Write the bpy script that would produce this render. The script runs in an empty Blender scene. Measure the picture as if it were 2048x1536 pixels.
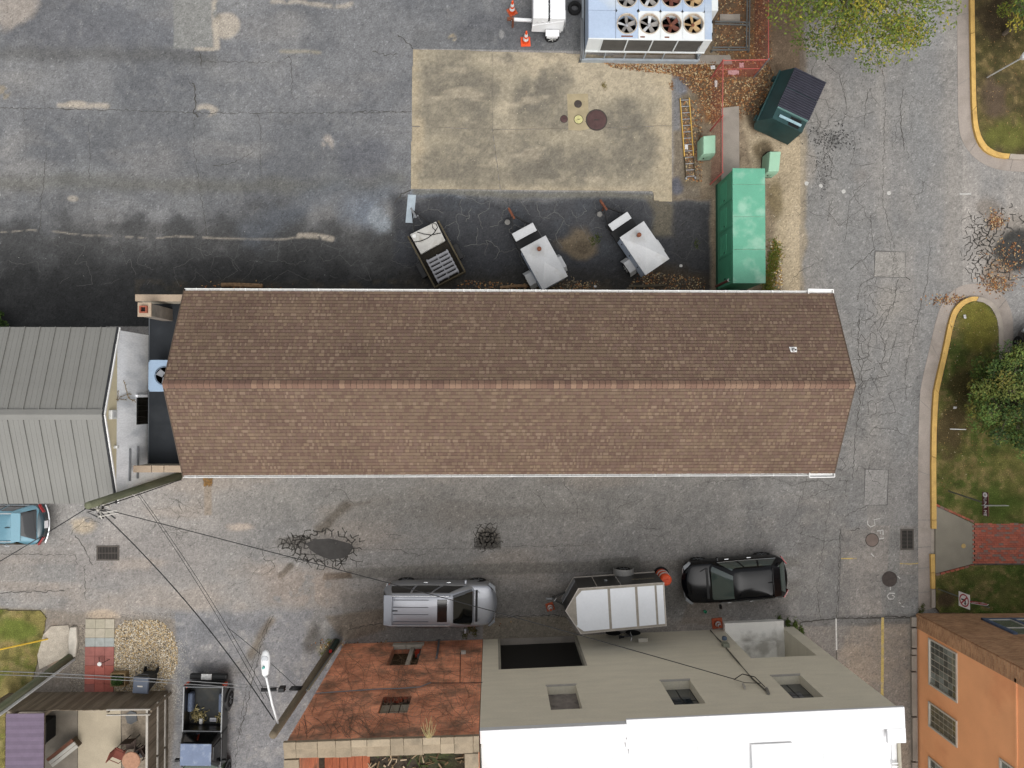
import bpy, math, random
import numpy as np
from mathutils import Matrix, Vector
random.seed(7); RNG = np.random.default_rng(7)
scene = bpy.context.scene
COL = scene.collection
# ------------------------------------------------------------------ camera (near-vertical aerial view)
F, HC, CX, CY, NX, NY = 1422.0, 32.3, 1024.0, 768.0, 985.0, 788.0   # focal length in pixels of the 2048 photo, height, principal point, nadir
_n = np.array([(NX-CX)/F, -(NY-CY)/F, -1.0]); _n /= np.linalg.norm(_n)
_Z = -_n; _X = np.array([1., 0, 0])-_Z[0]*_Z; _X /= np.linalg.norm(_X); _Y = np.cross(_Z, _X)
RM = np.stack([_X, _Y, _Z], 1)
cam_d = bpy.data.cameras.new('camera'); cam = bpy.data.objects.new('camera', cam_d); COL.objects.link(cam)
cam_d.sensor_width = 36; cam_d.lens = F/2048*36; cam_d.clip_end = 2000
cam.matrix_world = Matrix.Translation((0, 0, HC)) @ Matrix(RM.T.tolist()).to_4x4()
scene.camera = cam
# ------------------------------------------------------------------ bright overcast sky and soft sun
SUN_DIR = Vector((0.12, -0.52, 0.86)).normalized()
world = bpy.data.worlds.new('World'); scene.world = world; world.use_nodes = True
wn = world.node_tree; wn.nodes.clear()
sky = wn.nodes.new('ShaderNodeTexSky'); sky.sky_type = 'NISHITA'; sky.sun_disc = False
sky.sun_elevation = math.asin(SUN_DIR.z); sky.sun_rotation = math.atan2(SUN_DIR.x, SUN_DIR.y)
sky.dust_density = 6.0; sky.air_density = 1.2; sky.ozone_density = 1.0
hsv = wn.nodes.new('ShaderNodeHueSaturation'); hsv.inputs['Saturation'].default_value = 0.15
bg = wn.nodes.new('ShaderNodeBackground'); bg.inputs['Strength'].default_value = 0.15
wo = wn.nodes.new('ShaderNodeOutputWorld')
wn.links.new(sky.outputs[0], hsv.inputs['Color']); wn.links.new(hsv.outputs[0], bg.inputs[0]); wn.links.new(bg.outputs[0], wo.inputs[0])
sun_d = bpy.data.lights.new('sun', 'SUN'); sun_d.energy = 0.65; sun_d.angle = math.radians(75); sun_d.color = (1, .965, .92)
sun = bpy.data.objects.new('sun', sun_d); COL.objects.link(sun)
sun.rotation_euler = SUN_DIR.to_track_quat('Z', 'Y').to_euler()
vs = scene.view_settings; vs.view_transform = 'Standard'; vs.look = 'None'; vs.gamma = 1; vs.use_curve_mapping = False
vs.exposure = 0.58
scene.cycles.use_denoising = True
scene.cycles.max_bounces = 5; scene.cycles.diffuse_bounces = 3; scene.cycles.glossy_bounces = 3; scene.cycles.transparent_max_bounces = 10
# ------------------------------------------------------------------ helpers
def P(x, y, h=0.):
    """world point seen at photo pixel (x, y) when it lies h metres above the ground"""
    d = RM.T @ np.array([(x-CX)/F, -(y-CY)/F, -1.0])
    t = (h-HC)/d[2]
    return Vector((d[0]*t, d[1]*t, h))
def PX(X, Y, Z):
    w = np.stack([np.asarray(X, float), np.asarray(Y, float), np.asarray(Z, float)-HC+0*np.asarray(X, float)], 0)
    c = np.tensordot(RM, w, axes=(1, 0))
    return CX+F*c[0]/-c[2], CY-F*c[1]/-c[2]
def lin(u):
    u /= 255.0
    return u/12.92 if u <= .04045 else ((u+.055)/1.055)**2.4
K = 1.42                                            # photo exposure: what a surface shows, over its base colour
def C(r, g, b): return (lin(r)/K, lin(g)/K, lin(b)/K)
MATS = {}
def pm(name, col=None, rough=.8, metal=0., var=.12, scale=2.5, fine=40., fvar=.08, bump=.15, spec=.3, attr=False, alpha=1., coat=0., stretch=None, stain=None, stain_amt=.5, stain_scale=1.2):
    """procedural material: base colour (or a colour attribute) x two octaves of noise, optional stains, bump"""
    if name in MATS: return MATS[name]
    m = bpy.data.materials.new(name); MATS[name] = m; m.use_nodes = True
    nt = m.node_tree; N = nt.nodes; L = nt.links
    b = N['Principled BSDF']; b.inputs['Roughness'].default_value = rough; b.inputs['Metallic'].default_value = metal
    b.inputs['Specular IOR Level'].default_value = spec; b.inputs['Coat Weight'].default_value = coat; b.inputs['Coat Roughness'].default_value = .06
    b.inputs['Alpha'].default_value = alpha
    tc = N.new('ShaderNodeTexCoord'); vec = tc.outputs['Object']
    if stretch:
        mp = N.new('ShaderNodeMapping'); mp.inputs['Scale'].default_value = stretch; L.new(vec, mp.inputs[0]); vec = mp.outputs[0]
    def noise(s, det=3):
        n = N.new('ShaderNodeTexNoise'); n.inputs['Scale'].default_value = s; n.inputs['Detail'].default_value = det; L.new(vec, n.inputs['Vector']); return n
    def mrange(src, lo, hi, a=.3, z=.7):
        r = N.new('ShaderNodeMapRange'); r.inputs[1].default_value = a; r.inputs[2].default_value = z; r.inputs[3].default_value = lo; r.inputs[4].default_value = hi
        L.new(src, r.inputs[0]); return r.outputs[0]
    n1 = noise(scale, 4); n2 = noise(fine, 2)
    f1 = mrange(n1.outputs[0], 1-var, 1+var); f2 = mrange(n2.outputs[0], 1-fvar, 1+fvar)
    mu = N.new('ShaderNodeMath'); mu.operation = 'MULTIPLY'; L.new(f1, mu.inputs[0]); L.new(f2, mu.inputs[1])
    if attr:
        at = N.new('ShaderNodeAttribute'); at.attribute_name = 'Col'; csrc = at.outputs['Color']
    else:
        rg = N.new('ShaderNodeRGB'); rg.outputs[0].default_value = (*col, 1); csrc = rg.outputs[0]
    if stain:
        n3 = noise(stain_scale, 6); s = mrange(n3.outputs[0], 0, stain_amt, .52, .68)
        mx = N.new('ShaderNodeMix'); mx.data_type = 'RGBA'; L.new(s, mx.inputs[0]); L.new(csrc, mx.inputs[6]); mx.inputs[7].default_value = (*stain, 1); csrc = mx.outputs[2]
    vm = N.new('ShaderNodeVectorMath'); vm.operation = 'SCALE'; L.new(csrc, vm.inputs[0]); L.new(mu.outputs[0], vm.inputs['Scale'])
    L.new(vm.outputs[0], b.inputs['Base Color'])
    if bump:
        bp = N.new('ShaderNodeBump'); bp.inputs['Strength'].default_value = bump; bp.inputs['Distance'].default_value = .01
        L.new(n2.outputs[0], bp.inputs['Height']); L.new(bp.outputs[0], b.inputs['Normal'])
    return m
def brick_mat(name, c1, c2, mortar, ax='XZ', bw=.21, bh=.075, stain=None, bias=0., var=.25):
    if name in MATS: return MATS[name]
    m = bpy.data.materials.new(name); MATS[name] = m; m.use_nodes = True
    nt = m.node_tree; N = nt.nodes; L = nt.links; b = N['Principled BSDF']; b.inputs['Roughness'].default_value = .9; b.inputs['Specular IOR Level'].default_value = .2
    tc = N.new('ShaderNodeTexCoord'); sp = N.new('ShaderNodeSeparateXYZ'); L.new(tc.outputs['Object'], sp.inputs[0])
    cb = N.new('ShaderNodeCombineXYZ'); L.new(sp.outputs['XYZ'.index(ax[0])], cb.inputs[0]); L.new(sp.outputs['XYZ'.index(ax[1])], cb.inputs[1])
    br = N.new('ShaderNodeTexBrick'); L.new(cb.outputs[0], br.inputs['Vector']); br.inputs['Scale'].default_value = 1
    br.inputs['Color1'].default_value = (*c1, 1); br.inputs['Color2'].default_value = (*c2, 1); br.inputs['Mortar'].default_value = (*mortar, 1)
    br.inputs['Mortar Size'].default_value = .007; br.inputs['Brick Width'].default_value = bw; br.inputs['Row Height'].default_value = bh; br.inputs['Bias'].default_value = bias
    n = N.new('ShaderNodeTexNoise'); n.inputs['Scale'].default_value = 1.3; n.inputs['Detail'].default_value = 6; L.new(tc.outputs['Object'], n.inputs['Vector'])
    r = N.new('ShaderNodeMapRange'); r.inputs[1].default_value = .3; r.inputs[2].default_value = .7; r.inputs[3].default_value = 1-var; r.inputs[4].default_value = 1+var; L.new(n.outputs[0], r.inputs[0])
    src = br.outputs['Color']
    if stain:
        n3 = N.new('ShaderNodeTexNoise'); n3.inputs['Scale'].default_value = 1.1; n3.inputs['Detail'].default_value = 9; n3.inputs['Roughness'].default_value = .68; L.new(tc.outputs['Object'], n3.inputs['Vector'])
        r3 = N.new('ShaderNodeMapRange'); r3.inputs[1].default_value = .47; r3.inputs[2].default_value = .66; r3.inputs[4].default_value = .88; L.new(n3.outputs[0], r3.inputs[0])
        mx = N.new('ShaderNodeMix'); mx.data_type = 'RGBA'; L.new(r3.outputs[0], mx.inputs[0]); L.new(src, mx.inputs[6]); mx.inputs[7].default_value = (*stain, 1); src = mx.outputs[2]
    vm = N.new('ShaderNodeVectorMath'); vm.operation = 'SCALE'; L.new(src, vm.inputs[0]); L.new(r.outputs[0], vm.inputs['Scale']); L.new(vm.outputs[0], b.inputs['Base Color'])
    bp = N.new('ShaderNodeBump'); bp.inputs['Strength'].default_value = .5; bp.inputs['Distance'].default_value = .006; bp.invert = True; L.new(br.outputs['Fac'], bp.inputs['Height']); L.new(bp.outputs[0], b.inputs['Normal'])
    return m
def glass_mat(name, col, rough=.06):
    if name in MATS: return MATS[name]
    m = pm(name, col, rough=rough, var=.05, fvar=.02, bump=0, spec=.7, coat=.6); return m
class G:
    """collects shapes, then links them as ONE mesh object"""
    def __init__(s): s.v = []; s.f = []; s.c = []; s.col = None
    def add(s, vs, fs, col=None):
        o = len(s.v); s.v.extend([tuple(p) for p in vs]); s.f.extend([tuple(i+o for i in f) for f in fs]); s.c.extend([col or s.col]*len(fs)); return s
    def hexa(s, p, col=None): return s.add(p, [(3, 2, 1, 0), (4, 5, 6, 7), (0, 1, 5, 4), (1, 2, 6, 5), (2, 3, 7, 6), (3, 0, 4, 7)], col)
    def box(s, cx, cy, cz, sx, sy, sz, rz=0., col=None):
        c, n = math.cos(rz), math.sin(rz); q = []
        for z in (-.5, .5):
            for x, y in ((-.5, -.5), (.5, -.5), (.5, .5), (-.5, .5)):
                X, Y = x*sx, y*sy; q.append((cx+X*c-Y*n, cy+X*n+Y*c, cz+z*sz))
        return s.hexa(q, col)
    def prism(s, poly, z0, z1, col=None):
        a = sum(poly[i][0]*poly[(i+1) % len(poly)][1]-poly[(i+1) % len(poly)][0]*poly[i][1] for i in range(len(poly)))
        if a < 0: poly = poly[::-1]
        n = len(poly); vs = [(p[0], p[1], z0) for p in poly]+[(p[0], p[1], z1) for p in poly]
        return s.add(vs, [tuple(range(n-1, -1, -1)), tuple(range(n, 2*n))]+[(i, (i+1) % n, n+(i+1) % n, n+i) for i in range(n)], col)
    def bar(s, a, b, w, h, col=None):
        """square bar from a to b, w wide (level), h deep"""
        a, b = Vector(a), Vector(b); d = (b-a).normalized(); u = d.cross(Vector((0, 0, 1)))
        u = Vector((1, 0, 0)) if u.length < 1e-4 else u.normalized(); v = u.cross(d)
        q = []
        for p in (a, b):
            q += [p-u*w/2-v*h/2, p+u*w/2-v*h/2, p+u*w/2+v*h/2, p-u*w/2+v*h/2]
        return s.hexa(q, col)
    def cyl(s, a, b, r0, r1=None, n=12, col=None, cap=True):
        r1 = r0 if r1 is None else r1; a, b = Vector(a), Vector(b); d = (b-a).normalized()
        u = d.cross(Vector((0, 0, 1))); u = Vector((1, 0, 0)) if u.length < 1e-4 else u.normalized(); v = d.cross(u); vs = []
        for p, r in ((a, r0), (b, r1)):
            for i in range(n):
                t = 2*math.pi*i/n; vs.append(p+u*(r*math.cos(t))+v*(r*math.sin(t)))
        fs = [(i, (i+1) % n, n+(i+1) % n, n+i) for i in range(n)]
        if cap: fs += [tuple(range(n-1, -1, -1)), tuple(range(n, 2*n))]
        return s.add(vs, fs, col)
    def tube(s, pts, r, n=6, r1=None, col=None):
        pts = [Vector(p) for p in pts]; m = len(pts); vs = []; fs = []
        for k, p in enumerate(pts):
            d = (pts[min(k+1, m-1)]-pts[max(k-1, 0)]).normalized(); u = d.cross(Vector((0, 0, 1)))
            u = Vector((1, 0, 0)) if u.length < 1e-3 else u.normalized(); w = d.cross(u)
            rr = r if r1 is None else r+(r1-r)*k/(m-1)
            vs += [p+u*(rr*math.cos(2*math.pi*i/n))+w*(rr*math.sin(2*math.pi*i/n)) for i in range(n)]
        for k in range(m-1): fs += [(k*n+i, k*n+(i+1) % n, (k+1)*n+(i+1) % n, (k+1)*n+i) for i in range(n)]
        fs += [tuple(range(n-1, -1, -1)), tuple((m-1)*n+i for i in range(n))]
        return s.add(vs, fs, col)
    def lathe(s, prof, c=(0, 0, 0), n=20, col=None, axis='Z', cap=True):
        vs = []; fs = []; m = len(prof)
        for r, z in prof:
            for i in range(n):
                t = 2*math.pi*i/n; a, b = r*math.cos(t), r*math.sin(t)
                vs.append((c[0]+a, c[1]+b, c[2]+z) if axis == 'Z' else ((c[0]+a, c[1]+z, c[2]+b) if axis == 'Y' else (c[0]+z, c[1]+a, c[2]+b)))
        for k in range(m-1): fs += [(k*n+i, k*n+(i+1) % n, (k+1)*n+(i+1) % n, (k+1)*n+i) for i in range(n)]
        if cap and prof[0][0] > 1e-6: fs.append(tuple(range(n-1, -1, -1)))
        if cap and prof[-1][0] > 1e-6: fs.append(tuple((m-1)*n+i for i in range(n)))
        return s.add(vs, fs, col)
    def quad(s, a, b, c, d, col=None): return s.add([a, b, c, d], [(0, 1, 2, 3)], col)
    def patch(s, fn, nu, nv, col=None):
        vs = [fn(i/nu, j/nv) for j in range(nv+1) for i in range(nu+1)]; w = nu+1
        return s.add(vs, [(j*w+i, j*w+i+1, (j+1)*w+i+1, (j+1)*w+i) for j in range(nv) for i in range(nu)], col)
    def mesh(s, name):
        me = bpy.data.meshes.new(name); me.from_pydata(s.v, [], s.f); me.validate()
        if any(c is not None for c in s.c) and len(me.polygons) == len(s.c):
            at = me.color_attributes.new('Col', 'FLOAT_COLOR', 'CORNER'); arr = np.ones((len(me.loops), 4), np.float32)
            tot = np.empty(len(me.polygons), np.int32); me.polygons.foreach_get('loop_total', tot)
            arr[:, :3] = np.repeat(np.array([c or (.5, .5, .5) for c in s.c], np.float32), tot, 0); at.data.foreach_set('color', arr.ravel())
        return me
    def o(s, name, mat, parent=None, smooth=False, bevel=0, sub=0, kind=None, loc=None, seg=2):
        me = s.mesh(name); me.materials.append(mat)
        if smooth: me.polygons.foreach_set('use_smooth', [True]*len(me.polygons))
        ob = bpy.data.objects.new(name, me); COL.objects.link(ob)
        if parent: ob.parent = parent
        if loc: ob.location = loc
        if bevel:
            b = ob.modifiers.new('bevel', 'BEVEL'); b.width = bevel; b.segments = seg; b.limit_method = 'ANGLE'
        if sub:
            u = ob.modifiers.new('sub', 'SUBSURF'); u.levels = u.render_levels = sub
        if kind: ob['kind'] = kind
        return ob
def tag(o, label=None, cat=None, group=None, kind=None):
    if label: o['label'] = label
    if cat: o['category'] = cat
    if group: o['group'] = group
    if kind: o['kind'] = kind
    return o
def T(name, label=None, cat=None, loc=(0, 0, 0), rz=0., group=None, kind=None):
    e = bpy.data.objects.new(name, None); COL.objects.link(e); e.location = loc; e.rotation_euler = (0, 0, rz); e.empty_display_size = .2
    return tag(e, label, cat, group, kind)
def clone(o, parent=None):
    c = o.copy(); COL.objects.link(c); c.parent = parent
    for ch in list(o.children): clone(ch, c)
    return c
def inst(me, name, parent, mw=None, loc=None, rz=0.):
    ob = bpy.data.objects.new(name, me); COL.objects.link(ob); ob.parent = parent
    if mw is not None: ob.matrix_local = mw
    elif loc is not None: ob.location = loc; ob.rotation_euler = (0, 0, rz)
    return ob
def poly(pts, h=0.): return [P(x, y, h) for x, y in pts]
def U(a, b): return random.uniform(a, b)
# ================================================================== GROUND: one sheet to the horizon, worn and stained by a painted colour attribute
def _hash(ix, iy, seed):
    h = (ix.astype(np.int64)*374761393 + iy.astype(np.int64)*668265263 + seed*974634777) & 0x7fffffff
    h = ((h ^ (h >> 13))*1274126177) & 0x7fffffff
    return ((h ^ (h >> 16)) & 0xffff)/65535.0
def vnoise(x, y, seed=0):
    ix, iy = np.floor(x), np.floor(y); fx, fy = x-ix, y-iy; fx = fx*fx*(3-2*fx); fy = fy*fy*(3-2*fy)
    a, b, c, d = _hash(ix, iy, seed), _hash(ix+1, iy, seed), _hash(ix, iy+1, seed), _hash(ix+1, iy+1, seed)
    return (a*(1-fx)+b*fx)*(1-fy)+(c*(1-fx)+d*fx)*fy
def fbm(x, y, s, o=4, seed=0, rough=.5):
    t = np.zeros_like(x); a = 1.; w = 0.
    for k in range(o): t += a*vnoise(x/s*2**k+17.3*k, y/s*2**k-9.1*k, seed+k); w += a; a *= rough
    return t/w
def sm(x, a, b):
    t = np.clip((x-a)/(b-a), 0, 1); return t*t*(3-2*t)
RES = .055
gx = np.arange(-24, 26.6, RES); gy = np.arange(-19, 20.2, RES)
far = np.array([30., 45, 80, 150, 300, 600])
GXs = np.concatenate([-far[::-1], gx, far]); GYs = np.concatenate([-far[::-1], gy, far])
GX, GY = np.meshgrid(GXs, GYs)
cx_, cy_ = np.clip(GX, -24, 26.6), np.clip(GY, -19, 20.2)
QX, QY = PX(cx_, cy_, 0.0)
WARP1 = fbm(QX, QY, 60, 4, 3)-.5; WARP2 = fbm(QX, QY, 60, 4, 11)-.5
FINE = fbm(QX, QY, 7, 2, 21)-.5; SPECK = RNG.random(GX.shape)-.5; SPECK2 = fbm(QX, QY, 3.2, 2, 23)-.5
COLR = np.zeros(GX.shape+(3,), np.float32)
def lay(mask, col): COLR[...] += (mask[..., None]*(np.array(col, np.float32)-COLR)).astype(np.float32)
def inpoly(pts, warp=0., soft=0.):
    """1 inside the polygon (photo pixels); edges ragged by warp, softened by soft"""
    x = QX+WARP1*warp*2; y = QY+WARP2*warp*2
    ins = np.zeros(x.shape, bool); n = len(pts); dmin = np.full(x.shape, 1e9) if soft else None
    for i in range(n):
        x1, y1 = pts[i]; x2, y2 = pts[(i+1) % n]
        if y1 != y2: ins ^= ((y1 > y) != (y2 > y)) & (x < (x2-x1)*(y-y1)/(y2-y1)+x1)
        if soft:
            dx, dy = x2-x1, y2-y1; t = np.clip(((x-x1)*dx+(y-y1)*dy)/(dx*dx+dy*dy+1e-9), 0, 1)
            dmin = np.minimum(dmin, np.hypot(x-x1-t*dx, y-y1-t*dy))
    if soft: return sm(np.where(ins, dmin, -dmin), -soft, soft)
    return ins.astype(float)
def ell(cx, cy, rx, ry, soft=.5, warp=0., rot=0.):
    x = QX+WARP1*warp*2-cx; y = QY+WARP2*warp*2-cy; c, s = math.cos(rot), math.sin(rot)
    return sm(1-np.hypot((x*c+y*s)/rx, (-x*s+y*c)/ry), 0, soft)
def stroke(pts, w, soft=2., warp=0.):
    x = QX+WARP1*warp*2; y = QY+WARP2*warp*2; d = np.full(x.shape, 1e9)
    for (x1, y1), (x2, y2) in zip(pts[:-1], pts[1:]):
        dx, dy = x2-x1, y2-y1; t = np.clip(((x-x1)*dx+(y-y1)*dy)/(dx*dx+dy*dy+1e-9), 0, 1); d = np.minimum(d, np.hypot(x-x1-t*dx, y-y1-t*dy))
    return 1-sm(d, w/2-soft/2, w/2+soft/2)
def box_(x0, y0, x1, y1, warp=0., soft=0.): return inpoly([(x0, y0), (x1, y0), (x1, y1), (x0, y1)], warp, soft)
n1 = fbm(QX, QY, 160, 5, 31); n2 = fbm(QX, QY, 45, 5, 41); n3 = fbm(QX*.35, QY, 60, 5, 51); n4 = fbm(QX, QY*.3, 60, 5, 61); n5 = fbm(QX, QY, 16, 3, 71)
# -- street and alley asphalt
lay(np.ones(GX.shape), C(150, 147, 143))
lay(sm(n1, .45, .7)*.5, C(160, 154, 148)); lay(sm(n2, .5, .75)*.45, C(128, 127, 126)); lay(sm(n4, .52, .72)*.5*(QX > 1500), C(166, 159, 151)); lay(sm(n4, .5, .3)*.35*(QX > 1550), C(134, 135, 136))
alley = (QY > 940)*(QX < 1700)
lay(sm(n3, .5, .72)*.55*alley, C(165, 154, 143)); lay(sm(n3, .46, .3)*.4*alley, C(126, 124, 122))
lay(alley*ell(900, 1010, 700, 70, .7)*.4, C(132, 129, 123)); lay(alley*ell(250, 1120, 260, 90, .7, 30)*.4, C(150, 143, 138))
# -- upper-left parking lot: sealed, bluish, darker and crazed towards the building
lot = inpoly([(-300, -300), (1175, -300), (1175, 102), (826, 98), (822, 380), (1290, 384), (1420, 410), (1420, 640), (-300, 660)])
lay(lot, C(113, 115, 118))
lay(lot*sm(n1, .40, .62)*.7, C(138, 139, 141)); lay(lot*sm(fbm(QX, QY, 90, 5, 131), .5, .75)*.5, C(98, 101, 106)); lay(lot*sm(n2, .5, .7)*.3, C(108, 110, 115)); lay(lot*sm(fbm(QX, QY, 70, 5, 137), .55, .8)*.4, C(146, 148, 150)); lay(lot*sm(n3, .55, .75)*.4, C(146, 144, 142))
lay(lot*sm(fbm(QX, QY, 240, 3, 91), .5, .35)*.35, C(106, 109, 115))
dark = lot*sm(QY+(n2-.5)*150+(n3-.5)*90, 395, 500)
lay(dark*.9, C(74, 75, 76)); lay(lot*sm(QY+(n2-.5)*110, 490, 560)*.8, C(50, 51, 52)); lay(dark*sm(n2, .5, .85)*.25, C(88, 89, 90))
lay(lot*ell(330, 60, 330, 90, .8, 60)*.35, C(92, 96, 106)); lay(lot*ell(120, 60, 160, 70, .6, 60)*.5, C(96, 98, 104)); lay(lot*ell(20, 20, 55, 45, .5, 30)*.8, C(165, 157, 149))
lay(lot*ell(1010, 60, 150, 45, .6, 30)*.55, C(88, 90, 96)); lay(lot*box_(826, 60, 1170, 102, 6, 8)*.35, C(98, 100, 102))
lay(lot*ell(730, 320, 80, 70, .6, 40)*.5, C(88, 91, 100)); lay(lot*sm(n5, .62, .7)*.14*(n2 > .5)*(QY < 430), C(150, 150, 148))
lay(lot*stroke([(0, 108), (330, 112), (420, 125)], 26, 22, 14)*.5, C(88, 88, 86)); lay(lot*stroke([(0, 362), (300, 366), (640, 372), (800, 362)], 30, 26, 14)*.45, C(102, 101, 92))
# sand, bare and paint patches on the lot
bare = C(178, 170, 158)
BRK = sm(n5+(n2-.5)*.6, .27, .42)
def bl(m, col): lay(m*BRK, col)
lay(inpoly([(347, -20), (347, 97), (430, 102), (436, -20)], 2, 2)*.85, C(139, 140, 138)); lay(ell(452, 52, 30, 34, .3, 9)*.85, bare); lay(ell(437, 35, 9, 14, .7, 5)*.5, C(128, 122, 112)); bl(stroke([(432, 5), (432, 95)], 12, 8, 5)*.9, bare); bl(stroke([(392, 99), (425, 99)], 7, 5, 4)*.8, bare)
bl(stroke([(118, 210), (212, 212)], 10, 8, 8)*.8, bare); bl(ell(150, 207, 26, 9, .5, 8)*.8, bare); bl(ell(418, 216, 30, 14, .5, 10)*.8, bare)
bl(stroke([(600, 474), (632, 474), (664, 479)], 11, 6, 5)*.95, bare); bl(stroke([(360, 474), (430, 476), (600, 478)], 3.5, 3, 4)*.7, bare)
bl(stroke([(0, 466), (60, 460), (180, 470), (360, 474)], 2.5, 2, 5)*.6, bare); bl(ell(655, 290, 16, 22, .6, 6)*.7, C(176, 168, 160)); bl(ell(2, 182, 26, 17, .3, 6)*.7, C(150, 140, 122)); bl(ell(145, 398, 14, 8, .5, 5)*.6, bare)
bl(stroke([(540, 6), (700, 9)], 8, 8, 9)*.7, bare); bl(stroke([(560, 104), (640, 104)], 7, 6, 6)*.5, C(160, 152, 132)); bl(ell(907, 74, 14, 10, .6, 4)*.7, C(186, 170, 140)); bl(ell(1003, 68, 7, 12, .6, 3)*.6, C(170, 170, 170))
# efflorescent blue-white wash near the pad corner
lay(ell(735, 420, 70, 58, .8, 40)*.85, C(122, 130, 142)); lay(stroke([(500, 465), (560, 430), (620, 395), (690, 380), (780, 385)], 44, 46, 24)*.6, C(104, 110, 119)); lay(ell(760, 440, 34, 34, .7, 22)*.7, C(160, 168, 176)); lay(stroke([(825, 388), (925, 391)], 12, 10, 5)*.7, C(122, 132, 146))
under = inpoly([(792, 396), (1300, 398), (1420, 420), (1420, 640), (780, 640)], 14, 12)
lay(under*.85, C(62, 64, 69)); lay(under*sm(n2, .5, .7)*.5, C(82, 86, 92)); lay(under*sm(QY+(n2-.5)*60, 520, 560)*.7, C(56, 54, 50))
lay(ell(1160, 487, 52, 40, .45, 22), C(112, 101, 85)); lay(ell(1165, 490, 28, 18, .6, 16)*.6, C(78, 70, 58)); lay(stroke([(830, 385), (1300, 392)], 11, 8, 6)*.7, C(120, 118, 108)); lay(inpoly([(1285, 388), (1345, 404), (1345, 470), (1310, 470), (1300, 420)], 10, 8)*.8, C(112, 106, 92))
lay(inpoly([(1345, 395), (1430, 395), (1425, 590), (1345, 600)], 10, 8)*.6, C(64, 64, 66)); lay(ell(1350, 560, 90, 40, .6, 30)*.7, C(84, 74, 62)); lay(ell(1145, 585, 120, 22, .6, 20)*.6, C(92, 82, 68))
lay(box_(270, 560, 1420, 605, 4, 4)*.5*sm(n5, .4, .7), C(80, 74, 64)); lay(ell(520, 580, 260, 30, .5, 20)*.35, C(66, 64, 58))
# -- right of the pad: soil, leaf mould, sand shoulder
soil = inpoly([(1345, 125), (1240, 128), (1200, 120), (1420, 60), (1420, -80), (1600, -80), (1612, 210), (1606, 590), (1420, 600), (1420, 400), (1345, 400)], 8, 6)
lay(soil, C(139, 124, 104)); lay(soil*sm(n2, .45, .65)*.6, C(108, 94, 78)); lay(soil*sm(n5, .5, .7)*.35, C(168, 152, 128))
lay(inpoly([(1345, 130), (1402, 130), (1402, 395), (1345, 400)], 6, 5)*.7, C(120, 112, 100)); lay(ell(1360, 170, 18, 30, .5, 9)*.8, C(110, 114, 124)); lay(box_(1345, 160, 1360, 260, 4, 4)*.7, C(124, 126, 130)); lay(ell(1357, 370, 22, 26, .5, 10)*.8, C(92, 96, 108)); lay(box_(1366, 190, 1400, 370, 6, 8)*.5, C(104, 92, 72))
leafm = inpoly([(1185, 122), (1300, 128), (1430, 118), (1440, -60), (1560, -60), (1545, 130), (1520, 190), (1480, 230), (1410, 240), (1390, 190), (1340, 150), (1200, 138)], 14, 10)
lay(leafm*.75, C(104, 78, 52)); lay(leafm*sm(n5, .5, .7)*.5, C(150, 96, 50)); lay(box_(1420, -60, 1500, 95, 5, 6)*.5, C(96, 84, 70))
lay(inpoly([(1520, -60), (1610, -60), (1605, 130), (1570, 170), (1530, 130)], 12, 10)*.8, C(118, 100, 82)); lay(ell(1510, 215, 40, 60, .6, 20)*.7, C(88, 76, 58))
sand = inpoly([(1482, 215), (1500, 265), (1560, 270), (1612, 250), (1608, 580), (1570, 592), (1550, 480), (1550, 380), (1500, 320)], 10, 8)
lay(sand*.9, C(182, 166, 139)); lay(sand*sm(n2, .5, .72)*.6, C(150, 136, 114)); lay(ell(1525, 300, 28, 26, .5, 14)*.8, C(106, 92, 70)); lay(ell(1548, 400, 22, 55, .6, 14)*.8, C(120, 106, 78)); lay(ell(1590, 470, 18, 90, .6, 12)*.7, C(188, 172, 146)); lay(ell(1620, 330, 16, 60, .6, 10)*.5, C(176, 160, 140))
lay(stroke([(1640, 255), (1690, 285)], 26, 18, 18)*.45*sm(n5, .48, .6), C(60, 60, 60)); lay(ell(1648, 345, 14, 40, .6, 9)*.5*sm(n5, .45, .6), C(78, 76, 72)); lay(ell(1722, 350, 22, 22, .7, 8)*.4, C(124, 112, 100))
# -- street right: worn lanes
for xx, ww, cc in ((1770, 22, C(168, 162, 154)), (1905, 30, C(164, 158, 150)), (1700, 40, C(138, 138, 137)), (1850, 50, C(139, 141, 142)), (1630, 26, C(150, 147, 142))):
    lay(stroke([(xx, -40), (xx-8, 300), (xx+10, 640), (xx-30, 900)], ww, ww, 16)*.45*(QY < 960), cc)
lay(stroke([(1725, 260), (1800, 640), (1740, 800)], 60, 60, 40)*.3, C(132, 133, 134)); lay(ell(1780, 600, 40, 60, .7, 20)*.4, C(172, 164, 152))
lay(ell(2010, 480, 75, 90, .6, 24)*.5, C(126, 116, 104)); lay(ell(2030, 500, 50, 48, .35, 14)*.95, C(56, 56, 54)); lay(ell(1975, 410, 34, 30, .6, 14)*.5, C(112, 100, 88)); lay(ell(2000, 555, 40, 40, .5, 18)*.5, C(122, 96, 68)); lay(ell(1990, 440, 20, 20, .6, 10)*.6, C(150, 108, 74))
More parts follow.
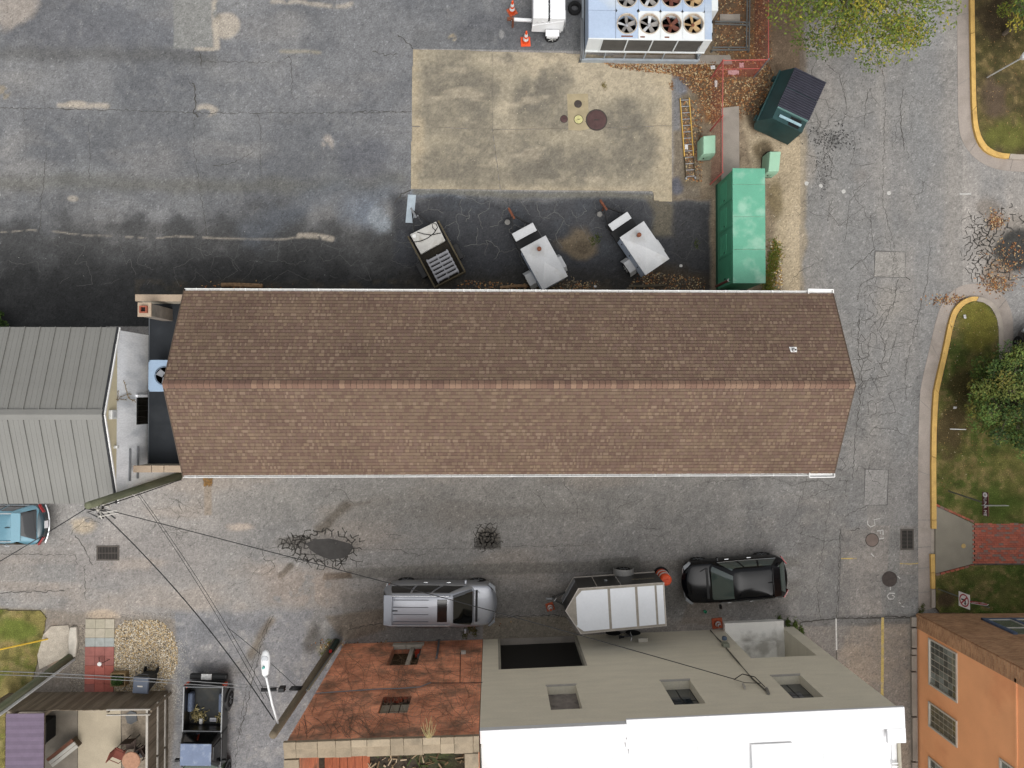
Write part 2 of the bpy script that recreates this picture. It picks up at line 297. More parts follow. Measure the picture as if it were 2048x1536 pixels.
# patches cut into the street
for pts, c, a in (([(1750, 502), (1811, 504), (1810, 555), (1748, 554)], C(158, 153, 147), .95), ([(1730, 938), (1777, 940), (1774, 1010), (1728, 1010)], C(158, 154, 150), .95),
                  ([(1682, 1058), (1740, 1050), (1835, 1052), (1835, 1190), (1765, 1235), (1676, 1235)], C(160, 151, 142), .75), ([(1700, 960), (1735, 960), (1735, 1060), (1690, 1060)], C(134, 133, 132), .6), ([(1780, 1050), (1800, 1050), (1795, 1235), (1770, 1235)], C(136, 137, 134), .55), ([(1760, 1150), (1836, 1150), (1836, 1236), (1765, 1236)], C(132, 132, 130), .5)):
    lay(inpoly(pts, 1.5, 1.5)*a, c)
lay(inpoly([(1490, 960), (1690, 960), (1680, 1235), (1600, 1235), (1560, 1100), (1490, 1060)], 10, 8)*.35, C(132, 131, 129))
# -- alley repairs: trench bands, wet streaks, pothole beds
lay(inpoly([(690, 1137), (900, 1128), (1270, 1122), (1600, 1112), (1600, 1132), (1270, 1143), (900, 1151), (700, 1158)], 3, 3)*.65, C(112, 108, 101)); lay(inpoly([(680, 1186), (1100, 1180), (1600, 1160), (1600, 1205), (1100, 1235), (690, 1240)], 6, 8)*.5, C(116, 112, 106))
lay(inpoly([(1200, 1118), (1280, 1113), (1280, 1140), (1200, 1145)], 1.5, 1.5)*.7, C(100, 98, 92)); lay(inpoly([(1490, 1000), (1600, 1000), (1600, 1120), (1490, 1110)], 6, 6)*.35, C(122, 122, 122))
lay(stroke([(640, 1057), (668, 1030), (697, 1010)], 20, 12, 10)*.75, C(98, 90, 79)); lay(stroke([(697, 1010), (740, 1004)], 6, 5, 5)*.5, C(98, 90, 79)); lay(stroke([(560, 1152), (582, 1130)], 12, 6, 5)*.8, C(84, 78, 68)); lay(inpoly([(648, 1147), (703, 1143), (705, 1156), (645, 1160)], 3, 2)*.85, C(98, 84, 70))
lay(ell(974, 1076, 30, 26, .5, 6)*.85, C(82, 74, 62)); lay(ell(655, 1094, 84, 36, .45, 8)*.55, C(112, 106, 100)); lay(ell(585, 1085, 45, 14, .5, 8)*.6, C(90, 86, 80)); lay(inpoly([(950, 1080), (1000, 1080), (1002, 1097), (948, 1099)], 3, 3)*.8, C(58, 55, 48))
bl(ell(600, 1170, 120, 60, .7, 30)*.55, C(168, 152, 138)); lay(stroke([(530, 1230), (500, 1290)], 14, 10, 8)*.6, C(122, 104, 78)); lay(stroke([(480, 1210), (430, 1290)], 20, 20, 12)*.35, C(166, 156, 146)); bl(ell(165, 1050, 34, 20, .6, 8)*.8, C(180, 165, 142)); bl(ell(480, 1055, 38, 12, .6, 9)*.6, C(188, 172, 156)); bl(ell(280, 1130, 90, 20, .7, 20)*.5, C(172, 160, 148))
lay(inpoly([(408, 955), (424, 955), (424, 1030), (409, 1030)], 1.5, 2)*.7, C(150, 136, 120)); lay(inpoly([(408, 952), (426, 952), (425, 970), (407, 970)], 2, 2)*.6, C(122, 102, 78)); lay(box_(-60, 1128, 152, 1162, 2, 2)*.35, C(128, 128, 126)); lay(box_(-60, 1165, 118, 1182, 2, 2)*.4, C(154, 142, 130)); lay(box_(-60, 1100, 150, 1128, 3, 3)*.35, C(140, 134, 128))
# -- lower-left: gravel drive, pale dust, lawn soil
drive = inpoly([(352, 1225), (680, 1215), (690, 1290), (600, 1480), (600, 1700), (330, 1700), (340, 1300)], 10, 10)
lay(drive*.85, C(138, 138, 140)); lay(drive*sm(n2, .5, .7)*.5, C(118, 119, 122)); lay(drive*sm(n4, .55, .72)*.5, C(156, 149, 140)); lay(drive*sm(n5, .55, .72)*.4, C(168, 164, 158))
lay(stroke([(500, 1310), (545, 1245)], 16, 14, 8)*.55, C(112, 94, 66)); lay(ell(625, 1275, 24, 52, .6, 10, .35)*.7, C(88, 82, 74)); lay(ell(650, 1300, 26, 20, .6, 10)*.5, C(150, 140, 110)); lay(stroke([(450, 1345), (500, 1320), (520, 1300)], 26, 20, 10)*.35, C(112, 106, 96))
lay(inpoly([(600, 1290), (680, 1250), (960, 1240), (965, 1285), (690, 1292)], 5, 5)*.5, C(118, 116, 112)); lay(inpoly([(650, 1230), (770, 1218), (770, 1262), (690, 1282)], 6, 5)*.6, C(128, 112, 92)); lay(inpoly([(965, 1237), (1130, 1232), (1160, 1275), (965, 1282)], 2, 2)*.8, C(134, 124, 107)); lay(inpoly([(1380, 1205), (1440, 1205), (1440, 1250), (1360, 1250)], 5, 5)*.5, C(144, 130, 116))
yard = inpoly([(-300, 1216), (95, 1216), (150, 1228), (350, 1240), (352, 1390), (330, 1700), (-300, 1700)], 8, 6)
lay(yard*.8, C(140, 130, 118)); lay(inpoly([(-60, 1218), (90, 1220), (78, 1330), (60, 1390), (-60, 1400)], 6, 5)*.7, C(150, 140, 104)); lay(ell(205, 1232, 40, 16, .6, 8)*.8, C(190, 172, 150)); lay(ell(110, 1300, 22, 70, .6, 10)*.7, C(172, 148, 126))
# -- lower-right driveway: brown concrete
lay(inpoly([(1585, 1252), (1600, 1240), (1720, 1246), (1832, 1240), (1834, 1700), (1500, 1700)], 1.5, 1), C(151, 138, 124)); dd = inpoly([(1600, 1240), (1834, 1240), (1834, 1700), (1600, 1700)])
lay(dd*sm(n2, .48, .7)*.4, C(132, 122, 112)); lay(dd*sm(n4, .52, .7)*.4, C(166, 152, 138)); lay(inpoly([(1580, 1232), (1834, 1228), (1834, 1246), (1720, 1250), (1600, 1250)], 5, 2)*.8, C(96, 94, 90)); lay(stroke([(1826, 1250), (1828, 1560)], 14, 12, 3)*.5, C(112, 102, 92))
lay(sm(QY, 560, 900)*(QY > 560)*(QX > 1600)*(QX < 1840)*.45*sm(n2+n1*.5, .5, .9), C(118, 117, 115)); lay(alley*(QY < 1235)*sm(QX, 620, 900)*.24, C(108, 106, 102)); lay(alley*ell(1100, 1020, 600, 90, .8, 40)*sm(n3, .4, .62)*.4, C(104, 102, 99)); lay(alley*(QX > 1480)*sm(n2, .45, .65)*.4, C(116, 115, 114))
lay((QX > 1600)*(QX < 1925)*(QY < 1240)*(QY > 100)*.34, C(116, 114, 111)); lay(inpoly([(1750, 502), (1811, 504), (1810, 555), (1748, 554)], .5, .8)*.9, C(152, 148, 142)); lay(inpoly([(1730, 938), (1777, 940), (1774, 1010), (1728, 1010)], .5, .8)*.9, C(150, 147, 143))
# -- general grain
grain = (1+FINE*.26)*(1+(n5-.5)*.16)*(1+SPECK*.26+SPECK2*.24)
grain = np.where(SPECK > .488, grain*1.35, grain); grain = np.where(SPECK < -.49, grain*.68, grain)
COLR *= grain[..., None]*.90; COLR[lot > .5] *= np.array([.97, .95, .92], np.float32)
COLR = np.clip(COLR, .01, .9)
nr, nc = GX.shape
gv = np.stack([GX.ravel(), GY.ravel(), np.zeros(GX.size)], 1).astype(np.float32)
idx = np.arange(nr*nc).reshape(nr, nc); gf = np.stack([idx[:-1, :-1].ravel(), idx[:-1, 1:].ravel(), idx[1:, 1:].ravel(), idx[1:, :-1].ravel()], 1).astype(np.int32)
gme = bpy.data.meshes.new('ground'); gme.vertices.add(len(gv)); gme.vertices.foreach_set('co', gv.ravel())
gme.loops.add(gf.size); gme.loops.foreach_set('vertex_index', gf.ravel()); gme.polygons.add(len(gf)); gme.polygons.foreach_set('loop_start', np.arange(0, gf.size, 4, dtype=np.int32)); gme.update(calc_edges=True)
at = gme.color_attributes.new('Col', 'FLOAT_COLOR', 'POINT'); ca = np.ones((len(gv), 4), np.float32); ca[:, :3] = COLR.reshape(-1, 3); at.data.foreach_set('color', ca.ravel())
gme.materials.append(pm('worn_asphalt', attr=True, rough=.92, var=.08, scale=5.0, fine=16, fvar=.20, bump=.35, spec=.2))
ground = bpy.data.objects.new('ground', gme); COL.objects.link(ground); ground['kind'] = 'structure'
# ------------------------------------------------------------------ flat sheets and raised slabs of the setting
def sheet(name, pts, z, mat, parent=None, kind='structure'):
    g = G(); w = [P(x, y, z) for x, y in pts]
    g.prism([(p.x, p.y) for p in w], -.05, z); return g.o(name, mat, parent, kind=kind if parent is None else None)
conc = pm('old_concrete', C(146, 135, 116), rough=.9, var=.10, scale=.5, fine=30, fvar=.12, stain=C(112, 106, 94), stain_amt=.85, stain_scale=.3, bump=.2)
concg = pm('grey_concrete', C(150, 142, 132), rough=.9, var=.14, scale=1.4, fine=35, fvar=.14, stain=C(118, 112, 104), stain_amt=.5)
# concrete pad: four bays cut by joints
pad = T('concrete_pad', kind='structure')
def painted_slab(name, pts, z, paint, mat, parent, res=.06):
    """slab whose stains are a painted colour attribute; edges follow the polygon"""
    w = [P(x, y, z) for x, y in pts]; xs = [p.x for p in w]; ys = [p.y for p in w]; ax = np.arange(min(xs), max(xs)+res, res); ay = np.arange(min(ys), max(ys)+res, res); X, Y = np.meshgrid(ax, ay)
    qx, qy = PX(X, Y, z); c = paint(qx, qy); ins = np.zeros(X.shape, bool); XC, YC = X+res/2, Y+res/2
    for i in range(len(w)):
        a, b = w[i], w[(i+1) % len(w)]
        if a.y != b.y: ins ^= ((a.y > YC) != (b.y > YC)) & (XC < (b.x-a.x)*(YC-a.y)/(b.y-a.y)+a.x)
    jj, ii = np.nonzero(ins[:-1, :-1]); nv = X.size; v = np.stack([X.ravel(), Y.ravel(), np.full(nv, z)], 1).astype(np.float32); k = jj*X.shape[1]+ii; f = np.stack([k, k+1, k+1+X.shape[1], k+X.shape[1]], 1)
    used = np.unique(f); mp = np.full(nv, -1); mp[used] = np.arange(len(used)); me = bpy.data.meshes.new(name); me.from_pydata(v[used].tolist(), [], mp[f].tolist())
    at = me.color_attributes.new('Col', 'FLOAT_COLOR', 'POINT'); ca = np.ones((len(used), 4), np.float32); ca[:, :3] = c.reshape(-1, 3)[used]; at.data.foreach_set('color', ca.ravel()); me.materials.append(mat)
    o = bpy.data.objects.new(name, me); COL.objects.link(o); o.parent = parent
    g = G(); g.prism([(p.x, p.y) for p in w], -.05, z-.004); g.o(name+'_edge', conc, parent); return o
def pad_paint(qx, qy):
    c = np.zeros(qx.shape+(3,)); c[:] = C(152, 143, 124); w1 = fbm(qx, qy, 50, 5, 201, .6)-.5; w2 = fbm(qx, qy, 50, 5, 207, .6)-.5; x, y = qx+w1*55, qy+w2*55; f1 = fbm(qx, qy, 14, 4, 213); f2 = fbm(qx, qy, 5, 2, 219)
    def put(m, col): c[...] = c+(m[..., None]*(np.array(col)-c))
    def e(cx, cy, rx, ry, s=.5): return sm(1-np.hypot((x-cx)/rx, (y-cy)/ry), 0, s)
    put(e(1240, 150, 170, 60, .6)*.8, C(178, 166, 143)); put(e(1120, 125, 90, 30)*.7, C(180, 167, 143)); put(sm(x, 1290, 1330)*.7, C(178, 164, 138)); put(e(1010, 270, 40, 160, .7)*.6, C(174, 163, 141)); put(np.clip(1-np.hypot((qx-985)/5, 0*qx), 0, 1)*.3, C(120, 112, 98)); put(sm(848-x, 0, 22)*.5, C(176, 160, 132)); put(sm(qy, 366, 380)*.5, C(178, 164, 138))
    for cx, cy, rx, ry, a in ((900, 150, 80, 50, .7), (880, 220, 70, 70, .55), (960, 190, 60, 70, .7), (960, 270, 80, 70, .6), (890, 330, 90, 50, .6), (960, 350, 90, 40, .5), (1060, 185, 60, 55, .85), (1110, 165, 50, 45, .8), (1090, 230, 90, 40, .6), (1060, 320, 80, 70, .75), (1130, 330, 90, 60, .6), (1240, 240, 70, 55, .75), (1270, 290, 60, 70, .7), (1200, 330, 80, 50, .6), (1015, 118, 26, 9, .8), (930, 105, 60, 18, .4)): put(e(cx, cy, rx, ry, .55)*a, C(110, 105, 95))
    put(sm(f1, .55, .75)*.3, C(168, 158, 136)); put(sm(f1, .45, .28)*.25, C(112, 105, 94)); put(sm(fbm(qx*.3, qy, 20, 4, 231), .58, .75)*.4, C(180, 168, 146))
    return np.clip(c*(1+(f2-.5)*.35+(RNG.random(qx.shape)-.5)[..., None].squeeze(-1)*.22)[..., None], .02, .9)
padm = pm('stained_pad_concrete', attr=True, rough=.9, var=.05, scale=4, fine=18, fvar=.14, bump=.25, spec=.2)
for pts in ([(826, 99), (984, 103), (984, 258), (824, 252)], [(985.5, 103), (1168, 108), (1343, 126), (1343, 250), (1192, 256), (985.5, 258)], [(824, 253.5), (984, 259.5), (1000, 379), (822, 377)], [(985.5, 259.5), (1192, 257.5), (1343, 251.5), (1343, 403), (1309, 401), (1306, 382), (1001.5, 379)]):
    painted_slab('slab', pts, .03, pad_paint, padm, pad)
sheet('slab_patch', [(1134, 188), (1176, 187), (1178, 258), (1160, 261), (1137, 260)], .036, pm('sand_mortar', C(160, 147, 118), var=.12, scale=3, fine=50), pad)
sheet('walkway_slab', [(1443, 216), (1478, 212), (1479, 362), (1443, 366)], .06, concg)
sheet('loading_step', [(1225, 110), (1460, 110), (1465, 128), (1230, 128)], .05, concg)
sheet('small_slab', [(1440, 28), (1480, 28), (1480, 45), (1440, 45)], .06, concg)
# driveway seam and apron lines are thin sheets above the ground
paint_y = pm('worn_yellow_paint', C(184, 162, 96), var=.2, scale=4, fine=25, fvar=.25, stain=C(150, 138, 120), stain_amt=.8, stain_scale=3)
paint_w = pm('worn_white_paint', C(186, 184, 179), var=.1, scale=4, fine=25, fvar=.2, stain=C(160, 156, 150), stain_amt=.6, stain_scale=4)
seal = pm('joint_dark', C(58, 54, 50), var=.2)  # dark tone of the driveway seams
def ribbon(g, pts, w, z=.006, taper=False, jit=0.):
    """flat strip along world points"""
    n = len(pts); vs = []
    for i, p in enumerate(pts):
        a, b = pts[max(i-1, 0)], pts[min(i+1, n-1)]; d = Vector((b[0]-a[0], b[1]-a[1], 0)); d = d.normalized() if d.length > 1e-6 else Vector((1, 0, 0)); u = Vector((-d.y, d.x, 0))
        ww = w*(1+U(-jit, jit))*((1-.75*i/(n-1)) if taper else 1)/2
        vs += [(p[0]+u.x*ww, p[1]+u.y*ww, z), (p[0]-u.x*ww, p[1]-u.y*ww, z)]
    g.add(vs, [(2*i, 2*i+1, 2*i+3, 2*i+2) for i in range(n-1)])
def pline(pts, h=0.): return [P(x, y, h) for x, y in pts]
def lines(name, runs, w, mat, z=.007, kind='structure', jit=0.):
    g = G()
    for r in runs: ribbon(g, pline(r), w, z, jit=jit)
    return g.o(name, mat, kind=kind)
lines('yellow_road_line', [[(1765, 1235), (1765, 1300), (1764, 1400), (1764, 1470)]], .13, paint_y)
lines('driveway_joint', [[(1672, 1237), (1673, 1320)], [(1600, 1245), (1672, 1237), (1830, 1236)]], .03, seal, .0065)
lines('white_road_marks', [[(1919, 388), (1942, 388)], [(1672, 1237), (1673, 1300)]], .07, paint_w, .0085)
lines('street_patch_edges', [[(1750, 502), (1811, 504), (1810, 555), (1748, 554), (1750, 502)], [(1730, 938), (1777, 940), (1774, 1010), (1728, 1010), (1730, 938)], [(1682, 1058), (1680, 1150), (1676, 1235)]], .035, pm('patch_joint', C(86, 84, 82), var=.3, scale=6), .0062, jit=.5)
lines('yellow_survey_mark', [[(1682, 1117), (1713, 1117)], [(1800, 1127), (1820, 1128), (1842, 1126)], [(1838, 1075), (1843, 1068)]], .05, paint_y)
# spray-painted numerals on the street
def glyph(runs, w=.05): return runs
lines('white_survey_numerals', [
    [(1760, 1037), (1748, 1039), (1750, 1050), (1741, 1054), (1735, 1048), (1735, 1041)],
    [(1766, 1060), (1754, 1062)], [(1766, 1060), (1766, 1070)], [(1760, 1061), (1761, 1068)], [(1758, 1078), (1768, 1076)],
    [(1790, 1187), (1779, 1186), (1774, 1192), (1778, 1198), (1786, 1198), (1789, 1193), (1784, 1190)], [(1798, 1204), (1801, 1207)], [(1803, 1212), (1808, 1214)], [(1795, 1152), (1800, 1157)], [(1780, 1170), (1781, 1180)], [(1748, 1113), (1742, 1107)]], .045, paint_w, jit=.3)
g = G()
for x, y in ((1613, 367), (1641, 372), (1687, 383), (1778, 386)):
    c = P(x, y); g.prism([(c.x+.10*math.cos(t)*U(.85, 1.1), c.y+.10*math.sin(t)*U(.85, 1.1)) for t in np.linspace(0, 2*math.pi, 14)[:-1]], 0, .007)
g.o('white_survey_dots', paint_w, kind='structure')
# ------------------------------------------------------------------ cracks: thin recess-dark ribbons
crack_d = pm('crack_dark', C(70, 67, 63), rough=1, var=.25, fine=20); crack_l = pm('crack_sandy', C(104, 103, 101), rough=1, var=.25, scale=1.5, fine=20)
def walk(p, ang, length, step=.12, wig=.5, bias=.75):
    pts = [Vector(p)]; a = ang
    while length > 0:
        a = ang+(a-ang)*bias+U(-wig, wig); q = pts[-1]+Vector((math.cos(a), math.sin(a), 0))*step; pts.append(q); length -= step
    return pts
def rough_line(pts, amp=.035, step=.13):
    out = []
    for a, b in zip(pts[:-1], pts[1:]):
        n = max(1, int((b-a).length/step))
        for i in range(n):
            p = a.lerp(b, i/n); out.append(Vector((p.x+U(-amp, amp), p.y+U(-amp, amp), 0)))
    return out+[pts[-1]]
gd = G(); gl = G()
for r, w in (([(385, 165), (392, 190), (388, 225), (396, 235)], .05), ([(398, 104), (405, 122), (402, 132)], .04), ([(575, 110), (582, 120), (585, 200)], .025), ([(0, 215), (200, 219), (400, 226), (640, 226), (822, 224)], .025), ([(400, 122), (560, 125), (570, 118), (590, 108)], .02),
             ([(388, 235), (388, 300), (398, 365), (414, 470)], .022), ([(425, 332), (460, 328), (505, 305)], .03), ([(92, 300), (90, 345), (82, 400), (79, 470)], .022), ([(178, 250), (180, 330), (178, 360)], .018), ([(795, 68), (822, 90), (826, 98)], .04), ([(48, 222), (47, 250)], .02), ([(790, 405), (800, 392), (822, 380)], .05), ([(515, 230), (522, 260), (520, 300), (524, 352)], .018),
             ([(745, 103), (770, 110), (795, 108)], .035), ([(720, 222), (822, 223)], .025),
             ([(1134, 248), (1100, 240), (1028, 252), (985, 258)], .02), ([(1200, 262), (1195, 300), (1204, 360)], .03), ([(1210, 240), (1260, 243), (1330, 244)], .015), ([(1201, 218), (1205, 180), (1212, 140)], .015), ([(912, 250), (935, 265), (950, 280)], .018),
             ([(545, 1230), (520, 1300), (480, 1470)], .03), ([(540, 1230), (500, 1340), (475, 1480), (470, 1536)], .022), ([(690, 1262), (740, 1250), (790, 1240)], .03), ([(1060, 1232), (965, 1236)], .03), ([(1060, 1232), (1120, 1230), (1140, 1240)], .03),
             ([(500, 1095), (720, 1098), (960, 1097), (1000, 1093), (1180, 1090)], .014), ([(150, 1072), (170, 1100), (185, 1130)], .03), ([(0, 1185), (130, 1182)], .03), ([(0, 1108), (150, 1110), (155, 1130)], .02), ([(170, 1130), (172, 1200)], .02), ([(1680, 1057), (1680, 1070), (1676, 1180), (1672, 1240)], .03), ([(1600, 965), (1640, 962), (1665, 975)], .02), ([(1700, 1060), (1720, 1058)], .03), ([(1660, 1000), (1650, 1060), (1635, 1180), (1640, 1235)], .02), ([(1690, 1032), (1700, 1025), (1735, 1010)], .025),
             ([(1760, 30), (1770, 200), (1765, 400), (1790, 500), (1785, 545)], .02), ([(1805, 180), (1800, 230), (1808, 300)], .035), ([(1700, 540), (1748, 500), (1740, 430)], .03), ([(1812, 556), (1820, 560)], .05), ([(1748, 554), (1720, 570), (1715, 600)], .03), ([(1795, 560), (1790, 600), (1760, 660), (1770, 700), (1762, 740)], .025), ([(1720, 620), (1715, 700), (1725, 760), (1712, 860), (1705, 960)], .03), ([(1860, 480), (1855, 560), (1830, 660), (1810, 740), (1812, 800)], .022), ([(1835, 640), (1800, 650)], .02), ([(1730, 690), (1770, 700), (1810, 690)], .02), ([(1690, 480), (1700, 400), (1730, 370)], .02), ([(1655, 130), (1680, 150), (1690, 200)], .025),
             ([(1600, 1246), (1650, 1238), (1700, 1236), (1830, 1234)], .05), ([(1405, 965), (1540, 955), (1600, 975)], .015)):
    w *= .8; q = rough_line(pline(r), .05, .1); ribbon(gd, q, w, .006, jit=.6)
    if w >= .02:
        for k in range(2, len(q)-1, 9):
            if random.random() < .6: ribbon(gd, walk(q[k], U(0, 6.28), U(.25, .9)), w*.5, .0055, taper=True, jit=.4)
for _ in range(60):                                     # loose cracks over the street and the alley
    x, y = (U(1610, 1840), U(130, 960)) if random.random() < .6 else (U(60, 1680), U(975, 1130))
    q = walk(P(x, y), random.choice((1.5, 4.7, U(0, 6))) if x > 1600 else random.choice((0, 3.1, U(0, 6))), U(.5, 2.2), wig=.7); ribbon(gd, q, U(.008, .015), .0055, jit=.5)
    for k in range(2, len(q), 4):
        if random.random() < .5: ribbon(gd, walk(q[k], U(0, 6.28), U(.2, .7), wig=.7), .009, .0052, jit=.4)
def crazing(g, cx, cy, rx, ry, cell, w, inner=0., keep=1., z=.0058, fall=.7):
    """alligator cracking: a jittered honeycomb of ribbons between two ellipses (photo pixels)"""
    c = P(cx, cy); sx, sy = rx/F*HC, ry/F*HC; J = {}
    def vert(i, j, k):
        if (i, j, k) not in J:
            x = (i+.5*j)*cell*1.73+(0 if k == 0 else 0); y = j*1.5*cell+(0 if k == 0 else cell)
            a, b = U(0, 6.28), U(.1, .72)*cell; J[(i, j, k)] = (x+a*0+b*math.cos(a), y+b*math.sin(a))
        return J[(i, j, k)]
    n = int(max(sx, sy)/cell)+3
    for i in range(-2*n, 2*n):
        for j in range(-n, n):
            for e in (((i, j, 0), (i, j, 1)), ((i, j, 1), (i, j+1, 0)), ((i, j, 1), (i-1, j+1, 0))):
                p, q = vert(*e[0]), vert(*e[1]); mx, my = (p[0]+q[0])/2, (p[1]+q[1])/2; d = math.hypot(mx/sx, my/sy)
                if d > 1+U(-.12, .12) or d < inner or random.random() > keep*(1-fall*max(0, d-.75)/.25 if d > .75 else 1): continue
                m = Vector((c.x+mx+U(-.12, .12)*cell, c.y+my+U(-.12, .12)*cell, 0))
                e3 = [Vector((c.x+p[0], c.y+p[1], 0)), m, Vector((c.x+q[0], c.y+q[1], 0))]; ribbon(g, rough_line(e3, .035, .09) if cell > .3 else e3, w*(1.15-.8*max(0, d-.5)), z, jit=.35)
crazing(gd, 650, 1094, 76, 40, .17, .055, inner=.62); crazing(gd, 592, 1086, 42, 18, .13, .05, keep=.9); crazing(gd, 660, 1120, 66, 22, .2, .03, keep=.75); crazing(gd, 560, 1110, 60, 36, .35, .016, keep=.6); crazing(gd, 974, 1074, 33, 30, .14, .04); crazing(gd, 974, 1078, 22, 18, .11, .055)
crazing(gd, 2010, 490, 72, 84, .2, .045, inner=.25, keep=.6); crazing(gd, 1960, 500, 40, 80, .14, .035, keep=.6); crazing(gd, 1960, 430, 50, 40, .35, .02, keep=.6); crazing(gd, 1755, 760, 60, 190, .8, .018, keep=.5); crazing(gd, 1640, 1030, 70, 90, .7, .015, keep=.45); crazing(gd, 1735, 720, 26, 190, .26, .016, keep=.55); crazing(gd, 1690, 930, 90, 60, .4, .014, keep=.5); crazing(gd, 1770, 640, 90, 120, .5, .012, keep=.4); crazing(gd, 1700, 300, 110, 200, .9, .014, keep=.35)
crazing(gl, 200, 520, 330, 55, .55, .013, keep=.45); crazing(gl, 600, 515, 260, 55, .5, .013, keep=.45); crazing(gl, 1000, 450, 230, 70, .42, .02, keep=.55); crazing(gl, 1260, 420, 120, 40, .4, .011, keep=.5); crazing(gl, 1380, 500, 60, 80, .5, .007, keep=.4); crazing(gl, 770, 430, 60, 60, .45, .008, keep=.5); crazing(gl, 500, 60, 330, 60, .8, .007, keep=.25); crazing(gl, 100, 90, 120, 90, .6, .009, keep=.25)
gd.o('pavement_cracks', crack_d, kind='stuff'); gl.o('sandy_cracks', crack_l, kind='stuff')
# standing water in the big pothole
w = [P(x, y) for x, y in ((612, 1086), (628, 1080), (660, 1078), (690, 1082), (706, 1092), (702, 1104), (688, 1114), (660, 1119), (636, 1112), (620, 1100))]
g = G(); pts = []
for i in range(len(w)):
    a, b = w[i], w[(i+1) % len(w)]
    for t in (0, .5): p = a.lerp(b, t); pts.append((p.x+U(-.05, .05), p.y+U(-.04, .04)))
g.prism(pts, 0, .009); g.o('puddle', pm('wet_silt', C(74, 72, 70), rough=.75, var=.2, scale=2.5, bump=.1, spec=.1), kind='structure')
# ================================================================== MAIN BUILDING: long gabled warehouse with a brown shingle roof
white_p = pm('white_gutter_paint', C(250, 249, 246), rough=.5, var=.06, scale=3, fine=30, fvar=.06)
cream = pm('cream_block_wall', C(196, 186, 168), var=.12, scale=1)
tan_cap = pm('tan_coping', C(176, 157, 136), rough=.85, var=.10, scale=2, fine=25, stain=C(150, 132, 112), stain_amt=.5, stain_scale=2)
tar = pm('black_roof_membrane', C(40, 44, 49), rough=.75, var=.18, scale=1.2, fine=40, stain=C(64, 68, 72), stain_amt=.5, stain_scale=.8)
HE, HR = 4.5, 6.2
XL, XR, YS, YN, YR = -11.93, 13.50, -3.12, 3.98, .35
mb = T('warehouse_building', 'long warehouse with brown shingle gable roof and black flat-roofed end', 'building')
g = G(); g.box((XL+XR)/2, (YS+YN)/2, 2.15, XR-XL-.5, YN-YS-.6, 4.3); g.o('wall', cream, mb)
for xx in (XL+.3, XR-.3):                                           # gable triangles
    g = G(); s_ = .05; g.add([(xx-s_, YS+.3, 4.3), (xx-s_, YN-.3, 4.3), (xx-s_, YR, HR-.2), (xx+s_, YS+.3, 4.3), (xx+s_, YN-.3, 4.3), (xx+s_, YR, HR-.2)], [(0, 1, 2), (5, 4, 3), (0, 2, 5, 3), (1, 4, 5, 2), (0, 3, 4, 1)]); g.o('gable_wall', cream, mb)
deckm = pm('roof_felt', C(70, 58, 50), var=.1)
trim = pm('brown_rake_trim', C(92, 78, 66), var=.1)
def slope_frame(side):
    ye = YS if side < 0 else YN
    up = Vector((0, YR-ye, HR-HE)); Lg = up.length; up.normalize(); nrm = Vector((1, 0, 0)).cross(up) if side < 0 else up.cross(Vector((1, 0, 0))); return Vector((XL, ye, HE)), up, nrm.normalized(), Lg
for side in (-1, 1):
    o_, up, nr_, Lg = slope_frame(side); W_ = XR-XL; g = G(); q = []
    for d in (-.08, -.012):
        for (u, v) in ((0, 0), (W_, 0), (W_, Lg), (0, Lg)): q.append(o_+Vector((u, 0, 0))+up*v+nr_*d)
    g.hexa(q); g.o('roof_deck', deckm, mb)
    for xx in (XL-.01, XR+.01):
        g = G(); g.bar(Vector((xx, o_.y, HE-.06)), Vector((xx, YR, HR-.06)), .03, .16); g.o('rake_trim', trim, mb)
SHT = [C(110, 90, 79), C(106, 86, 75), C(114, 93, 81), C(117, 99, 83), C(113, 95, 80), C(119, 100, 85)]
SHL = [C(127, 108, 90), C(121, 103, 87), C(115, 95, 84), C(130, 111, 95)]
shm = pm('shingle_granules', attr=True, rough=.95, var=.09, scale=.5, fine=60, fvar=.10, bump=.3, spec=.15)
EXPO = .1445
def shingle(g, org, up, nr_, w, rnd):
    """laminated asphalt strip: base sheet plus thicker dragon-tooth tabs"""
    ex = Vector((1, 0, 0))
    def piece(u0, u1, v0, v1, zb, zt, col):
        a = [org+ex*u+up*v+nr_*z for z in (-.004, ) for (u, v) in ((u0, v0), (u1, v0), (u1, v1), (u0, v1))]
        b = [org+ex*u0+up*v0+nr_*zb, org+ex*u1+up*v0+nr_*zb, org+ex*u1+up*v1+nr_*zt, org+ex*u0+up*v1+nr_*zt]
        g.add(a+b, [(4, 5, 6, 7), (0, 1, 5, 4), (1, 2, 6, 5), (3, 0, 4, 7)], col)
    piece(0, w-.004, 0, EXPO+.01, .012, .003, rnd.choice(SHT))
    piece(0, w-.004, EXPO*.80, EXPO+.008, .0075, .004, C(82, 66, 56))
    u = rnd.uniform(0, .12)
    while u < w-.08:
        t = rnd.choice((.06, .08, .11, .15, .2)); t = min(t, w-.006-u)
        piece(u, u+t, -.002, EXPO*rnd.uniform(.74, .84), .020, .010, rnd.choice(SHT) if rnd.random() < .55 else rnd.choice(SHL)); u += t+rnd.choice((.04, .06, .09, .12))
rnd = random.Random(5); SPOTS = []
for side in (-1, 1):
    o_, up, nr_, Lg = slope_frame(side); n_c = int(Lg/EXPO)+1
    for k in range(n_c):
        u = 0.; off = rnd.uniform(.15, .95); first = True
        while u < XR-XL-.03:
            w_ = off if first else 1.0; first = False; w_ = min(w_, XR-XL-u); SPOTS.append((side, k, u, w_)); u += w_
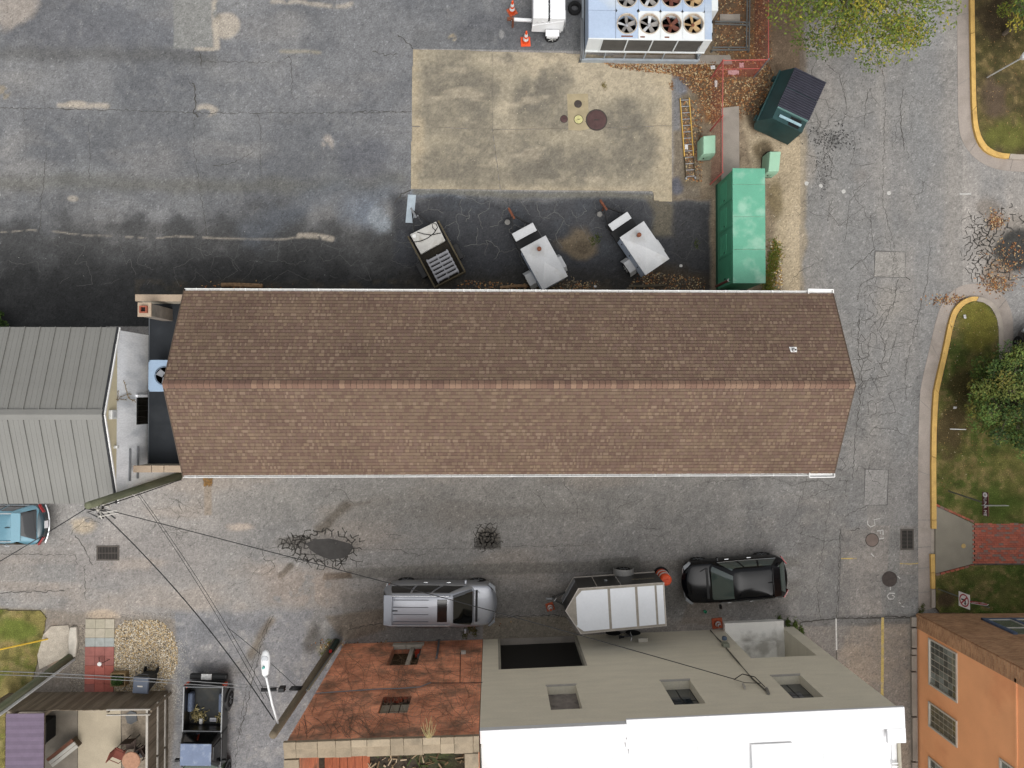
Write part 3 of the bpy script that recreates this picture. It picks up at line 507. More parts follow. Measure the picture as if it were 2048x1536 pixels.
def near(s): 
    o_, up, nr_, Lg = slope_frame(s[0]); c = o_+Vector((s[2]+.5, 0, 0))+up*(s[1]*EXPO); return -s[3]*10+(c-Vector((0, 0, HC))).length
order = sorted(range(len(SPOTS)), key=lambda i: near(SPOTS[i])); single = set(order[:300])
VAR = {}
for side in (-1, 1):
    o_, up, nr_, Lg = slope_frame(side); VAR[side] = []
    for k in range(9):
        g = G(); shingle(g, Vector((0, 0, 0)), up, nr_, 1.0, rnd); me = g.mesh('shingle'); me.materials.append(shm); VAR[side].append(me)
rest = G()
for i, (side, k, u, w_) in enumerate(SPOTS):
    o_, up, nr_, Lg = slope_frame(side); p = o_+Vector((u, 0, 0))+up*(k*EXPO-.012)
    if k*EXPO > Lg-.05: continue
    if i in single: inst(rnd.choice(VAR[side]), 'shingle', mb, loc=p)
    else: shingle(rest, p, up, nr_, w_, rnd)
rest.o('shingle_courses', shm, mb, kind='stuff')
# ridge caps, each bent over the ridge and lapping the next
RC = [C(128, 103, 88), C(120, 95, 82), C(136, 111, 94), C(114, 90, 79), C(125, 99, 85), C(140, 115, 97)]
capm = []
for k in range(8):
    g = G(); g.col = RC[k % 6]; a_n = math.atan2(HR-HE, YN-YR); a_s = math.atan2(HR-HE, YR-YS); l_ = .199; hw = .17
    pr = [(-hw*math.cos(a_s), -hw*math.sin(a_s)), (-.03, -.008), (0, 0), (.03, -.008), (hw*math.cos(a_n), -hw*math.sin(a_n))]
    vs = []; 
    for x, zz in ((0, .030), (l_, .026)):
        for y, z in pr: vs.append((x+(rnd.uniform(-.008, .008) if x == 0 else 0), y, z+zz+(-.035 if abs(y) > .1 else -.02)))
    for x, zz in ((0, .018), (l_, .014)):
        for y, z in pr: vs.append((x, y, z+zz+(-.035 if abs(y) > .1 else -.02)))
    fs = [(i, i+1, i+6, i+5)[::-1] for i in range(4)]+[(10+i, 11+i, 1+i, i)[::-1] for i in range(4)]+[(4, 9, 19, 14)[::-1], (0, 10, 15, 5)[::-1]]
    g.add(vs, fs); me = g.mesh('ridge_cap'); me.materials.append(shm); capm.append(me)
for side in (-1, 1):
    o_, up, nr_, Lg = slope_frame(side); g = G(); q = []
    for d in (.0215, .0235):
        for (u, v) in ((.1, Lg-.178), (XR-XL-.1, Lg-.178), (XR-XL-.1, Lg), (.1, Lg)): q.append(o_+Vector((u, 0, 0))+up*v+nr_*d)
    g.hexa(q); g.o('ridge_shade_strip', pm('ridge_shade_tone', C(60, 48, 43)), mb)  # dark strip paints shade along the cap edges and the dark joints between caps
x = XL-.02
while x < XR-.15:
    inst(rnd.choice(capm), 'ridge_cap', mb, loc=(x, YR, HR+.034)); x += .212
# gutters: open white troughs in sections with hangers
def gutter(x0, x1, y, side, z=HE-.02, w=.13):
    g = G(); t = .006; pr = [(0, 0), (0, -.11), (w, -.11), (w, .0), (w-.018, .0)]
    for a, b in zip(pr[:-1], pr[1:]):
        g.hexa([(x0, y+side*a[0], z+a[1]), (x1, y+side*a[0], z+a[1]), (x1, y+side*b[0], z+b[1]), (x0, y+side*b[0], z+b[1]), (x0, y+side*(a[0]-t), z+a[1]+t), (x1, y+side*(a[0]-t), z+a[1]+t), (x1, y+side*(b[0]-t), z+b[1]+t), (x0, y+side*(b[0]-t), z+b[1]+t)])
    o = g.o('gutter', white_p, mb)
    h = G(); xx = (x0+x1)/2; h.box(xx, y+side*w/2, z+.006, .025, w+.01, .008); h.o('hanger', white_p, o)
    return o
for side, y in ((1, YN-.01), (-1, YS+.01)):
    x = XL
    while x < XR-1.0:
        gutter(x, min(x+.93, XR-.98), y, side); x += .94
    g = G(); yy = y+side*.09                                          # boxed end length standing out at the corner
    for a, b in (((XR-.98, yy-side*.09), (XR-.98, yy+side*.10)), ((XR-.98, yy+side*.10), (XR+.02, yy+side*.08)), ((XR+.02, yy+side*.08), (XR+.02, yy-side*.06))): g.bar((*a, HE-.03), (*b, HE-.03), .03, .10)
    g.box(XR-.48, yy, HE-.09, 1.0, .17, .01); g.o('gutter_end', white_p, mb)
for yy in (YN-.25, YS+.25):
    g = G(); g.box(XL+1.2, yy+(.22 if yy > 0 else -.22), 2.2, .07, .06, 4.3); g.o('downspout', white_p, mb)
# plumbing vent on the north slope
c = P(1573, 702, 5.0); fr = (c.y-YN)/(YR-YN); zz = HE+fr*(HR-HE)
vt = G(); vt.lathe([(.085, -.02), (.085, .05), (.06, .10), (.045, .28), (.04, .28), (.04, .2)], (c.x, c.y, zz), 14, cap=False); vo = vt.o('vent_pipe', white_p, mb, smooth=False)
g = G(); o_, up, nr_, Lg = slope_frame(1); q = []
for d in (.022, .027):
    for (u, v) in ((-.13, -.12), (.16, -.12), (.13, .1), (-.1, .1)): q.append(Vector((c.x, c.y, zz))+Vector((u, 0, 0))+up*v+nr_*d)
g.hexa(q); g.o('flashing', white_p, vo)
g = G(); g.lathe([(.06, .06), (.072, .03), (.05, .0)], (c.x, c.y, zz+.05), 12); g.o('boot', pm('black_rubber', C(30, 30, 31), var=.1), vo)
# flat-roofed end bay
HF = 3.1; XW = -13.92
g = G(); g.box((XW+XL+.3)/2, (YS+YN)/2, (HF-.1)/2, XL+.3-XW, YN-YS-.34, HF-.1); g.o('end_bay_wall', cream, mb)
g = G(); g.box((XW+XL+.3)/2, (YS+YN)/2, HF-.04, XL+.3-XW+.04, YN-YS-.6, .12); g.o('flat_roof', tar, mb)
g = G(); g.box(XW+.02, (YS+YN)/2, HF+.035, .03, YN-YS-.62, .03); g.o('roof_edge_trim', pm('grey_edge_metal', C(110, 114, 118), metal=.3, rough=.5), mb)
for yy, t0, x0, nm in ((YN-.22, .27, -13.95, 'n'), (YS+.20, .27, -13.98, 's')):
    g = G(); g.box((x0+XL+.05)/2, yy, (HF-.1+4.08)/2, XL+.05-x0, .20, 4.08-HF+.1); g.o('parapet_wall', cream, mb)
    xs = [x0-.02, XL+.28] if nm == 'n' else [x0-.02, -13.28, -12.8, XL+.28]
    for a, b in zip(xs[:-1], xs[1:]):
        g = G(); g.box((a+b)/2, yy, 4.14, b-a-.025, t0, .10); g.o('coping', tan_cap, mb, bevel=.012)
chim = pm('sooty_block', C(150, 140, 130), var=.25, scale=2.5, stain=C(92, 90, 80), stain_amt=.6, stain_scale=1.5)
CHX, CHY = -13.19, 3.2
g = G(); g.box(CHX, CHY, (HF+4.95)/2, .44, .48, 4.95-HF); co = g.o('chimney', chim, mb, bevel=.01)
g = G(); g.box(CHX, CHY, 4.99, .50, .54, .09); g.o('chimney_cap', tan_cap, co, bevel=.01)
g = G()
for a, b, sx, sy in ((0, .11, .28, .05), (0, -.11, .28, .05), (.115, 0, .05, .17), (-.115, 0, .05, .17)): g.box(CHX+a, CHY+b, 5.08, sx, sy, .12)
g.o('flue', pm('red_clay_flue', C(150, 82, 62), var=.15), co)
g = G(); g.box(CHX, CHY, 5.041, .18, .17, .008); g.o('flue_shaft', pm('soot', C(26, 18, 16)), co)
g = G(); g.tube([(XL-.1, YS+.75, HF+.06), (-12.4, YS+.75, HF+.06), (-12.4, YS+2.2, HF+.06)], .018); g.o('roof_conduit', pm('dull_pipe', C(58, 60, 62), metal=.3, rough=.5), mb)
g = G(); g.lathe([(.05, 0), (.05, .12), (.03, .16)], (-12.45, YS+.95, HF+.02), 10); g.o('roof_spigot', white_p, mb)
# condenser on the flat roof
cA, cB = P(297, 720, 4.1), P(297, 783, 4.1); cs = cA.y-cB.y; cx0 = cA.x+cs/2
ac = T('air_conditioner', 'pale blue square condenser unit with a black fan on the black flat roof', 'air conditioner', (cx0, (cA.y+cB.y)/2, HF+.02))
blue = pm('pale_blue_steel', C(158, 180, 204), rough=.45, metal=.1, var=.06, scale=2, fine=20, fvar=.05)
blk = pm('black_steel', C(22, 24, 26), rough=.5, var=.1); alu = pm('dull_aluminium', C(176, 178, 182), rough=.4, metal=.5, var=.08)
g = G(); g.box(0, 0, .45, cs-.06, cs-.06, .82); g.o('coil_body', pm('dark_coil', C(48, 52, 56), fine=90, fvar=.3), ac)
for sx in (-1, 1):
    for sy in (-1, 1): g = G(); g.box(sx*(cs/2-.04), sy*(cs/2-.04), .45, .08, .08, .9); g.o('corner_post', blue, ac)
R_ = .34
g = G(); n = 36; vs = []; 
for i in range(n):
    t = 2*math.pi*i/n; m_ = max(abs(math.cos(t)), abs(math.sin(t))); vs += [(R_*math.cos(t), R_*math.sin(t), .98), (cs/2/m_*math.cos(t), cs/2/m_*math.sin(t), .98), (cs/2/m_*math.cos(t), cs/2/m_*math.sin(t), .88)]
g.add(vs, [(3*i, 3*i+1, 3*((i+1) % n)+1, 3*((i+1) % n)) for i in range(n)]+[(3*i+1, 3*i+2, 3*((i+1) % n)+2, 3*((i+1) % n)+1) for i in range(n)]); g.o('top_panel', blue, ac)
g = G(); g.lathe([(R_, .86), (R_+.015, .985), (R_+.03, 1.0), (R_+.03, .98)], (0, 0, 0), 30, cap=False); g.o('fan_shroud', blk, ac)
g = G(); g.lathe([(R_, .868), (.0, .868)], (0, 0, 0), 24); g.o('fan_well', pm('fan_dark', C(14, 15, 17)), ac)
def fan_blades(parent, r, n, z, mats, hub, w=.12, rot=0., tilt=.04):
    for k in range(n):
        t = rot+2*math.pi*k/n; d = Vector((math.cos(t), math.sin(t), 0)); u = Vector((-d.y, d.x, 0)); g = G()
        a, b = d*(r*.16), d*(r*.93); q = []
        for dz in (0, .012): q += [a-u*w*.4+Vector((0, 0, z-tilt+dz)), b-u*w*.55+Vector((0, 0, z-tilt+dz)), b+u*w*.55+Vector((0, 0, z+tilt+dz)), a+u*w*.4+Vector((0, 0, z+tilt+dz))]
        g.hexa(q); g.o('fan_blade', mats[k % len(mats)], parent)
    g = G(); g.lathe([(r*.17, z-.05), (r*.17, z+.04), (r*.1, z+.07)], (0, 0, 0), 12); g.o('fan_hub', hub, parent)
fan_blades(ac, .33, 3, .93, [alu], blk, w=.24, rot=.5)
# ================================================================== METAL-ROOFED BUILDING to the left
metal_r = pm('grey_metal_roof', C(130, 129, 124), rough=.5, metal=.12, var=.05, scale=1, fine=20, fvar=.04, bump=.05)
HM, HMR, XG = 5.2, 6.2, -14.16
YA, YB, YC = 2.42, -3.73, -.74; YBe, YAe = P(234, 1006, HM).y, P(234, 655, HM).y
nb = T('metal_roof_building', 'building with grey standing-seam metal gable roof and stained white end wall', 'building')
stw = pm('stained_white_wall', C(284, 285, 287), rough=.85, var=.08, scale=1.5, fine=20, stain=C(206, 212, 220), stain_amt=.6, stain_scale=1.1, stretch=(1, 1, .35))
g = G(); g.box(XG-8, (YA+YB)/2, HM/2-.03, 16, YA-YB, HM-.06); g.o('wall', stw, nb)
beige = pm('beige_siding', C(240, 226, 190), var=.06, scale=3)
g = G(); s_ = .03; g.add([(XG-.6, YA, HM-.06), (XG-.6, YB, HM-.06), (XG-.6, YC, HMR-.12), (XG+s_, YA, HM-.06), (XG+s_, YB, HM-.06), (XG+s_, YC, HMR-.12)], [(2, 1, 0), (3, 4, 5), (0, 1, 4, 3), (1, 2, 5, 4), (2, 0, 3, 5)]); g.o('gable_siding', beige, nb)
dkt = pm('dark_edge_trim', C(48, 50, 54), rough=.5)
for side, ye in ((1, YAe), (-1, YBe)):
    up = Vector((0, YC-ye, HMR-HM)); Lg = up.length; up.normalize(); nr_ = Vector((1, 0, 0)).cross(up); nr_ = nr_ if nr_.z > 0 else -nr_
    g = G(); q = []
    for d in (0, .025):
        for (u, v) in ((0, 0), (.555, 0), (.555, Lg), (0, Lg)): q.append(Vector((u, 0, 0))+up*v+nr_*d)
    g.hexa(q)
    for (u, w_, h_) in ((.545, .03, .045), (.18, .02, .008), (.36, .02, .008)):
        q = []
        for d in (.02, .025+h_):
            for (uu, v) in ((u, 0), (u+w_, 0), (u+w_, Lg), (u, Lg)): q.append(Vector((uu, 0, 0))+up*v+nr_*d)
        g.hexa(q)
    me = g.mesh('roof_panel'); me.materials.append(metal_r)
    x = XG+.04-.56
    for k in range(20): inst(me, 'roof_panel', nb, loc=(x-k*.56, ye, HM))
    g = G(); g.bar(Vector((XG+.07, ye, HM-.05)), Vector((XG+.07, YC, HMR-.05)), .03, .17); g.o('rake_trim', dkt, nb)
    g = G(); g.bar(Vector((XG+.11, ye, HM-.09)), Vector((XG+.11, YC, HMR-.09)), .04, .07); g.o('rake_board', white_p, nb)
g = G()
for side, ye in ((1, YAe), (-1, YBe)):
    up = Vector((0, ye-YC, HM-HMR)).normalized(); q = []
    for d in (.05, .075):
        for (u, v) in ((-11.7, 0), (0, 0), (0, .2), (-11.7, .2)): q.append(Vector((XG+.08+u, YC, HMR+d))+up*v)
    g.hexa(q)
g.o('ridge_flashing', metal_r, nb)
lightw = pm('white_box', C(228, 228, 224), rough=.5, var=.05)
for px_, py_, hh, s1, s2, nm in ((220, 829, 5.55, .34, .38, 'wall_vent'), (226, 894, 5.28, .12, .16, 'floodlight')):
    p = P(px_, py_, hh); g = G(); g.box(XG+.10, p.y, hh, .14, s1, s2); vo = g.o(nm, lightw, nb, bevel=.02)
    if nm == 'wall_vent': g = G(); g.box(XG+.172, p.y, hh, .008, s1*.55, s2*.55); g.o('louvre', pm('light_grey', C(200, 200, 200)), vo)
p1, p2 = P(288, 795, 3.4), P(288, 849, 3.4)
g = G(); g.box(XG+.012, (p1.y+p2.y)/2, 3.05, .03, p1.y-p2.y, 1.1); wdw = g.o('window', pm('black_window', C(26, 24, 20), rough=.2, spec=.6), nb)
for k in range(5): g = G(); g.box(XG+.032, p2.y+(k+.5)/5*(p1.y-p2.y), 3.05, .015, .02, 1.08); g.o('bar', pm('dark_bronze', C(40, 36, 28)), wdw)
g = G(); g.box(XG+.05, p1.y+.06, 3.12, .10, .10, 1.15); g.o('window_post', stw, nb)
galv = pm('galvanised_steel', C(134, 136, 138), rough=.45, metal=.4, var=.1)
for px_, ya, yb in ((261, 897, 962), (277, 893, 957)):
    hh = HC-(P(px_, 930, 0).length and 0) if False else None
    for z in np.arange(3, 5.4, .02):
        if P(px_, 930, z).x <= XG+.06: continue
        hh = z; break
    a, b = P(px_, ya, hh), P(px_, yb, hh); g = G(); g.box(XG+.05, (a.y+b.y)/2, hh, .06, a.y-b.y, .07); g.o('wall_rail', galv, nb, bevel=.01)
dry = pm('dry_vine', C(146, 122, 74), var=.2)
g = G()
for (a, b) in (((248, 760), (256, 795)), ((256, 795), (270, 803)), ((232, 800), (252, 798)), ((236, 782), (236, 800)), ((240, 793), (262, 788))):
    pts = []
    for k in range(7):
        t = k/6; z = 4.55; q = P(a[0]+(b[0]-a[0])*t+U(-1, 1), a[1]+(b[1]-a[1])*t+U(-1.5, 1.5), z)
        f = (XG+.03-0)/q.x; hz = HC-(HC-z)*f; pts.append((XG+.03, q.y*f, hz))
    g.tube(pts, .012, 4)
    for p in pts:
        for _ in range(3): d = U(-.06, .06); g.tube([p, (p[0]+.02, p[1]+d, p[2]+U(-.08, .08))], .005, 3)
vn = g.o('dried_vine', dry, kind=None); tag(vn, 'dried brown vine clinging to the stained white end wall', 'vine')
# ================================================================== GREY-OLIVE BUILDING with the white roof, brick shell beside it, orange building
def frame2(a, b):
    """wall frame: origin a, unit vector along the wall, outward (north) normal"""
    d = (Vector((b[0], b[1], 0))-Vector((a[0], a[1], 0))); L_ = d.length; d.normalize(); return Vector((a[0], a[1], 0)), d, Vector((-d.y, d.x, 0)), L_
def wall_with_holes(g, o, d, n, L_, H_, holes, thick=.3, top=None):
    """front face split round rectangular holes (u0,u1,z0,z1), with reveals"""
    us = sorted({0, L_, *[h[0] for h in holes], *[h[1] for h in holes]}); zs = sorted({0, H_, *[h[2] for h in holes], *[h[3] for h in holes]})
    q = lambda u, z, dd=0.: o+d*u+Vector((0, 0, z))+n*dd
    for i in range(len(us)-1):
        for j in range(len(zs)-1):
            u, z = (us[i]+us[i+1])/2, (zs[j]+zs[j+1])/2
            if any(h[0] < u < h[1] and h[2] < z < h[3] for h in holes): continue
            g.quad(q(us[i+1], zs[j]), q(us[i], zs[j]), q(us[i], zs[j+1]), q(us[i+1], zs[j+1]))
    for u0, u1, z0, z1 in holes:
        if z0 > 0: g.quad(q(u0, z0), q(u1, z0), q(u1, z0, -thick), q(u0, z0, -thick))
        g.quad(q(u0, z1, -thick), q(u1, z1, -thick), q(u1, z1), q(u0, z1)); g.quad(q(u0, z0, -thick), q(u0, z1, -thick), q(u0, z1), q(u0, z0)); g.quad(q(u1, z0), q(u1, z1), q(u1, z1, -thick), q(u1, z0, -thick))
def on_wall(x, y, o, d, n, off=0.):
    """(u, z) of the wall-plane point seen at photo pixel (x, y)"""
    a = Vector((0, 0, HC)); b = P(x, y, 0.); r = b-a; t = ((o+n*off-a).dot(n))/r.dot(n); p = a+r*t; return (p-o).dot(d), p.z
olive = pm('olive_grey_render', C(244, 235, 212), rough=.85, var=.05, scale=.8, fine=14, fvar=.06, bump=.1, stretch=(1, 1, 5))
wroof = pm('white_roof_coating', C(240, 240, 240), rough=.6, var=.03, scale=1, fine=8, fvar=.02, stain=C(214, 216, 217), stain_amt=.6, stain_scale=.5, bump=.05)
gb = T('grey_rendered_building', 'tall olive-grey rendered building with bright white flat roof', 'building')
oG, dG, nG, LG = frame2((-.42, -11.09), (13.74, -10.62))
HG = 8.5
def gw(x, y): return on_wall(x, y, oG, dG, nG)
def hole(xa, ya, xb, yb): 
    u0, z0 = gw(xa, ya); u1, z1 = gw(xb, yb); return [min(u0, u1), max(u0, u1), min(z0, z1), max(z0, z1)]
door = hole(995, 1285, 1180, 1331); win1 = hole(1093, 1372, 1165, 1417); win2 = hole(1321, 1362, 1407, 1407); win3 = hole(1542, 1352, 1645, 1394)
dock = hole(1449, 1262, 1625, 1311); dock[2] = 0.0; dock[0] = gw(1449, 1262)[0]; dock[1] = gw(1562, 1253)[0]
# each opening is plumb: take its sides from its sill line
win1[:2] = [gw(1093, 1372)[0], gw(1152, 1372)[0]]; win2[:2] = [gw(1321, 1362)[0], gw(1380, 1361)[0]]; win3[:2] = [gw(1543, 1353)[0], gw(1601, 1351)[0]]; door[:2] = [gw(996, 1286)[0], gw(1157, 1281)[0]]; door[2] = 0.
hol = [door, win1, win2, win3, dock]
g = G(); wall_with_holes(g, oG, dG, nG, LG, HG, hol, .38); g.o('front_wall', olive, gb)
def gq(u, z, off=0.): return oG+dG*u+nG*off+Vector((0, 0, z))
g = G()                                                            # east and west sides, back
dep = 9.
g.quad(gq(LG, 0), gq(LG, HG), gq(LG, HG, -dep), gq(LG, 0, -dep)); g.quad(gq(0, 0), gq(0, 0, -dep), gq(0, HG, -dep), gq(0, HG)); g.quad(gq(0, 0, -dep), gq(LG, 0, -dep), gq(LG, HG, -dep), gq(0, HG, -dep)); g.o('side_walls', olive, gb)
# white roof, parapets of two heights
ust = (Vector((4.45, -10.93, 0))-oG).dot(dG)
def slabw(u0, u1, o0, o1, z0, z1, nm, mat=wroof, bev=0):
    g = G(); q = [gq(u, z, o_) for z in (z0, z1) for (u, o_) in ((u0, o1), (u1, o1), (u1, o0), (u0, o0))]; g.hexa(q); return g.o(nm, mat, gb, bevel=bev)
slabw(.02, LG-.02, -.3, -dep, HG-.45, HG-.25, 'roof_membrane'); slabw(0, ust, .02, -.42, HG+.005, HG+.25, 'parapet_coping', bev=.02); slabw(ust, LG+.12, .10, -.62, HG+.005, HG+.12, 'parapet_coping', bev=.02); slabw(LG-.5, LG+.12, -.62, -1.1, HG+.005, HG+.12, 'parapet_coping'); slabw(LG-.2, LG-.02, -1.1, -dep, HG-.25, HG-.22, 'roof_edge')
slabw(.05, ust, -.42, -.7, HG-.25, HG-.02, 'parapet_cant'); slabw(ust, LG-.5, -.62, -.95, HG-.25, HG-.06, 'parapet_cant'); slabw(ust+.1, ust+.75, -.95, -1.2, HG-.25, HG-.1, 'parapet_cant')
for k_ in (2.2, 4.4, 7.3, 9.6, 11.6): slabw(k_, k_+.05, -.98, -dep+.1, HG-.25, HG-.243, 'roof_seam', pm('roof_seam_grey', C(222, 223, 223)))
hp = (P(1505, 1492, HG)-oG); hu, ho = hp.dot(dG), hp.dot(nG); slabw(hu, hu+1.4, ho, ho-3, HG-.25, HG-.10, 'roof_hatch', bev=.02)
for py_ in (1450, 1474, 1525, 1531):
    p = P(1788, py_, HG-.2); g = G(); g.box(p.x, p.y, HG-.15, .22, .03, .04); g.o('roof_edge_bracket', white_p, gb)
# sills, glazing, roller door, dock
sillm = pm('pale_sill', C(196, 190, 180), var=.08); frm = pm('dark_window_frame', C(28, 30, 32), rough=.4); gls = glass_mat('dark_glazing', C(52, 60, 66))
for k, (u0, u1, z0, z1) in enumerate((win1, win2, win3)):
    t = .38
    g = G(); q = [gq(u, z, o_) for z in (z0-.05, z0+.012) for (u, o_) in ((u0-.03, .03), (u1+.03, .03), (u1+.03, -.03), (u0-.03, -.03))]; g.hexa(q); g.o('sill', sillm, gb)
    if k == 0:
        g = G(); q = [gq(u, z, o_) for z in (z0, z1) for (u, o_) in ((u0, -t+.05), (u1, -t+.05), (u1, -t), (u0, -t))]; g.hexa(q); g.o('window_board', pm('weathered_board', C(150, 142, 136), var=.2, scale=4, stain=C(96, 92, 90), stain_amt=.7, stain_scale=3), gb)
        continue
    g = G(); q = [gq(u, z, o_) for z in (z0, z1) for (u, o_) in ((u0, -t+.03), (u1, -t+.03), (u1, -t), (u0, -t))]; g.hexa(q); wo_ = g.o('window', frm, gb)
    um, zm = (u0+u1)/2, (z0+z1)/2
    for a, b in ((u0+.04, um-.025), (um+.025, u1-.04)):
        for c_, e_ in ((z0+.04, zm-.025), (zm+.025, z1-.04)):
            g = G(); q = [gq(u, z, o_) for z in (c_, e_) for (u, o_) in ((a, -t+.042), (b, -t+.042), (b, -t+.02), (a, -t+.02))]; g.hexa(q); g.o('pane', gls, wo_)
u0, u1, z0, z1 = door
rd = pm('black_roller_slat', C(34, 33, 32), rough=.5, var=.1)
ns = 11
for k in range(ns):
    a, b = z0+(z1-z0)*k/ns, z0+(z1-z0)*(k+1)/ns-.012; g = G(); q = [gq(u, z, o_) for z in (a, b) for (u, o_) in ((u0+.02, -.30+(.03 if z == a else 0)), (u1-.02, -.30+(.03 if z == a else 0)), (u1-.02, -.36), (u0+.02, -.36))]; g.hexa(q); g.o('roller_slat', rd, gb)
for a, b in ((u0, u0+.10), (u1-.10, u1)): slabw(a, b, .012, -.3, z0, z1, 'door_jamb', pm('pale_jamb', C(168, 162, 148)))
slabw(u0+.1, u1-.1, .0, -.3, 0, .06, 'door_threshold', concg)
u0, u1, z0, z1 = dock
dk = pm('white_dock_interior', C(276, 272, 262), var=.06, scale=2, stain=C(150, 142, 126), stain_amt=.6, stain_scale=1.2)
slabw(u0, u1, .36, -1.3, 0, .30, 'dock_floor', dk); slabw(u0, u1-.5, -.45, -1.3, .30, .62, 'dock_step', dk)
g = G(); g.quad(gq(u0, 0, -1.3), gq(u1, 0, -1.3), gq(u1, z1, -1.3), gq(u0, z1, -1.3)); g.quad(gq(u0, 0, -.38), gq(u0, 0, -1.3), gq(u0, z1, -1.3), gq(u0, z1, -.38)); g.o('dock_wall', dk, gb)
g = G(); g.quad(gq(u1, 0, -1.3), gq(u1, 0, -.38), gq(u1, z1, -.38), gq(u1, z1, -1.3)); g.o('dock_side', olive, gb)
# fittings on the front wall
def wbox(x, y, w_, h_, dd, nm, mat, **k):
    u, z = gw(x, y); return slabw(u-w_/2, u+w_/2, dd, 0.002, z-h_/2, z+h_/2, nm, mat, **k)
wbox(1286, 1284, .42, .12, .18, 'wall_light', pm('off_white_lamp', C(206, 200, 186)), bev=.02); wbox(1451, 1293, .26, .34, .16, 'meter_box', pm('grey_green_box', C(150, 152, 134)), bev=.01)
u, z = gw(1449, 1284); g = G(); g.lathe([(.11, 0), (.11, .1), (.08, .14)], (0, 0, 0), 14); m_ = g.o('electric_meter', pm('meter_glass', C(96, 112, 130), rough=.2), gb); m_.location = gq(u, z, .1); m_.rotation_euler = (-math.pi/2, 0, 0)
cond = pm('painted_conduit', C(104, 100, 90))
def wtube(pts, r, nm, mat, off=.05):
    g = G(); g.tube([gq(*gw(x, y), off) for x, y in pts], r, 6); return g.o(nm, mat, gb)
wtube([(1452, 1298), (1475, 1325), (1505, 1360), (1533, 1385)], .03, 'service_conduit', cond); wtube([(1421, 1263), (1436, 1280), (1446, 1289)], .03, 'service_conduit', cond); wtube([(1533, 1380), (1537, 1390)], .06, 'weatherhead', pm('weatherhead_grey', C(140, 136, 128)))
wtube([(1468, 1365), (1490, 1372), (1522, 1373)], .012, 'service_lead', frm, .12); wtube([(1470, 1366), (1485, 1356), (1510, 1362), (1530, 1382)], .018, 'service_lead', frm, .15); wtube([(1486, 1372), (1490, 1380)], .04, 'insulator', sillm, .08)
# ------------------------------------------------------------------ brick shell (roofless)
bb = T('brick_ruin_building', 'roofless red brick building with vine-stained wall and tan coping', 'building')
brk = brick_mat('old_red_brick', C(262, 172, 128), C(232, 146, 112), C(222, 180, 152), stain=C(138, 116, 98), var=.35)
oB, dB, nB, LB = frame2((-6.64, -11.22), (-.44, -11.09)); HB = 9.05
def bw_(x, y): return on_wall(x, y, oB, dB, nB)
def bq(u, z, off=0.): return oB+dB*u+nB*off+Vector((0, 0, z))
hA = [bw_(788, 1291)[0], bw_(845, 1291)[0], bw_(780, 1291)[1], bw_(780, 1331)[1]]; hW = [bw_(766, 1396)[0], bw_(823, 1394)[0], bw_(766, 1394)[1], bw_(758, 1427)[1]]
hWf = [hW[0], hW[1], hW[2], hW[3]]
g = G(); wall_with_holes(g, oB, dB, nB, LB, HB, [hA, hWf], .38); g.o('front_wall', brk, bb)
def slabb(u0, u1, o0, o1, z0, z1, nm, mat, bev=0, par=None):
    g = G(); q = [bq(u, z, o_) for z in (z0, z1) for (u, o_) in ((u0, o1), (u1, o1), (u1, o0), (u0, o0))]; g.hexa(q); return g.o(nm, mat, par or bb, bevel=bev)
slabb(0, .4, -.02, -8, 0, HB-.02, 'side_wall', brk); slabb(LB-.45, LB-.01, -.02, -8, 0, HB-.02, 'side_wall', brk)
brkI = brick_mat('inner_brick', C(168, 78, 50), C(148, 70, 50), C(130, 96, 80), stain=C(70, 60, 50), var=.3)
g = G(); g.quad(bq(0, 0, -.385), bq(LB, 0, -.385), bq(LB, HB, -.385), bq(0, HB, -.385)) if False else None
cap = pm('weathered_tan_coping', C(158, 142, 119), var=.12, scale=2, fine=22, stain=C(134, 122, 102), stain_amt=.7, stain_scale=1.4)
caps = [cap, pm('weathered_tan_coping_b', C(152, 137, 115), var=.15, scale=3, fine=22, stain=C(118, 108, 92), stain_amt=.7, stain_scale=2), pm('weathered_tan_coping_c', C(170, 154, 130), var=.12, scale=3, fine=22, stain=C(140, 128, 108), stain_amt=.7, stain_scale=2)]
u = -.06; k = 0
while u < LB-.02:
    w_ = U(.35, .75); w_ = min(w_, LB+.02-u); zt = HB+.02+U(-.01, .015)
    cap = random.choice(caps); slabb(u, u+w_-.012, .06, -.17, HB, zt+.12, 'coping_stone', cap, .012); cap = random.choice(caps); slabb(u+U(-.02, .0), u+w_-.014, -.18, -.50+U(-.02, .02), HB, zt+.05, 'coping_stone', cap, .012); u += w_
v = -.52
while v > -3.4:
    w_ = U(.5, .7); slabb(-.06, .42, v, v-w_+.012, HB-.02, HB+.10, 'coping_stone', cap, .012); slabb(LB-.47, LB-.02, v, v-w_+.012, HB-.02, HB+.10, 'coping_stone', cap, .012); v -= w_
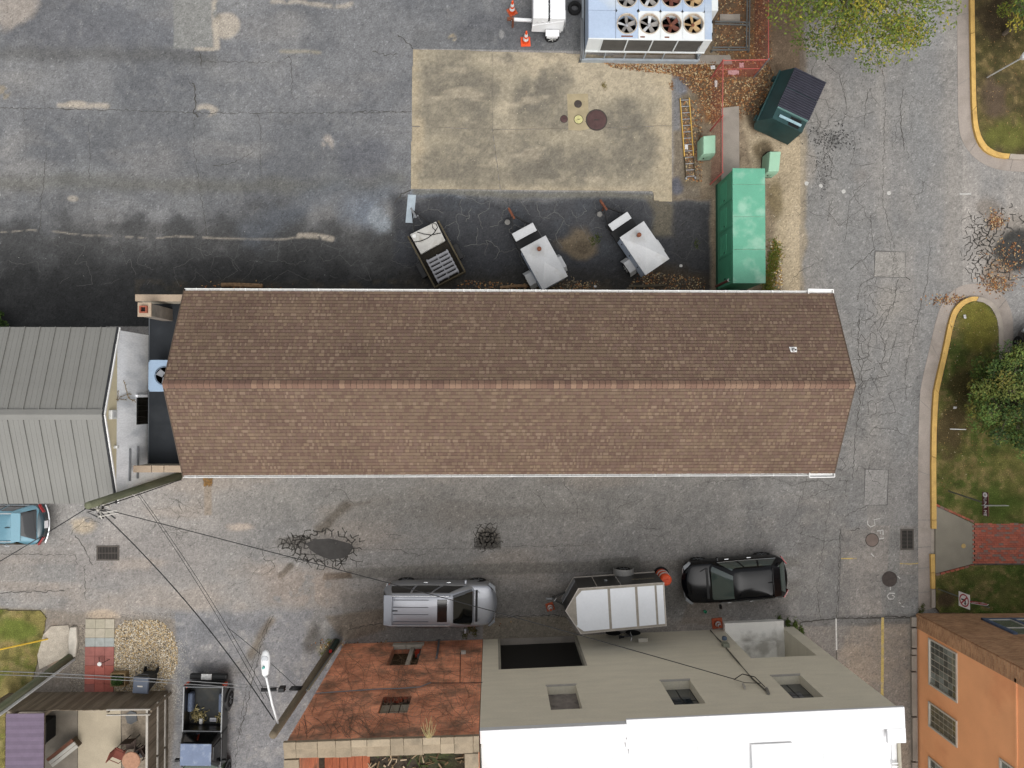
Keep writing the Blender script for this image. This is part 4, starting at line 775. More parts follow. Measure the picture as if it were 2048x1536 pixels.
# collapsed floor inside: planked deck at the left, leaf-filled rest
slabb(.4, LB-.45, -.40, -7.9, 6.35, 6.5, 'inner_floor', pm('leaf_mould_floor', C(58, 48, 36), var=.4, scale=2, fine=14, fvar=.5, stain=C(58, 66, 32), stain_amt=.9, stain_scale=.5))
rust = pm('rusty_sheet', C(158, 90, 60), var=.25, scale=2, stain=C(120, 66, 50), stain_amt=.7, stain_scale=1.5, stretch=(6, 1, 1))
for k in range(6): slabb(.62+k*.27, .62+k*.27+.255, -.42, -4, 6.52, 6.56+U(0, .03), 'deck_plank', rust)
rub = G(); rub.col = None
for _ in range(260):
    uu, oo = U(2.2, LB-.6), -U(.45, 3.2); p = bq(uu, 6.53+U(0, .08), oo); a = U(0, 6.28); l_ = U(.08, .35); c_ = random.choice([C(150, 132, 104), C(120, 100, 72), C(84, 70, 50), C(64, 78, 36), C(178, 160, 134)]); rub.bar(p, p+Vector((math.cos(a)*l_, math.sin(a)*l_, U(-.03, .06))), U(.015, .06), .02, col=c_)
attrm = pm('mixed_debris', attr=True, rough=.9, var=.1)
rub.o('floor_debris', attrm, bb, kind='stuff')
# ragged opening with pale lintels and junk, six-light window
slabb(hA[0]-.05, (hA[0]+hA[1])/2-.1, .05, -.15, hA[2]-.2, hA[2]+.12, 'lintel_stone', pm('pale_lintel', C(196, 186, 170), var=.1), .01); slabb((hA[0]+hA[1])/2-.08, hA[1]+.06, .05, -.15, hA[2]-.2, hA[2]+.13, 'lintel_stone', MATS['pale_lintel'], .01)
slabb(hA[0], hA[1], -.38, -.45, hA[2], hA[3], 'opening_back', pm('rotten_timber', C(92, 76, 52), var=.4, scale=5, fine=25, fvar=.5)); slabb(hA[0]+.75, hA[0]+.92, -.05, -.2, hA[2]+.05, hA[3]-.1, 'timber_prop', MATS['pale_lintel'])
slabb(hA[0]+1.0, hA[0]+1.18, -.1, -.3, hA[2]+.25, hA[2]+.7, 'red_scrap', pm('red_scrap', C(196, 70, 48))); slabb(hA[0]+1.12, hA[1]-.02, -.14, -.3, hA[2]+.3, hA[2]+.9, 'metal_scrap', galv)
slabb(hWf[0], hWf[1], -.12, -.2, hWf[2], hWf[3], 'window_frame', pm('dark_steel_sash', C(54, 44, 34)))
wf = bb.children[-1]; gp = glass_mat('dusty_pane', C(150, 142, 118), .4)
for i in range(3):
    for j in range(2):
        a = hWf[0]+(hWf[1]-hWf[0])*i/3; b = hWf[0]+(hWf[1]-hWf[0])*(i+1)/3; zr = hWf[2]+.45; c_ = zr+(hWf[3]-zr)*(.62*j); e_ = zr+(hWf[3]-zr)*(.62 if j == 0 else 1.)
        slabb(a+.02, b-.02, -.105, -.15, c_+.02, e_-.02, 'pane', gp, par=wf)
for k in range(7):
    a = hWf[0]+(hWf[1]-hWf[0])*(k+U(.1, .4))/7; slabb(a, a+U(.08, .14), .0, -.12, hWf[2]+.02, hWf[2]+U(.18, .34), 'broken_brick', brkI)
def btube(pts, r, nm, mat, off=.04):
    g = G(); g.tube([bq(*bw_(x, y), off) for x, y in pts], r, 5); return g.o(nm, mat, bb)
btube([(878, 1280), (876, 1300), (873, 1318)], .05, 'downspout', galv); btube([(629, 1390), (700, 1385), (760, 1381), (800, 1380), (840, 1377), (862, 1368)], .022, 'cable_conduit', galv, .06); btube([(920, 1368), (921, 1306)], .012, 'wall_cable', frm); btube([(862, 1368), (920, 1368), (965, 1367)], .012, 'wall_cable', frm); btube([(700, 1282), (800, 1282), (905, 1276), (960, 1272)], .02, 'ground_pipe', galv, .12)
slabb(bw_(927, 1307)[0]-.1, bw_(927, 1307)[0]+.1, .1, .002, bw_(927, 1307)[1]-.1, bw_(927, 1307)[1]+.1, 'junction_box', sillm)
# bare vines over the brick and its coping
twig = pm('bare_grey_twig', C(140, 128, 112), var=.2); vg = G()
def vine(x, y, ang, n, r):
    pts = []
    for k in range(n):
        u_, z_ = bw_(x, y); 
        if not (.03 < u_ < LB-.03 and .2 < z_ < HB+.12): break
        z_ = min(max(z_, .2), HB+.12); pts.append(bq(u_, z_, .03 if z_ < HB else -.05+0*r)); x += 7*math.cos(ang); y += 7*math.sin(ang); ang += U(-.5, .5)
        if k > 2 and random.random() < .22 and n > 5: vine(x, y, ang+U(-1.2, 1.2), n//2, r*.7)
    if len(pts) > 1: vg.tube(pts, r, 3)
for _ in range(190): vine(U(600, 960), U(1340, 1478), random.choice((-1.6, -1.2, -2.2, -.4, 3.4)), random.randint(4, 12), .0048)
for _ in range(30): vine(U(590, 760), U(1465, 1480), U(-2.6, -.5), random.randint(4, 8), .008)
vo = vg.o('bare_vines', pm('dark_bare_twig', C(146, 120, 100), var=.25)); tag(vo, 'bare leafless vines spreading over the red brick wall', 'vine'); vo['kind'] = 'stuff'
sg = G()
for k in range(11):
    p = bq(bw_(857, 1478)[0], HB+.1, -.02); q = p+Vector((U(-.25, .3), U(.2, .75), U(-.1, .35))); sg.tube([p, p.lerp(q, .5)+Vector((U(-.06, .06), 0, .05)), q], .014, 4, r1=.005)
so = sg.o('coping_sapling', pm('yellowed_stem', C(172, 158, 112))); tag(so, 'leafless sapling sprouting from the tan coping of the brick wall', 'sapling')
# ------------------------------------------------------------------ orange building with brick corner
ob = T('orange_stucco_building', 'orange stucco building with brown brick corner and gridded windows', 'building')
stu = pm('orange_stucco', C(270, 196, 142), rough=.9, var=.06, scale=.8, fine=30, fvar=.05, stain=C(244, 160, 110), stain_amt=.5, stain_scale=.5)
brn = brick_mat('brown_brick_x', C(206, 158, 118), C(172, 126, 94), C(190, 164, 134), ax='XZ', var=.18); bry = brick_mat('brown_brick_y', C(206, 158, 118), C(172, 126, 94), C(190, 164, 134), ax='YZ', var=.18)
X0, Y0, HO = 19.50, -10.12, 10.
def yz(x, y):
    a = Vector((0, 0, HC)); r = P(x, y)-a; t = (X0-a.x)/r.x; p = a+r*t; return p.y, p.z
yq = Y0-.62
o2, d2, n2_ = Vector((X0, Y0, 0)), Vector((0, -1, 0)), Vector((-1, 0, 0))
wins = []
for ya, yb, pa in ((1275, 1368, 1858), (1402, 1452, 1858), (1512, 1580, 1858)):
    y1_, z1_ = yz(pa, ya); y2_, _ = yz(pa, yb); zt = yz(1915, ya+35)[1]; wins.append((Y0-y1_, Y0-y2_, z1_, zt))
y1_, z1_ = yz(2000, 1515); wins.append((Y0-y1_, Y0-y1_+2.2, z1_, z1_+1.9))
u_hi = 9.
g = G(); hs = [tuple(w) for w in wins]; wall_with_holes(g, Vector((X0, Y0, 0)), Vector((0, -1, 0)), Vector((-1, 0, 0)), u_hi, HO, hs, .12)
for i, f in enumerate(g.f): g.f[i] = tuple(reversed(f))
g.o('west_wall', stu, ob)
g = G(); g.box(X0-.0, Y0-.31, HO/2, .09, .62, HO); g.o('brick_corner', bry, ob)
g = G(); g.box(X0+8, Y0+.0, HO/2, 16, .09, HO); g.o('brick_front', brn, ob)
for k, z in enumerate((6.2,)): g = G(); g.box(X0-.02, Y0-.62-4, z, .05, 8.3, .10); g.o('string_course', stu, ob)
g = G(); g.box(X0+8, Y0-5, HO+.1, 16.2, 10.2, .2); g.o('roof', tar, ob)
wfm = pm('white_window_frame', C(214, 208, 196), var=.06); gla = glass_mat('green_grey_glass', C(120, 128, 120)); 
pset = ([gla, glass_mat('dark_block_glass', C(72, 80, 74)), glass_mat('pale_block_glass', C(140, 150, 146)), MATS['dark_block_glass']], [glass_mat('olive_glass', C(112, 106, 78)), glass_mat('olive_glass_b', C(92, 90, 68))])
for k, (u0, u1, z0, z1) in enumerate(wins):
    y0_, y1_ = Y0-u0, Y0-u1
    g = G(); t = .07
    g.box(X0, (y0_+y1_)/2, z0+t/2, .1, u1-u0, t); g.box(X0, (y0_+y1_)/2, z1-t/2, .1, u1-u0, t); g.box(X0, y0_-t/2, (z0+z1)/2, .1, t, z1-z0-2*t); g.box(X0, y1_+t/2, (z0+z1)/2, .1, t, z1-z0-2*t); wo_ = g.o('window', wfm, ob)
    nu, nz = (7, 6) if k == 0 else (4, 6)
    for i in range(nu):
        for j in range(nz):
            ya, yb = y0_-t-(u1-u0-2*t)*i/nu, y0_-t-(u1-u0-2*t)*(i+1)/nu; za, zb = z0+t+(z1-z0-2*t)*j/nz, z0+t+(z1-z0-2*t)*(j+1)/nz
            g = G(); g.box(X0+.03, (ya+yb)/2, (za+zb)/2, .03, abs(yb-ya)-.05, zb-za-.05); g.o('pane', random.choice(pset[k == 1]), wo_)
    g = G(); g.box(X0+.045, (y0_+y1_)/2, (z0+z1)/2, .02, u1-u0-.02, z1-z0-.02); g.o('glazing_grid', wfm, wo_)
# shop window on its brick front, blue framed
def xz(x, y):
    a = Vector((0, 0, HC)); r = P(x, y)-a; t = (Y0+.05-a.y)/r.y; p = a+r*t; return p.x, p.z
x0_, z0_ = xz(1962, 1239); x1_ = x0_+2.6; z1_ = xz(2025, 1269)[1]
g = G(); bl = pm('blue_grey_frame', C(92, 106, 130), var=.08)
g.box((x0_+x1_)/2, Y0+.07, z0_+.06, x1_-x0_, .10, .12); g.box(x0_+.09, Y0+.07, (z0_+z1_)/2, .18, .12, z1_-z0_); g.box(x0_+1.35, Y0+.07, (z0_+z1_)/2, .14, .12, z1_-z0_); g.box(x1_-.09, Y0+.07, (z0_+z1_)/2, .18, .12, z1_-z0_); wo_ = g.o('shop_window', bl, ob)
for a, b in ((x0_+.2, x0_+1.26), (x0_+1.44, x1_-.2)):
    g = G(); zm = z0_+(z1_-z0_)*.62; g.box((a+b)/2, Y0+.06, (z0_+zm)/2+.05, b-a, .03, zm-z0_-.1); g.o('pane', gla, wo_); g = G(); g.box((a+b)/2, Y0+.06, (zm+z1_)/2, b-a, .03, z1_-zm-.06); g.o('pane', gla, wo_); g = G()
    g.box((a+b)/2, Y0+.075, z0_+.14, b-a, .05, .05); g.box(a+.02, Y0+.075, (z0_+zm)/2, .05, .05, zm-z0_); g.box(b-.02, Y0+.075, (z0_+zm)/2, .05, .05, zm-z0_); g.box((a+b)/2, Y0+.075, zm, b-a, .05, .05); g.o('sash', wfm, wo_)
# broken kerb stones along the foot of the orange wall
ks = T('wall_foot_kerb', kind='structure')
for a, b in ((1232, 1252), (1254, 1294), (1296, 1308), (1309, 1340), (1342, 1430), (1432, 1520), (1522, 1600)):
    p, q = P(1832, a), P(1832, b); g = G(); g.box(19.30+U(-.02, .02), (p.y+q.y)/2, .07, .24, abs(p.y-q.y)-.02, .14); g.o('kerb_stone', concg, ks, bevel=.015)
# ================================================================== KERBS, LAWNS, RAMP, BRICK WALK
kerb_y = pm('yellow_kerb_paint', C(206, 168, 96), rough=.7, var=.10, scale=3, fine=25, fvar=.12, stain=C(176, 140, 78), stain_amt=.6, stain_scale=2.5)
kerb_c = pm('bare_kerb_concrete', C(166, 156, 144), var=.12, scale=3, fine=30)
pan = pm('gutter_pan_concrete', C(158, 148, 139), rough=.9, var=.10, scale=1.2, fine=32, fvar=.12, stain=C(134, 124, 114), stain_amt=.5, stain_scale=1.5)
def resample(pts, n):
    pts = [Vector((p[0], p[1], 0)) for p in pts]; L_ = [0.]
    for a, b in zip(pts[:-1], pts[1:]): L_.append(L_[-1]+(b-a).length)
    out = []
    for k in range(n+1):
        t = L_[-1]*k/n; i = max(j for j in range(len(L_)) if L_[j] <= t+1e-9); i = min(i, len(pts)-2); out.append(pts[i].lerp(pts[i+1], (t-L_[i])/(L_[i+1]-L_[i]+1e-9)))
    return out
def smooth_line(pts, it=2):
    for _ in range(it):
        q = [pts[0]]
        for a, b in zip(pts[:-1], pts[1:]): q += [a*.75+b*.25, a*.25+b*.75]
        pts = q+[pts[-1]]
    return pts
def band(name, left, right, z0, z1, n, mat, parent, cuts=(), zl=None):
    """strip between two polylines, cut into separate pieces at the given fractions"""
    A = resample(left, n); B = resample(right, n); ids = [0]+[round(c_*n) for c_ in cuts]+[n]
    out = []
    for k, (i, j) in enumerate(zip(ids[:-1], ids[1:])):
        g = G(); vs = []; m_ = j-i+1
        for t in range(i, j+1):
            a, b = A[t].copy(), B[t].copy()
            e = .012*(1 if t == i else -1 if t == j else 0)
            if e: d_ = (A[min(t+1, n)]-A[max(t-1, 0)]).normalized()*e; a += d_; b += d_
            vs += [(a.x, a.y, z0), (a.x, a.y, z1 if zl is None else zl), (b.x, b.y, z1), (b.x, b.y, z0)]
        fs = [(3, 2, 1, 0), tuple(4*(m_-1)+q for q in range(4))]
        for t in range(m_-1):
            for q in range(4): fs.append((4*t+q, 4*t+(q+1) % 4, 4*(t+1)+(q+1) % 4, 4*(t+1)+q))
        g.add(vs, fs); o = g.o(name, mat[k] if isinstance(mat, (list, tuple)) else mat, parent); out.append(o)
    return out
def W2(pts, h=0.): return smooth_line([P(x, y, h) for x, y in pts], 1)
k1 = T('north_island_kerb', kind='structure')
kl = [(1939, -60), (1942, 150), (1944, 230), (1949, 268), (1962, 297), (1984, 312), (2012, 318), (2110, 321)]; kr = [(1948, -60), (1951, 150), (1953, 225), (1958, 262), (1970, 288), (1988, 302), (2012, 308), (2110, 311)]
po = [(1913, -60), (1915, 150), (1916, 258), (1928, 292), (1952, 320), (1985, 337), (2020, 343), (2110, 346)]
band('kerb_section', W2(kl, .1), W2(kr, .12), -.05, .13, 60, [kerb_y, kerb_y, kerb_y, kerb_c], k1, (.25, .55, .82)); band('gutter_section', W2(po), W2(kl), -.04, .012, 60, pan, k1, (.16, .42, .66, .84))
k2 = T('south_island_kerb', kind='structure')
kl2 = [(1863, 1040), (1862, 900), (1866, 790), (1872, 760), (1886, 700), (1897, 645), (1906, 618), (1924, 600), (1946, 592), (1970, 596), (1990, 609), (2002, 632), (2007, 660), (2007, 800)]; kr2 = [(1873, 1040), (1872, 900), (1876, 792), (1882, 764), (1896, 704), (1907, 650), (1915, 625), (1930, 608), (1947, 601), (1967, 604), (1983, 615), (1994, 636), (1998, 662), (1998, 800)]
po2 = [(1836, 1040), (1836, 900), (1839, 790), (1845, 755), (1860, 692), (1872, 638), (1884, 606), (1906, 578), (1938, 566), (1975, 570), (2006, 590), (2022, 618), (2027, 650), (2027, 800)]
band('kerb_section', W2(kl2, .1), W2(kr2, .12), -.05, .13, 90, [kerb_y, kerb_y, kerb_y, kerb_y, kerb_c], k2, (.18, .37, .55, .68)); band('gutter_section', W2(po2), W2(kl2), -.04, .012, 90, pan, k2, (.12, .3, .45, .6, .74))
k3 = T('ramp_kerb', kind='structure')
band('gutter_section', W2([(1836, 1040), (1836, 1120), (1837, 1222)]), W2([(1863, 1040), (1863, 1120), (1864, 1218)]), -.04, .012, 30, pan, k3, (.3, .55, .8))
band('kerb_section', W2([(1863, 1040), (1863, 1058)], .1), W2([(1873, 1040), (1873, 1058)], .12), -.05, .13, 4, kerb_y, k3); band('kerb_section', W2([(1861, 1108), (1863, 1180), (1863, 1216)], .1), W2([(1870, 1108), (1871, 1180), (1871, 1216)], .12), -.05, .12, 20, [kerb_y, kerb_y, kerb_c], k3, (.35, .66)); band('kerb_section', W2([(1863, 1058), (1862, 1108)], .02), W2([(1872, 1058), (1871, 1108)], .02), -.05, .02, 6, kerb_c, k3)
# lawns
lawn_m = pm('thin_lawn', attr=True, rough=1., var=.22, scale=2.5, fine=24, fvar=.3, bump=.6, spec=.1)
def lawn(name, pts, z, cols, seed, blades, res=.065, tall=.05, spots=()):
    w = [P(x, y, z) for x, y in pts]; xs = [p.x for p in w]; ys = [p.y for p in w]
    ax = np.arange(min(xs), max(xs)+res, res); ay = np.arange(min(ys), max(ys)+res, res); X, Y = np.meshgrid(ax, ay)
    def inside(X, Y):
        ins = np.zeros(X.shape, bool)
        for i in range(len(w)):
            a, b = w[i], w[(i+1) % len(w)]
            if a.y != b.y: ins ^= ((a.y > Y) != (b.y > Y)) & (X < (b.x-a.x)*(Y-a.y)/(b.y-a.y)+a.x)
        return ins
    nz_ = fbm(X, Y, 1.6, 4, seed); n2_ = fbm(X, Y, .5, 3, seed+5); c = np.zeros(X.shape+(3,))
    c[:] = cols[0]; n6_ = fbm(X, Y, .3, 3, seed+9); m_ = sm(nz_, .4, .62)[..., None]; c = c*(1-m_)+np.array(cols[1])*m_; m_ = (sm(n2_, .5, .72)*.8)[..., None]; c = c*(1-m_)+np.array(cols[2])*m_
    m_ = (sm(n6_, .5, .8)*.6)[..., None]; c = c*(1-m_)+np.array(C(134, 116, 80))*m_; m_ = (sm(n6_, .48, .2)*.5)[..., None]; c = c*(1-m_)+np.array(C(58, 60, 34))*m_
    for (sx, sy, rx, ry, cc) in spots:
        q = P(sx, sy, z); k_ = HC/F; m_ = sm(1-np.hypot((X-q.x)/(rx*k_), (Y-q.y)/(ry*k_))+(n2_-.5)*.8, 0, .6)[..., None]; c = c*(1-m_)+np.array(cc)*m_
    ins = inside(X+res/2, Y+res/2); g = G(); idx = {}
    for j in range(X.shape[0]-1):
        for i in range(X.shape[1]-1):
            if not ins[j, i]: continue
            x0, y0 = ax[i], ay[j]; hz = z+.015*n2_[j, i]; g.add([(x0, y0, z+.02*n2_[j, i]), (x0+res, y0, z+.02*n2_[j, i+1]), (x0+res, y0+res, z+.02*n2_[j+1, i+1]), (x0, y0+res, z+.02*n2_[j+1, i])], [(0, 1, 2, 3)], tuple(c[j, i]))
    o = g.o(name, lawn_m, kind='structure')
    base = G(); base.prism([(p.x, p.y) for p in w], -.04, z-.006); base.o(name+'_soil', pm('lawn_soil', C(96, 84, 62)), kind='structure')
    # blades
    px_ = RNG.uniform(min(xs), max(xs), blades*3); py_ = RNG.uniform(min(ys), max(ys), blades*3); k_ = inside(px_, py_); px_, py_ = px_[k_][:blades], py_[k_][:blades]
    ii = np.clip(((px_-ax[0])/res).astype(int), 0, X.shape[1]-1); jj = np.clip(((py_-ay[0])/res).astype(int), 0, X.shape[0]-1); cc = c[jj, ii]; b = G()
    for x, y, c0 in zip(px_, py_, cc):
        a = U(0, 6.28); l_ = U(.4, 1.)*tall; wv = .012; dx, dy = math.cos(a), math.sin(a); f = U(.9, 2.6)
        b.add([(x-dy*wv, y+dx*wv, z), (x+dy*wv, y-dx*wv, z), (x+dx*l_*1.2, y+dy*l_*1.2, z+l_)], [(0, 1, 2)], tuple(np.clip(c0*f, 0, 1)))
    b.o('grass', lawn_m, kind='stuff')
gr1, gr2, gr3, dr1 = C(96, 95, 52), C(76, 86, 41), C(110, 101, 62), C(89, 74, 57)
lawn('north_lawn', [(1949, -70), (1952, 150), (1954, 225), (1959, 262), (1972, 289), (1990, 303), (2015, 309), (2110, 311), (2110, -70)], .11, (C(84, 74, 53), C(91, 83, 52), C(72, 67, 43)), 3, 7000, spots=((2010, 270, 70, 45, C(96, 96, 50)), (1985, 200, 40, 60, C(89, 76, 62)), (1990, 40, 50, 60, C(64, 55, 40))))
lawn('south_lawn', [(1873, 1010), (1873, 900), (1877, 792), (1883, 764), (1897, 704), (1908, 650), (1916, 626), (1931, 609), (1947, 602), (1967, 605), (1982, 616), (1993, 637), (1997, 662), (1997, 800), (2110, 800), (2110, 1047), (1948, 1047)], .11, (gr1, gr2, gr3), 9, 14000, spots=((1900, 860, 45, 90, C(79, 69, 46)), (1950, 680, 40, 30, C(103, 100, 48)), (1960, 640, 50, 60, C(110, 105, 50)), (1920, 780, 40, 50, C(72, 67, 40)), (1990, 1010, 80, 40, C(72, 84, 38))))
lawn('corner_lawn', [(1872, 1150), (1948, 1130), (2110, 1130), (2110, 1226), (1880, 1226), (1872, 1215)], .11, (C(83, 89, 45), C(72, 86, 40), C(95, 93, 53)), 14, 7000, spots=((1890, 1200, 24, 24, C(76, 65, 48)),))
lawn('yard_lawn', [(-80, 1219), (80, 1221), (92, 1235), (84, 1290), (70, 1340), (60, 1386), (12, 1420), (10, 1600), (-80, 1600)], .03, (C(129, 120, 72), C(101, 105, 53), C(136, 126, 84)), 21, 7000, spots=((30, 1262, 56, 30, C(104, 112, 54)), (10, 1400, 40, 60, C(134, 122, 77))))
# ramp and brick walk
rp = sheet('ramp_slab', [(1871, 1012), (1948, 1048), (1948, 1127), (1871, 1147)], .10, pm('dark_ramp_concrete', C(136, 130, 116), var=.10, scale=1.5, fine=30, stain=C(112, 108, 98), stain_amt=.6, stain_scale=.6))
g = G(); c = P(1927, 1092, .1); g.lathe([(.11, .105), (.10, .115), (0, .118)], (c.x, c.y, 0), 16); vc = g.o('valve_cover', pm('brass_cover', C(170, 146, 96), metal=.3, rough=.6, var=.2)); tag(vc, 'small round brass valve cover set in the grey ramp', 'valve cover')
walk_ = T('brick_walk', kind='structure')
bcol = [C(164, 92, 74), C(154, 84, 68), C(172, 98, 78), C(140, 96, 84), C(128, 106, 96), C(160, 86, 66)]; bms = []
for k, c_ in enumerate(bcol):
    g = G(); g.box(0, 0, -.03, .196, .094, .06); me = g.mesh('brick'); me.materials.append(pm('paver_brick_%d' % k, c_, var=.12, scale=6, fine=50, fvar=.15)); bms.append(me)
p0, p1 = P(1949, 1046, .1), P(2085, 1127, .1); yy = p0.y-.05; row = 0
while yy > p1.y+.03:
    xx = p0.x+(.1 if row % 2 == 0 else .0)
    while xx < p1.x:
        inst(random.choice(bms), 'brick', walk_, loc=(xx+U(-.003, .003), yy, .118+U(-.004, .004)), rz=U(-.01, .01)); xx += .205
    yy -= .103; row += 1
g = G(); g.prism([(p0.x, p0.y), (p1.x, p0.y), (p1.x, p1.y), (p0.x, p1.y)], -.04, .092); g.o('brick_walk_bed', pm('brick_joint', C(118, 78, 66)), walk_)
for a, b in (((1871, 1009), (1948, 1044)), ((1871, 1150), (1948, 1130))):
    a, b = P(*a, .1), P(*b, .1); L_ = (b-a).length; n = int(L_/.21); ang = math.atan2(b.y-a.y, b.x-a.x)
    for k in range(n): p = a.lerp(b, (k+.5)/n); inst(random.choice(bms), 'edging_brick', walk_, loc=(p.x, p.y, .125), rz=ang)
# ================================================================== IRONWORK IN THE GROUND
iron = pm('cast_iron', C(74, 66, 62), rough=.7, metal=.3, var=.2, scale=6); rustb = pm('dark_rust_iron', C(84, 62, 60), rough=.55, metal=.2, var=.18, scale=4)
def manhole(px_, py_, r, label, mat, name='manhole_cover', z=.0, cat='manhole cover', group=None, ribs=True):
    c = P(px_, py_, z); t = T(name, label, cat, (c.x, c.y, z), group=group)
    g = G(); g.lathe([(r*1.08, 0), (r*1.08, .012), (r*.99, .012), (r*.97, .008)], n=28); g.o('rim', iron, t)
    g = G(); g.lathe([(r*.96, 0), (r*.96, .012), (r*.8, .018), (0, .02)], n=28); l_ = g.o('lid', mat, t)
    if ribs:
        g = G()
        for k in range(5):
            y = (k-2)*r*.34; h_ = math.sqrt(max(0, (r*.82)**2-y*y)); g.box(0, y, .021, 2*h_, r*.1, .008)
        for k in range(5):
            x = (k-2)*r*.34; h_ = math.sqrt(max(0, (r*.82)**2-x*x)); g.box(x, 0, .0205, r*.08, 2*h_, .007)
        g.o('tread', mat, l_)
    else:
        g = G(); g.box(0, 0, .022, r*.5, r*.1, .012); g.o('handle', iron, l_)
    return t
manhole(1193, 240, .46, 'large dark red tank lid on the concrete pad', rustb, 'tank_lid', .033, 'tank lid', ribs=False); manhole(1156, 208, .165, 'small black lid at the top of the sandy patch on the pad', iron, 'tank_lid', .04, 'tank lid', ribs=False); manhole(1128, 238, .165, 'small dark brown lid beside the sandy patch on the pad', rustb, 'tank_lid', .033, 'tank lid', ribs=False); manhole(1157, 239, .20, 'pale yellow round lid with white rim on the pad', pm('yellow_lid', C(190, 184, 130), var=.2, scale=8), 'tank_lid', .04, 'tank lid', ribs=False)
manhole(1744, 1080, .29, 'brown manhole cover beside the sprayed number 5', pm('brown_iron', C(122, 108, 100), metal=.2, var=.15), z=.0, group='street manhole covers'); manhole(1779, 1158, .33, 'darker manhole cover above the sprayed number 6', iron, z=.0, group='street manhole covers')
def grate(px_, py_, w, l, n, label, two=True):
    c = P(px_, py_); t = T('storm_drain', label, 'storm drain', (c.x, c.y, 0)); fr = pm('grate_iron', C(92, 86, 80), metal=.2, var=.15); g = G()
    for a, b, sx, sy in ((0, l/2, w+.1, .06), (0, -l/2, w+.1, .06), (w/2+.02, 0, .06, l-.06), (-w/2-.02, 0, .06, l-.06)): g.box(a, b, .012, sx, sy, .024)
    g.o('frame', fr, t); g = G(); g.box(0, 0, .004, w, l-.04, .006); g.o('pit', pm('pit_black', C(18, 17, 16)), t)
    for k in range(n): g = G(); g.box(0, -l/2+l*(k+.75)/(n+.5), .016, w, l/n*.27, .014); g.o('bar', fr, t)
    g = G(); g.box(0, 0, .0245, .03, l-.06, .012); g.o('spine', fr, t); return t
grate(1814, 1079, .52, .90, 14, 'iron storm drain grate in the street against the gutter'); t = grate(216, 1106, .56, .94, 14, 'iron storm drain grate in the alley near the utility pole'); t.rotation_euler = (0, 0, math.pi/2)
# ================================================================== VEHICLES
def text_obj(name, body, size, mat, parent):
    cu = bpy.data.curves.new('text', 'FONT'); cu.body = body; cu.size = size; cu.extrude = .003; cu.resolution_u = 3
    ob_ = bpy.data.objects.new('text', cu); COL.objects.link(ob_); dg = bpy.context.evaluated_depsgraph_get(); dg.update()
    me = bpy.data.meshes.new_from_object(ob_.evaluated_get(dg)); bpy.data.objects.remove(ob_); me.materials.clear(); me.materials.append(mat)
    o = bpy.data.objects.new(name, me); COL.objects.link(o); o.parent = parent; return o
tyre_m = pm('tyre_rubber', C(30, 30, 31), rough=.9, var=.1); rim_m = pm('alloy_rim', C(150, 152, 156), rough=.35, metal=.6, var=.06); trimb = pm('black_trim', C(20, 21, 22), rough=.5, var=.05)
chrome = pm('bright_trim', C(214, 216, 218), rough=.25, metal=.6, var=.03); lampw = pm('headlamp_lens', C(150, 154, 158), rough=.15, var=.03, spec=.6); lampr = pm('red_lens', C(150, 26, 26), rough=.25, var=.05, spec=.6); platem = pm('licence_plate', C(214, 214, 216), rough=.5, var=.05); platel = pm('plate_letters', C(60, 70, 110))
def wheel(parent, x, y, r, w, side, rim=None):
    """tyre, rim and hub; side = outward y sign"""
    t = T('wheel', loc=(x, y, r)); t.parent = parent
    g = G(); g.lathe([(r*.62, -w/2), (r*.93, -w/2), (r, -w/3), (r, w/3), (r*.93, w/2), (r*.62, w/2)], n=24, axis='Y'); g.o('tyre', tyre_m, t, smooth=False)
    g = G(); s_ = side*w/2; g.lathe([(r*.64, s_*.9), (r*.6, s_*.96), (r*.52, s_*.7), (r*.12, s_*.8), (r*.1, s_*1.0), (0, s_*1.02)] if side > 0 else [(0, s_*1.02), (r*.1, s_*1.0), (r*.12, s_*.8), (r*.52, s_*.7), (r*.6, s_*.96), (r*.64, s_*.9)], n=20, axis='Y')
    for k in range(5):
        a = 2*math.pi*k/5; g.bar((math.cos(a)*r*.1, s_*.9, math.sin(a)*r*.1), (math.cos(a)*r*.6, s_*.92, math.sin(a)*r*.6), r*.13, .02)
    g.o('rim', rim or rim_m, t)
    return t
def rrect(a0, a1, hw, rf, rr, n=12, bow=.0):
    """closed rounded outline, x from a0 (rear) to a1 (front); starts mid-front, goes counter-clockwise; returns points"""
    pts = []
    def arc(cx, cy, r, t0, t1):
        for k in range(n+1): t = t0+(t1-t0)*k/n; pts.append((cx+r*math.cos(t), cy+r*math.sin(t)))
    arc(a1-rf, hw-rf, rf, 0, math.pi/2); arc(a0+rr, hw-rr, rr, math.pi/2, math.pi); arc(a0+rr, -hw+rr, rr, math.pi, 1.5*math.pi); arc(a1-rf, -hw+rf, rf, 1.5*math.pi, 2*math.pi)
    return [(x+bow*(1-(y/hw)**2)*(1 if x > (a0+a1)/2 else -1), y) for x, y in pts]
def seg_resample(pts, n):
    p = pts+[pts[0]]; L_ = [0.]
    for a, b in zip(p[:-1], p[1:]): L_.append(L_[-1]+math.hypot(b[0]-a[0], b[1]-a[1]))
    out = []; j = 0
    for k in range(n):
        t = L_[-1]*k/n
        while L_[j+1] < t: j += 1
        f = (t-L_[j])/(L_[j+1]-L_[j]+1e-9); out.append((p[j][0]+(p[j+1][0]-p[j][0])*f, p[j][1]+(p[j+1][1]-p[j][1])*f))
    return out
